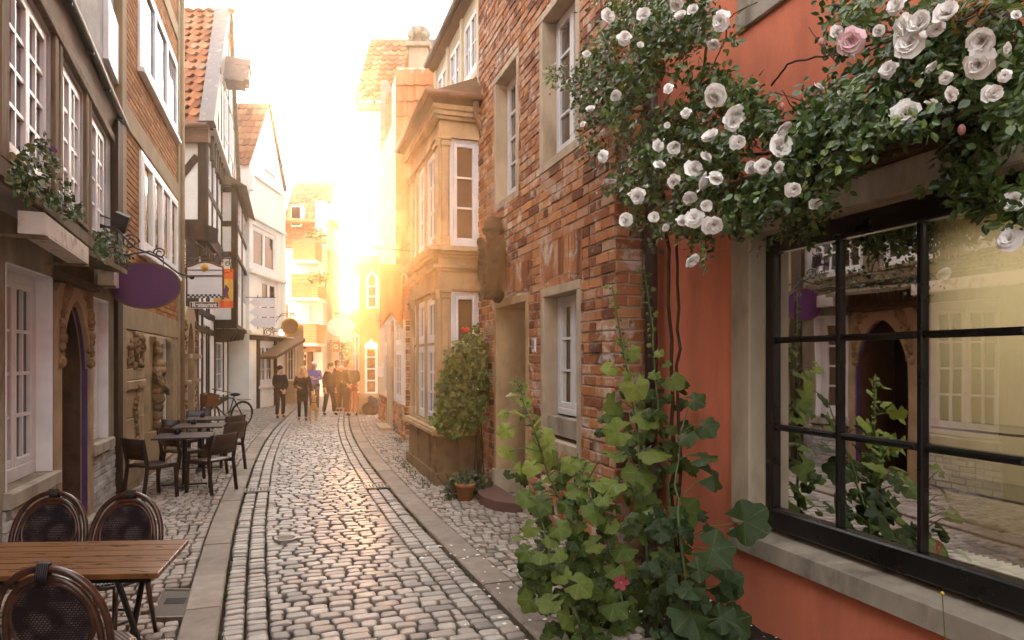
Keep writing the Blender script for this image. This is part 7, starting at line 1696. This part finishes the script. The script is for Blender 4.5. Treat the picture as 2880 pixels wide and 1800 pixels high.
for lab, u, v0, v1 in (('thin yellow-tipped weed rising before the shop window ledge', 2655, 1668, 1800),):
    F = RP.off(.35); p1 = at(u - 5, v0, F.Y(u)); p0 = Vector((p1.x + .05, p1.y, 0)); w_ = thing('flowering_weed', lab, 'weed', p0); m = MB(); m.tube([p0, p0.lerp(p1, .4) + Vector((.015, 0, 0)), p0.lerp(p1, .8), p1], .0025, 5); m.build('stalk', M_STEM, w_); m = MB(); m.ball(p1, .008); m.build('flower_head', mat('yellow_floret', (.5, .4, .05), .6, .1, 8, .1), w_)
# ------------------------------------------------------------------ people and the dog
def skin_mesh(verts, edges, radii, root=0, sub=1):
    me = bpy.data.meshes.new('tmp'); me.from_pydata([tuple(v) for v in verts], edges, []); ob = bpy.data.objects.new('tmp', me); COL.objects.link(ob)
    md = ob.modifiers.new('s', 'SKIN'); md.use_smooth_shade = True
    for i, sv in enumerate(me.skin_vertices[0].data):
        r = radii[i]; sv.radius = r if isinstance(r, tuple) else (r, r); sv.use_root = (i == root)
    if sub: ob.modifiers.new('d', 'SUBSURF').levels = sub; ob.modifiers['d'].render_levels = sub
    bpy.context.view_layer.update(); dg = bpy.context.evaluated_depsgraph_get()
    res = bpy.data.meshes.new_from_object(ob.evaluated_get(dg)); bpy.data.objects.remove(ob); bpy.data.meshes.remove(me); return res
def skin_part(name, verts, edges, radii, mt, par, root=0, sub=1):
    me = skin_mesh(verts, edges, radii, root, sub); me.name = name; me.materials.clear(); me.materials.append(mt)
    me.polygons.foreach_set('use_smooth', [True] * len(me.polygons))
    o = bpy.data.objects.new(name, me); COL.objects.link(o)
    if par is not None: o.parent = par
    ORG[o.name] = Vector((0, 0, 0)); return o
M_SKIN = mat('skin', (.50, .28, .19), .55, .08, 20, .05, 60)
def cloth(nm, c): return mat(nm, c, .85, .2, 9, .35, 35, .012)
M_BLACKC = cloth('black_cloth', (.018, .013, .012)); M_DARKC = cloth('dark_brown_cloth', (.035, .02, .014)); M_GREYC = cloth('charcoal_trousers', (.022, .018, .018)); M_LILAC = cloth('lilac_jacket', (.16, .11, .30)); M_REDC = cloth('rust_red_trousers', (.28, .045, .02)); M_OLIVE = cloth('olive_jacket', (.055, .035, .018)); M_JEAN = cloth('brown_trousers', (.06, .035, .025))
M_HAIRW = mat('white_hair', (.62, .56, .50), .6, .15, 30, .4, 60); M_HAIRB = mat('blond_hair', (.52, .32, .12), .5, .25, 30, .5, 60); M_HAIRD = mat('dark_hair', (.03, .017, .01), .5, .2, 30, .4, 60); M_SHOE = mat('dark_leather', (.02, .013, .01), .4, .2, 10, .1)
def person(lab, u, vf, vt, rz, jacket, trousers, hair, arms='down', step=.0, long_hair=False, skirt=False, lean=0.0, boots=False, bald=False, hd=0.0):
    x, y = gpt(u, vf); hgt = (vf - vt) / K * y; k = hgt / 1.74
    root = proto('person', lab, 'person', None); root['category'] = 'person'
    V = lambda a: Vector(a)
    def L(p): # lean forward over the hips
        p = Vector(p); 
        if p.z > .95: p.y -= (p.z - .95) * lean
        return p
    J = dict(pel=(0, 0, .95), sp=(0, .01, 1.14), ch=(0, .01, 1.33), nk=(0, .0, 1.48), h0=(0, -.015 - hd * .3, 1.56), h1=(0, -.01 - hd, 1.655))
    for s, n in ((-1, 'l'), (1, 'r')):
        J['sh' + n] = (s * .185, .01, 1.405)
        if arms == 'down': J['el' + n] = (s * .245, .04, 1.13); J['wr' + n] = (s * .235, -.04, .90)
        elif arms == 'crossed': J['el' + n] = (s * .265, -.03, 1.15); J['wr' + n] = (s * -.04, -.20, 1.19 + .03 * s)
        elif arms == 'front': J['el' + n] = (s * .25, .0, 1.14); J['wr' + n] = (s * .09, -.22, 1.06)
        elif arms == 'behind': J['el' + n] = (s * .27, .10, 1.16); J['wr' + n] = (s * .05, .20, 1.00)
        elif arms == 'clasped': J['el' + n] = (s * .25, -.02, 1.13); J['wr' + n] = (s * .05, -.18, .93)
        elif arms == 'leash': J['el' + n] = (s * .245, -.0, 1.13); J['wr' + n] = (.27, -.10, .93) if n == 'l' and False else ((s * .10, -.20, 1.10) if n == 'l' else (s * .30, -.10, .93))
        J['hp' + n] = (s * .095, 0, .90); J['kn' + n] = (s * .105, -.01 - s * step * .5 - .01, .50); J['an' + n] = (s * .11, .02 - s * step, .085); J['to' + n] = (s * .125, -.13 - s * step, .035)
    J = {a: L(b) * k for a, b in J.items()}
    def part(name, keys, edges, rad, mt, sub=1, extra=None):
        idx = {a: i for i, a in enumerate(keys)}; vs = [J[a] for a in keys]; es = [(idx[a], idx[b]) for a, b in edges]; rr = [(r[0] * k, r[1] * k) if isinstance(r, tuple) else r * k for r in rad]
        return skin_part(name, vs, es, rr, mt, root, 0, sub)
    # the body, one continuous skin with five-fingered hands
    keys = ['pel', 'sp', 'ch', 'nk', 'h0', 'h1']; edges = [('pel', 'sp'), ('sp', 'ch'), ('ch', 'nk'), ('nk', 'h0'), ('h0', 'h1')]; rad = [(.13, .10), (.12, .09), (.14, .10), .052, (.075, .085), (.082, .095)]
    J['ns'] = J['h0'] + Vector((0, -.105, .025)) * k; keys.append('ns'); edges.append(('h0', 'ns')); rad.append(.012)
    for n in 'lr':
        s = -1 if n == 'l' else 1
        keys += ['sh' + n, 'el' + n, 'wr' + n, 'hp' + n, 'kn' + n, 'an' + n, 'to' + n]; edges += [('ch', 'sh' + n), ('sh' + n, 'el' + n), ('el' + n, 'wr' + n), ('pel', 'hp' + n), ('hp' + n, 'kn' + n), ('kn' + n, 'an' + n), ('an' + n, 'to' + n)]; rad += [.055, .042, .028, .085, .058, .04, (.035, .03)]
        d = (J['wr' + n] - J['el' + n]).normalized(); sd = d.cross(Vector((0, 0, 1))); sd = sd.normalized() if sd.length > .1 else Vector((1, 0, 0)); J['pm' + n] = J['wr' + n] + d * .075 * k; keys.append('pm' + n); edges.append(('wr' + n, 'pm' + n)); rad.append((.036, .020))
        for q in range(4):
            J['f%d%s' % (q, n)] = J['pm' + n] + d * (.05 + .012 * (1.5 - abs(q - 1.5))) * k + sd * (q - 1.5) * .021 * k; J['g%d%s' % (q, n)] = J['f%d%s' % (q, n)] + (d * .035 + Vector((0, -.014, -.006))) * k
            keys += ['f%d%s' % (q, n), 'g%d%s' % (q, n)]; edges += [('pm' + n, 'f%d%s' % (q, n)), ('f%d%s' % (q, n), 'g%d%s' % (q, n))]; rad += [.0095, .008]
        J['t' + n] = J['wr' + n] + d * .06 * k - sd * .05 * k; keys.append('t' + n); edges.append(('wr' + n, 't' + n)); rad.append(.011)
    part('body', keys, edges, rad, M_SKIN)
    # clothes
    hem = .80 if not skirt else .62
    J['hem'] = L((0, .0, hem)) * k
    jk = ['pel', 'sp', 'ch', 'hem', 'nc']; J['nc'] = J['ch'].lerp(J['nk'], .78); je = [('pel', 'sp'), ('sp', 'ch'), ('pel', 'hem'), ('ch', 'nc')]; jr = [(.175, .135), (.165, .125), (.18, .125), (.19, .145) if not skirt else (.20, .16), (.07, .065)]
    for n in 'lr':
        J['cf' + n] = J['el' + n].lerp(J['wr' + n], .88); jk += ['sh' + n, 'el' + n, 'cf' + n]; je += [('ch', 'sh' + n), ('sh' + n, 'el' + n), ('el' + n, 'cf' + n)]; jr += [.078, .064, .046]
    part('jacket', jk, je, jr, jacket)
    tk = ['pel']; te = []; tr_ = [(.15, .12)]
    for n in 'lr':
        J['cu' + n] = J['kn' + n].lerp(J['an' + n], .93); tk += ['hp' + n, 'kn' + n, 'cu' + n]; te += [('pel', 'hp' + n), ('hp' + n, 'kn' + n), ('kn' + n, 'cu' + n)]; tr_ += [(.105, .10), .075 if not boots else .062, .06 if not boots else .048]
    part('trousers', tk, te, tr_, trousers)
    for n in 'lr': part('boot' if boots else 'shoe', ['an' + n, 'to' + n], [('an' + n, 'to' + n)], [(.052, .055), (.046, .038)], M_SHOE)
    h1 = J['h1']; m = MB()
    if bald:
        m.ball(h1 + Vector((0, .035, -.04)) * k, .102 * k, .10 * k, .07 * k, 12, 8)
    else:
        m.ball(h1 + Vector((0, .022, .035)) * k, .094 * k, .104 * k, .084 * k, 12, 8); m.ball(h1 + Vector((0, .05, -.05)) * k, .088 * k, .07 * k, .085 * k, 10, 7)
    if long_hair:
        for s in (-1, 1, 0): m.tube([h1 + Vector((s * .07, .03 if s else .07, .04)) * k, h1 + Vector((s * .10, .03 if s else .10, -.08)) * k, h1 + Vector((s * .115, .02 if s else .11, -.20)) * k, h1 + Vector((s * .10, .03 if s else .11, -.30)) * k], [.05 * k, .06 * k, .055 * k, .025 * k], 8)
    m.build('hair', hair, root, smooth=True)
    m = MB()
    for s in (-1, 1): m.ball(J['h0'] + Vector((s * .034, -.082, .055)) * k, .011 * k, None, None, 6, 5)
    m.build('eyes', M_BLACK, root); m = MB()
    for s in (-1, 1): m.ball(J['h0'] + Vector((s * .092, .0, .035)) * k, .015 * k, .025 * k, .035 * k, 6, 5)
    m.build('ears', M_SKIN, root); m = MB(); m.ball(J['h0'] + Vector((0, -.082, -.028)) * k, .026 * k, .012 * k, .008 * k, 6, 4); m.build('mouth', M_DARKDOOR, root)
    root.location = (x, y, .035); root.rotation_euler = (0, 0, rz); return root, J, k
person('person in a black coat standing alone at the kerb, hands clasped, looking right', 788, 1180, 1033, .9, M_BLACKC, M_GREYC, M_HAIRD, 'clasped')
pw_, Jw, kw = person('person with long blond hair in a dark coat and boots, looking down at the dog', 851, 1188, 1037, .2, M_DARKC, M_BLACKC, M_HAIRB, 'leash', .04, True, True, .04, True, hd=.03)
person('white-haired person in a lilac jacket with arms crossed', 884, 1162, 1021, .1, M_LILAC, M_JEAN, M_HAIRW, 'crossed', .05)
person('person in a dark jacket striding with feet wide apart, looking right', 926, 1172, 1024, 1.1, M_DARKC, M_GREYC, M_HAIRD, 'down', .14, lean=.10)
person('person half hidden behind the striding walker, face turned right', 951, 1160, 1022, 1.3, M_OLIVE, M_JEAN, M_HAIRD, 'front')
person('person with dark hair at the very back of the group', 948, 1150, 1017, .3, M_BLACKC, M_JEAN, M_HAIRD, 'down')
person('bald person behind the crowd, seen between two darker coats', 962, 1160, 1026, 2.6, M_OLIVE, M_GREYC, M_HAIRW, 'front', bald=True)
person('tall person in a long black jacket in the middle of the huddle', 975, 1173, 1017, 2.2, M_BLACKC, M_GREYC, M_HAIRD, 'front', .05)
person('person with tied blond hair in a green-brown jacket and rust red trousers, seen from behind', 990, 1173, 1020, PI - .2, M_OLIVE, M_REDC, M_HAIRB, 'behind', .02)
# dog, looking up, facing the viewer
dx, dy = gpt(881, 1187); dog = proto('dog', 'tan short-haired dog on a lead, its head raised to the blond person', 'dog')
M_DOG = mat('tan_fur', (.42, .24, .10), .8, .25, 6, .4, 60, .006); k = .80
D = dict(pel=(0, .30, .50), bel=(0, .12, .48), ch=(0, -.16, .52), wi=(0, -.20, .60), nk=(0, -.27, .74), hd=(0, -.28, .86), mz=(0, -.36, .93), no=(0, -.42, .97), t0=(0, .38, .55), t1=(.04, .52, .50), t2=(.08, .62, .58))
E_ = [('pel', 'bel'), ('bel', 'ch'), ('ch', 'wi'), ('wi', 'nk'), ('nk', 'hd'), ('hd', 'mz'), ('mz', 'no'), ('pel', 't0'), ('t0', 't1'), ('t1', 't2')]; Rd = dict(pel=.11, bel=.10, ch=(.125, .15), wi=.10, nk=.075, hd=.078, mz=.045, no=.028, t0=.03, t1=.022, t2=.014)
for s, n in ((-1, 'l'), (1, 'r')):
    D.update({'s' + n: (s * .10, -.18, .46), 'e' + n: (s * .11, -.14, .30), 'w' + n: (s * .11, -.18, .14), 'p' + n: (s * .11, -.21, .03), 'q' + n: (s * .11, -.27, .025), 'h' + n: (s * .10, .30, .42), 'k' + n: (s * .12, .20, .32), 'o' + n: (s * .11, .38, .20), 'f' + n: (s * .11, .34, .04), 'g' + n: (s * .11, .27, .025), 'x' + n: (s * .07, -.25, .92), 'y' + n: (s * .12, -.20, .89)})
    E_ += [('ch', 's' + n), ('s' + n, 'e' + n), ('e' + n, 'w' + n), ('w' + n, 'p' + n), ('p' + n, 'q' + n), ('pel', 'h' + n), ('h' + n, 'k' + n), ('k' + n, 'o' + n), ('o' + n, 'f' + n), ('f' + n, 'g' + n), ('hd', 'x' + n), ('x' + n, 'y' + n)]
    Rd.update({'s' + n: .06, 'e' + n: .042, 'w' + n: .03, 'p' + n: .032, 'q' + n: .026, 'h' + n: .085, 'k' + n: .06, 'o' + n: .032, 'f' + n: .030, 'g' + n: .026, 'x' + n: (.03, .012), 'y' + n: (.02, .008)})
ks = list(D); ix = {a: i for i, a in enumerate(ks)}
skin_part('body', [Vector(D[a]) * k for a in ks], [(ix[a], ix[b]) for a, b in E_], [(Rd[a][0] * k, Rd[a][1] * k) if isinstance(Rd[a], tuple) else Rd[a] * k for a in ks], M_DOG, dog)
m = MB(); m.ball(Vector((0, -.445, .985)) * k, .022 * k); m.build('nose', M_BLACK, dog); m = MB()
for s in (-1, 1): m.ball(Vector((s * .04, -.335, .93)) * k, .011 * k)
m.build('eyes', M_BLACK, dog); m = MB(); m.tube([Vector((.085 * math.cos(a), -.25 + .085 * math.sin(a), .70)) * k for a in [2 * PI * i / 14 for i in range(14)]], .012, 6, closed=True); m.build('collar', M_DARKDOOR, dog)
dog.location = (dx, dy, .03); dog.rotation_euler = (0, 0, .35)
hw = pw_.matrix_basis @ Jw['wrr']; cl = Vector((dx, dy - .16, .03 + .56)); m = MB(); mid = hw.lerp(cl, .5) - Vector((0, 0, .16)); m.tube([hw, hw.lerp(mid, .5) - Vector((0, 0, .04)), mid, mid.lerp(cl, .5) - Vector((0, 0, .03)), cl], .006, 5)
tag(m.build('dog_lead', M_BLACK), 'thin dark lead hanging between the blond person and the tan dog', 'lead')
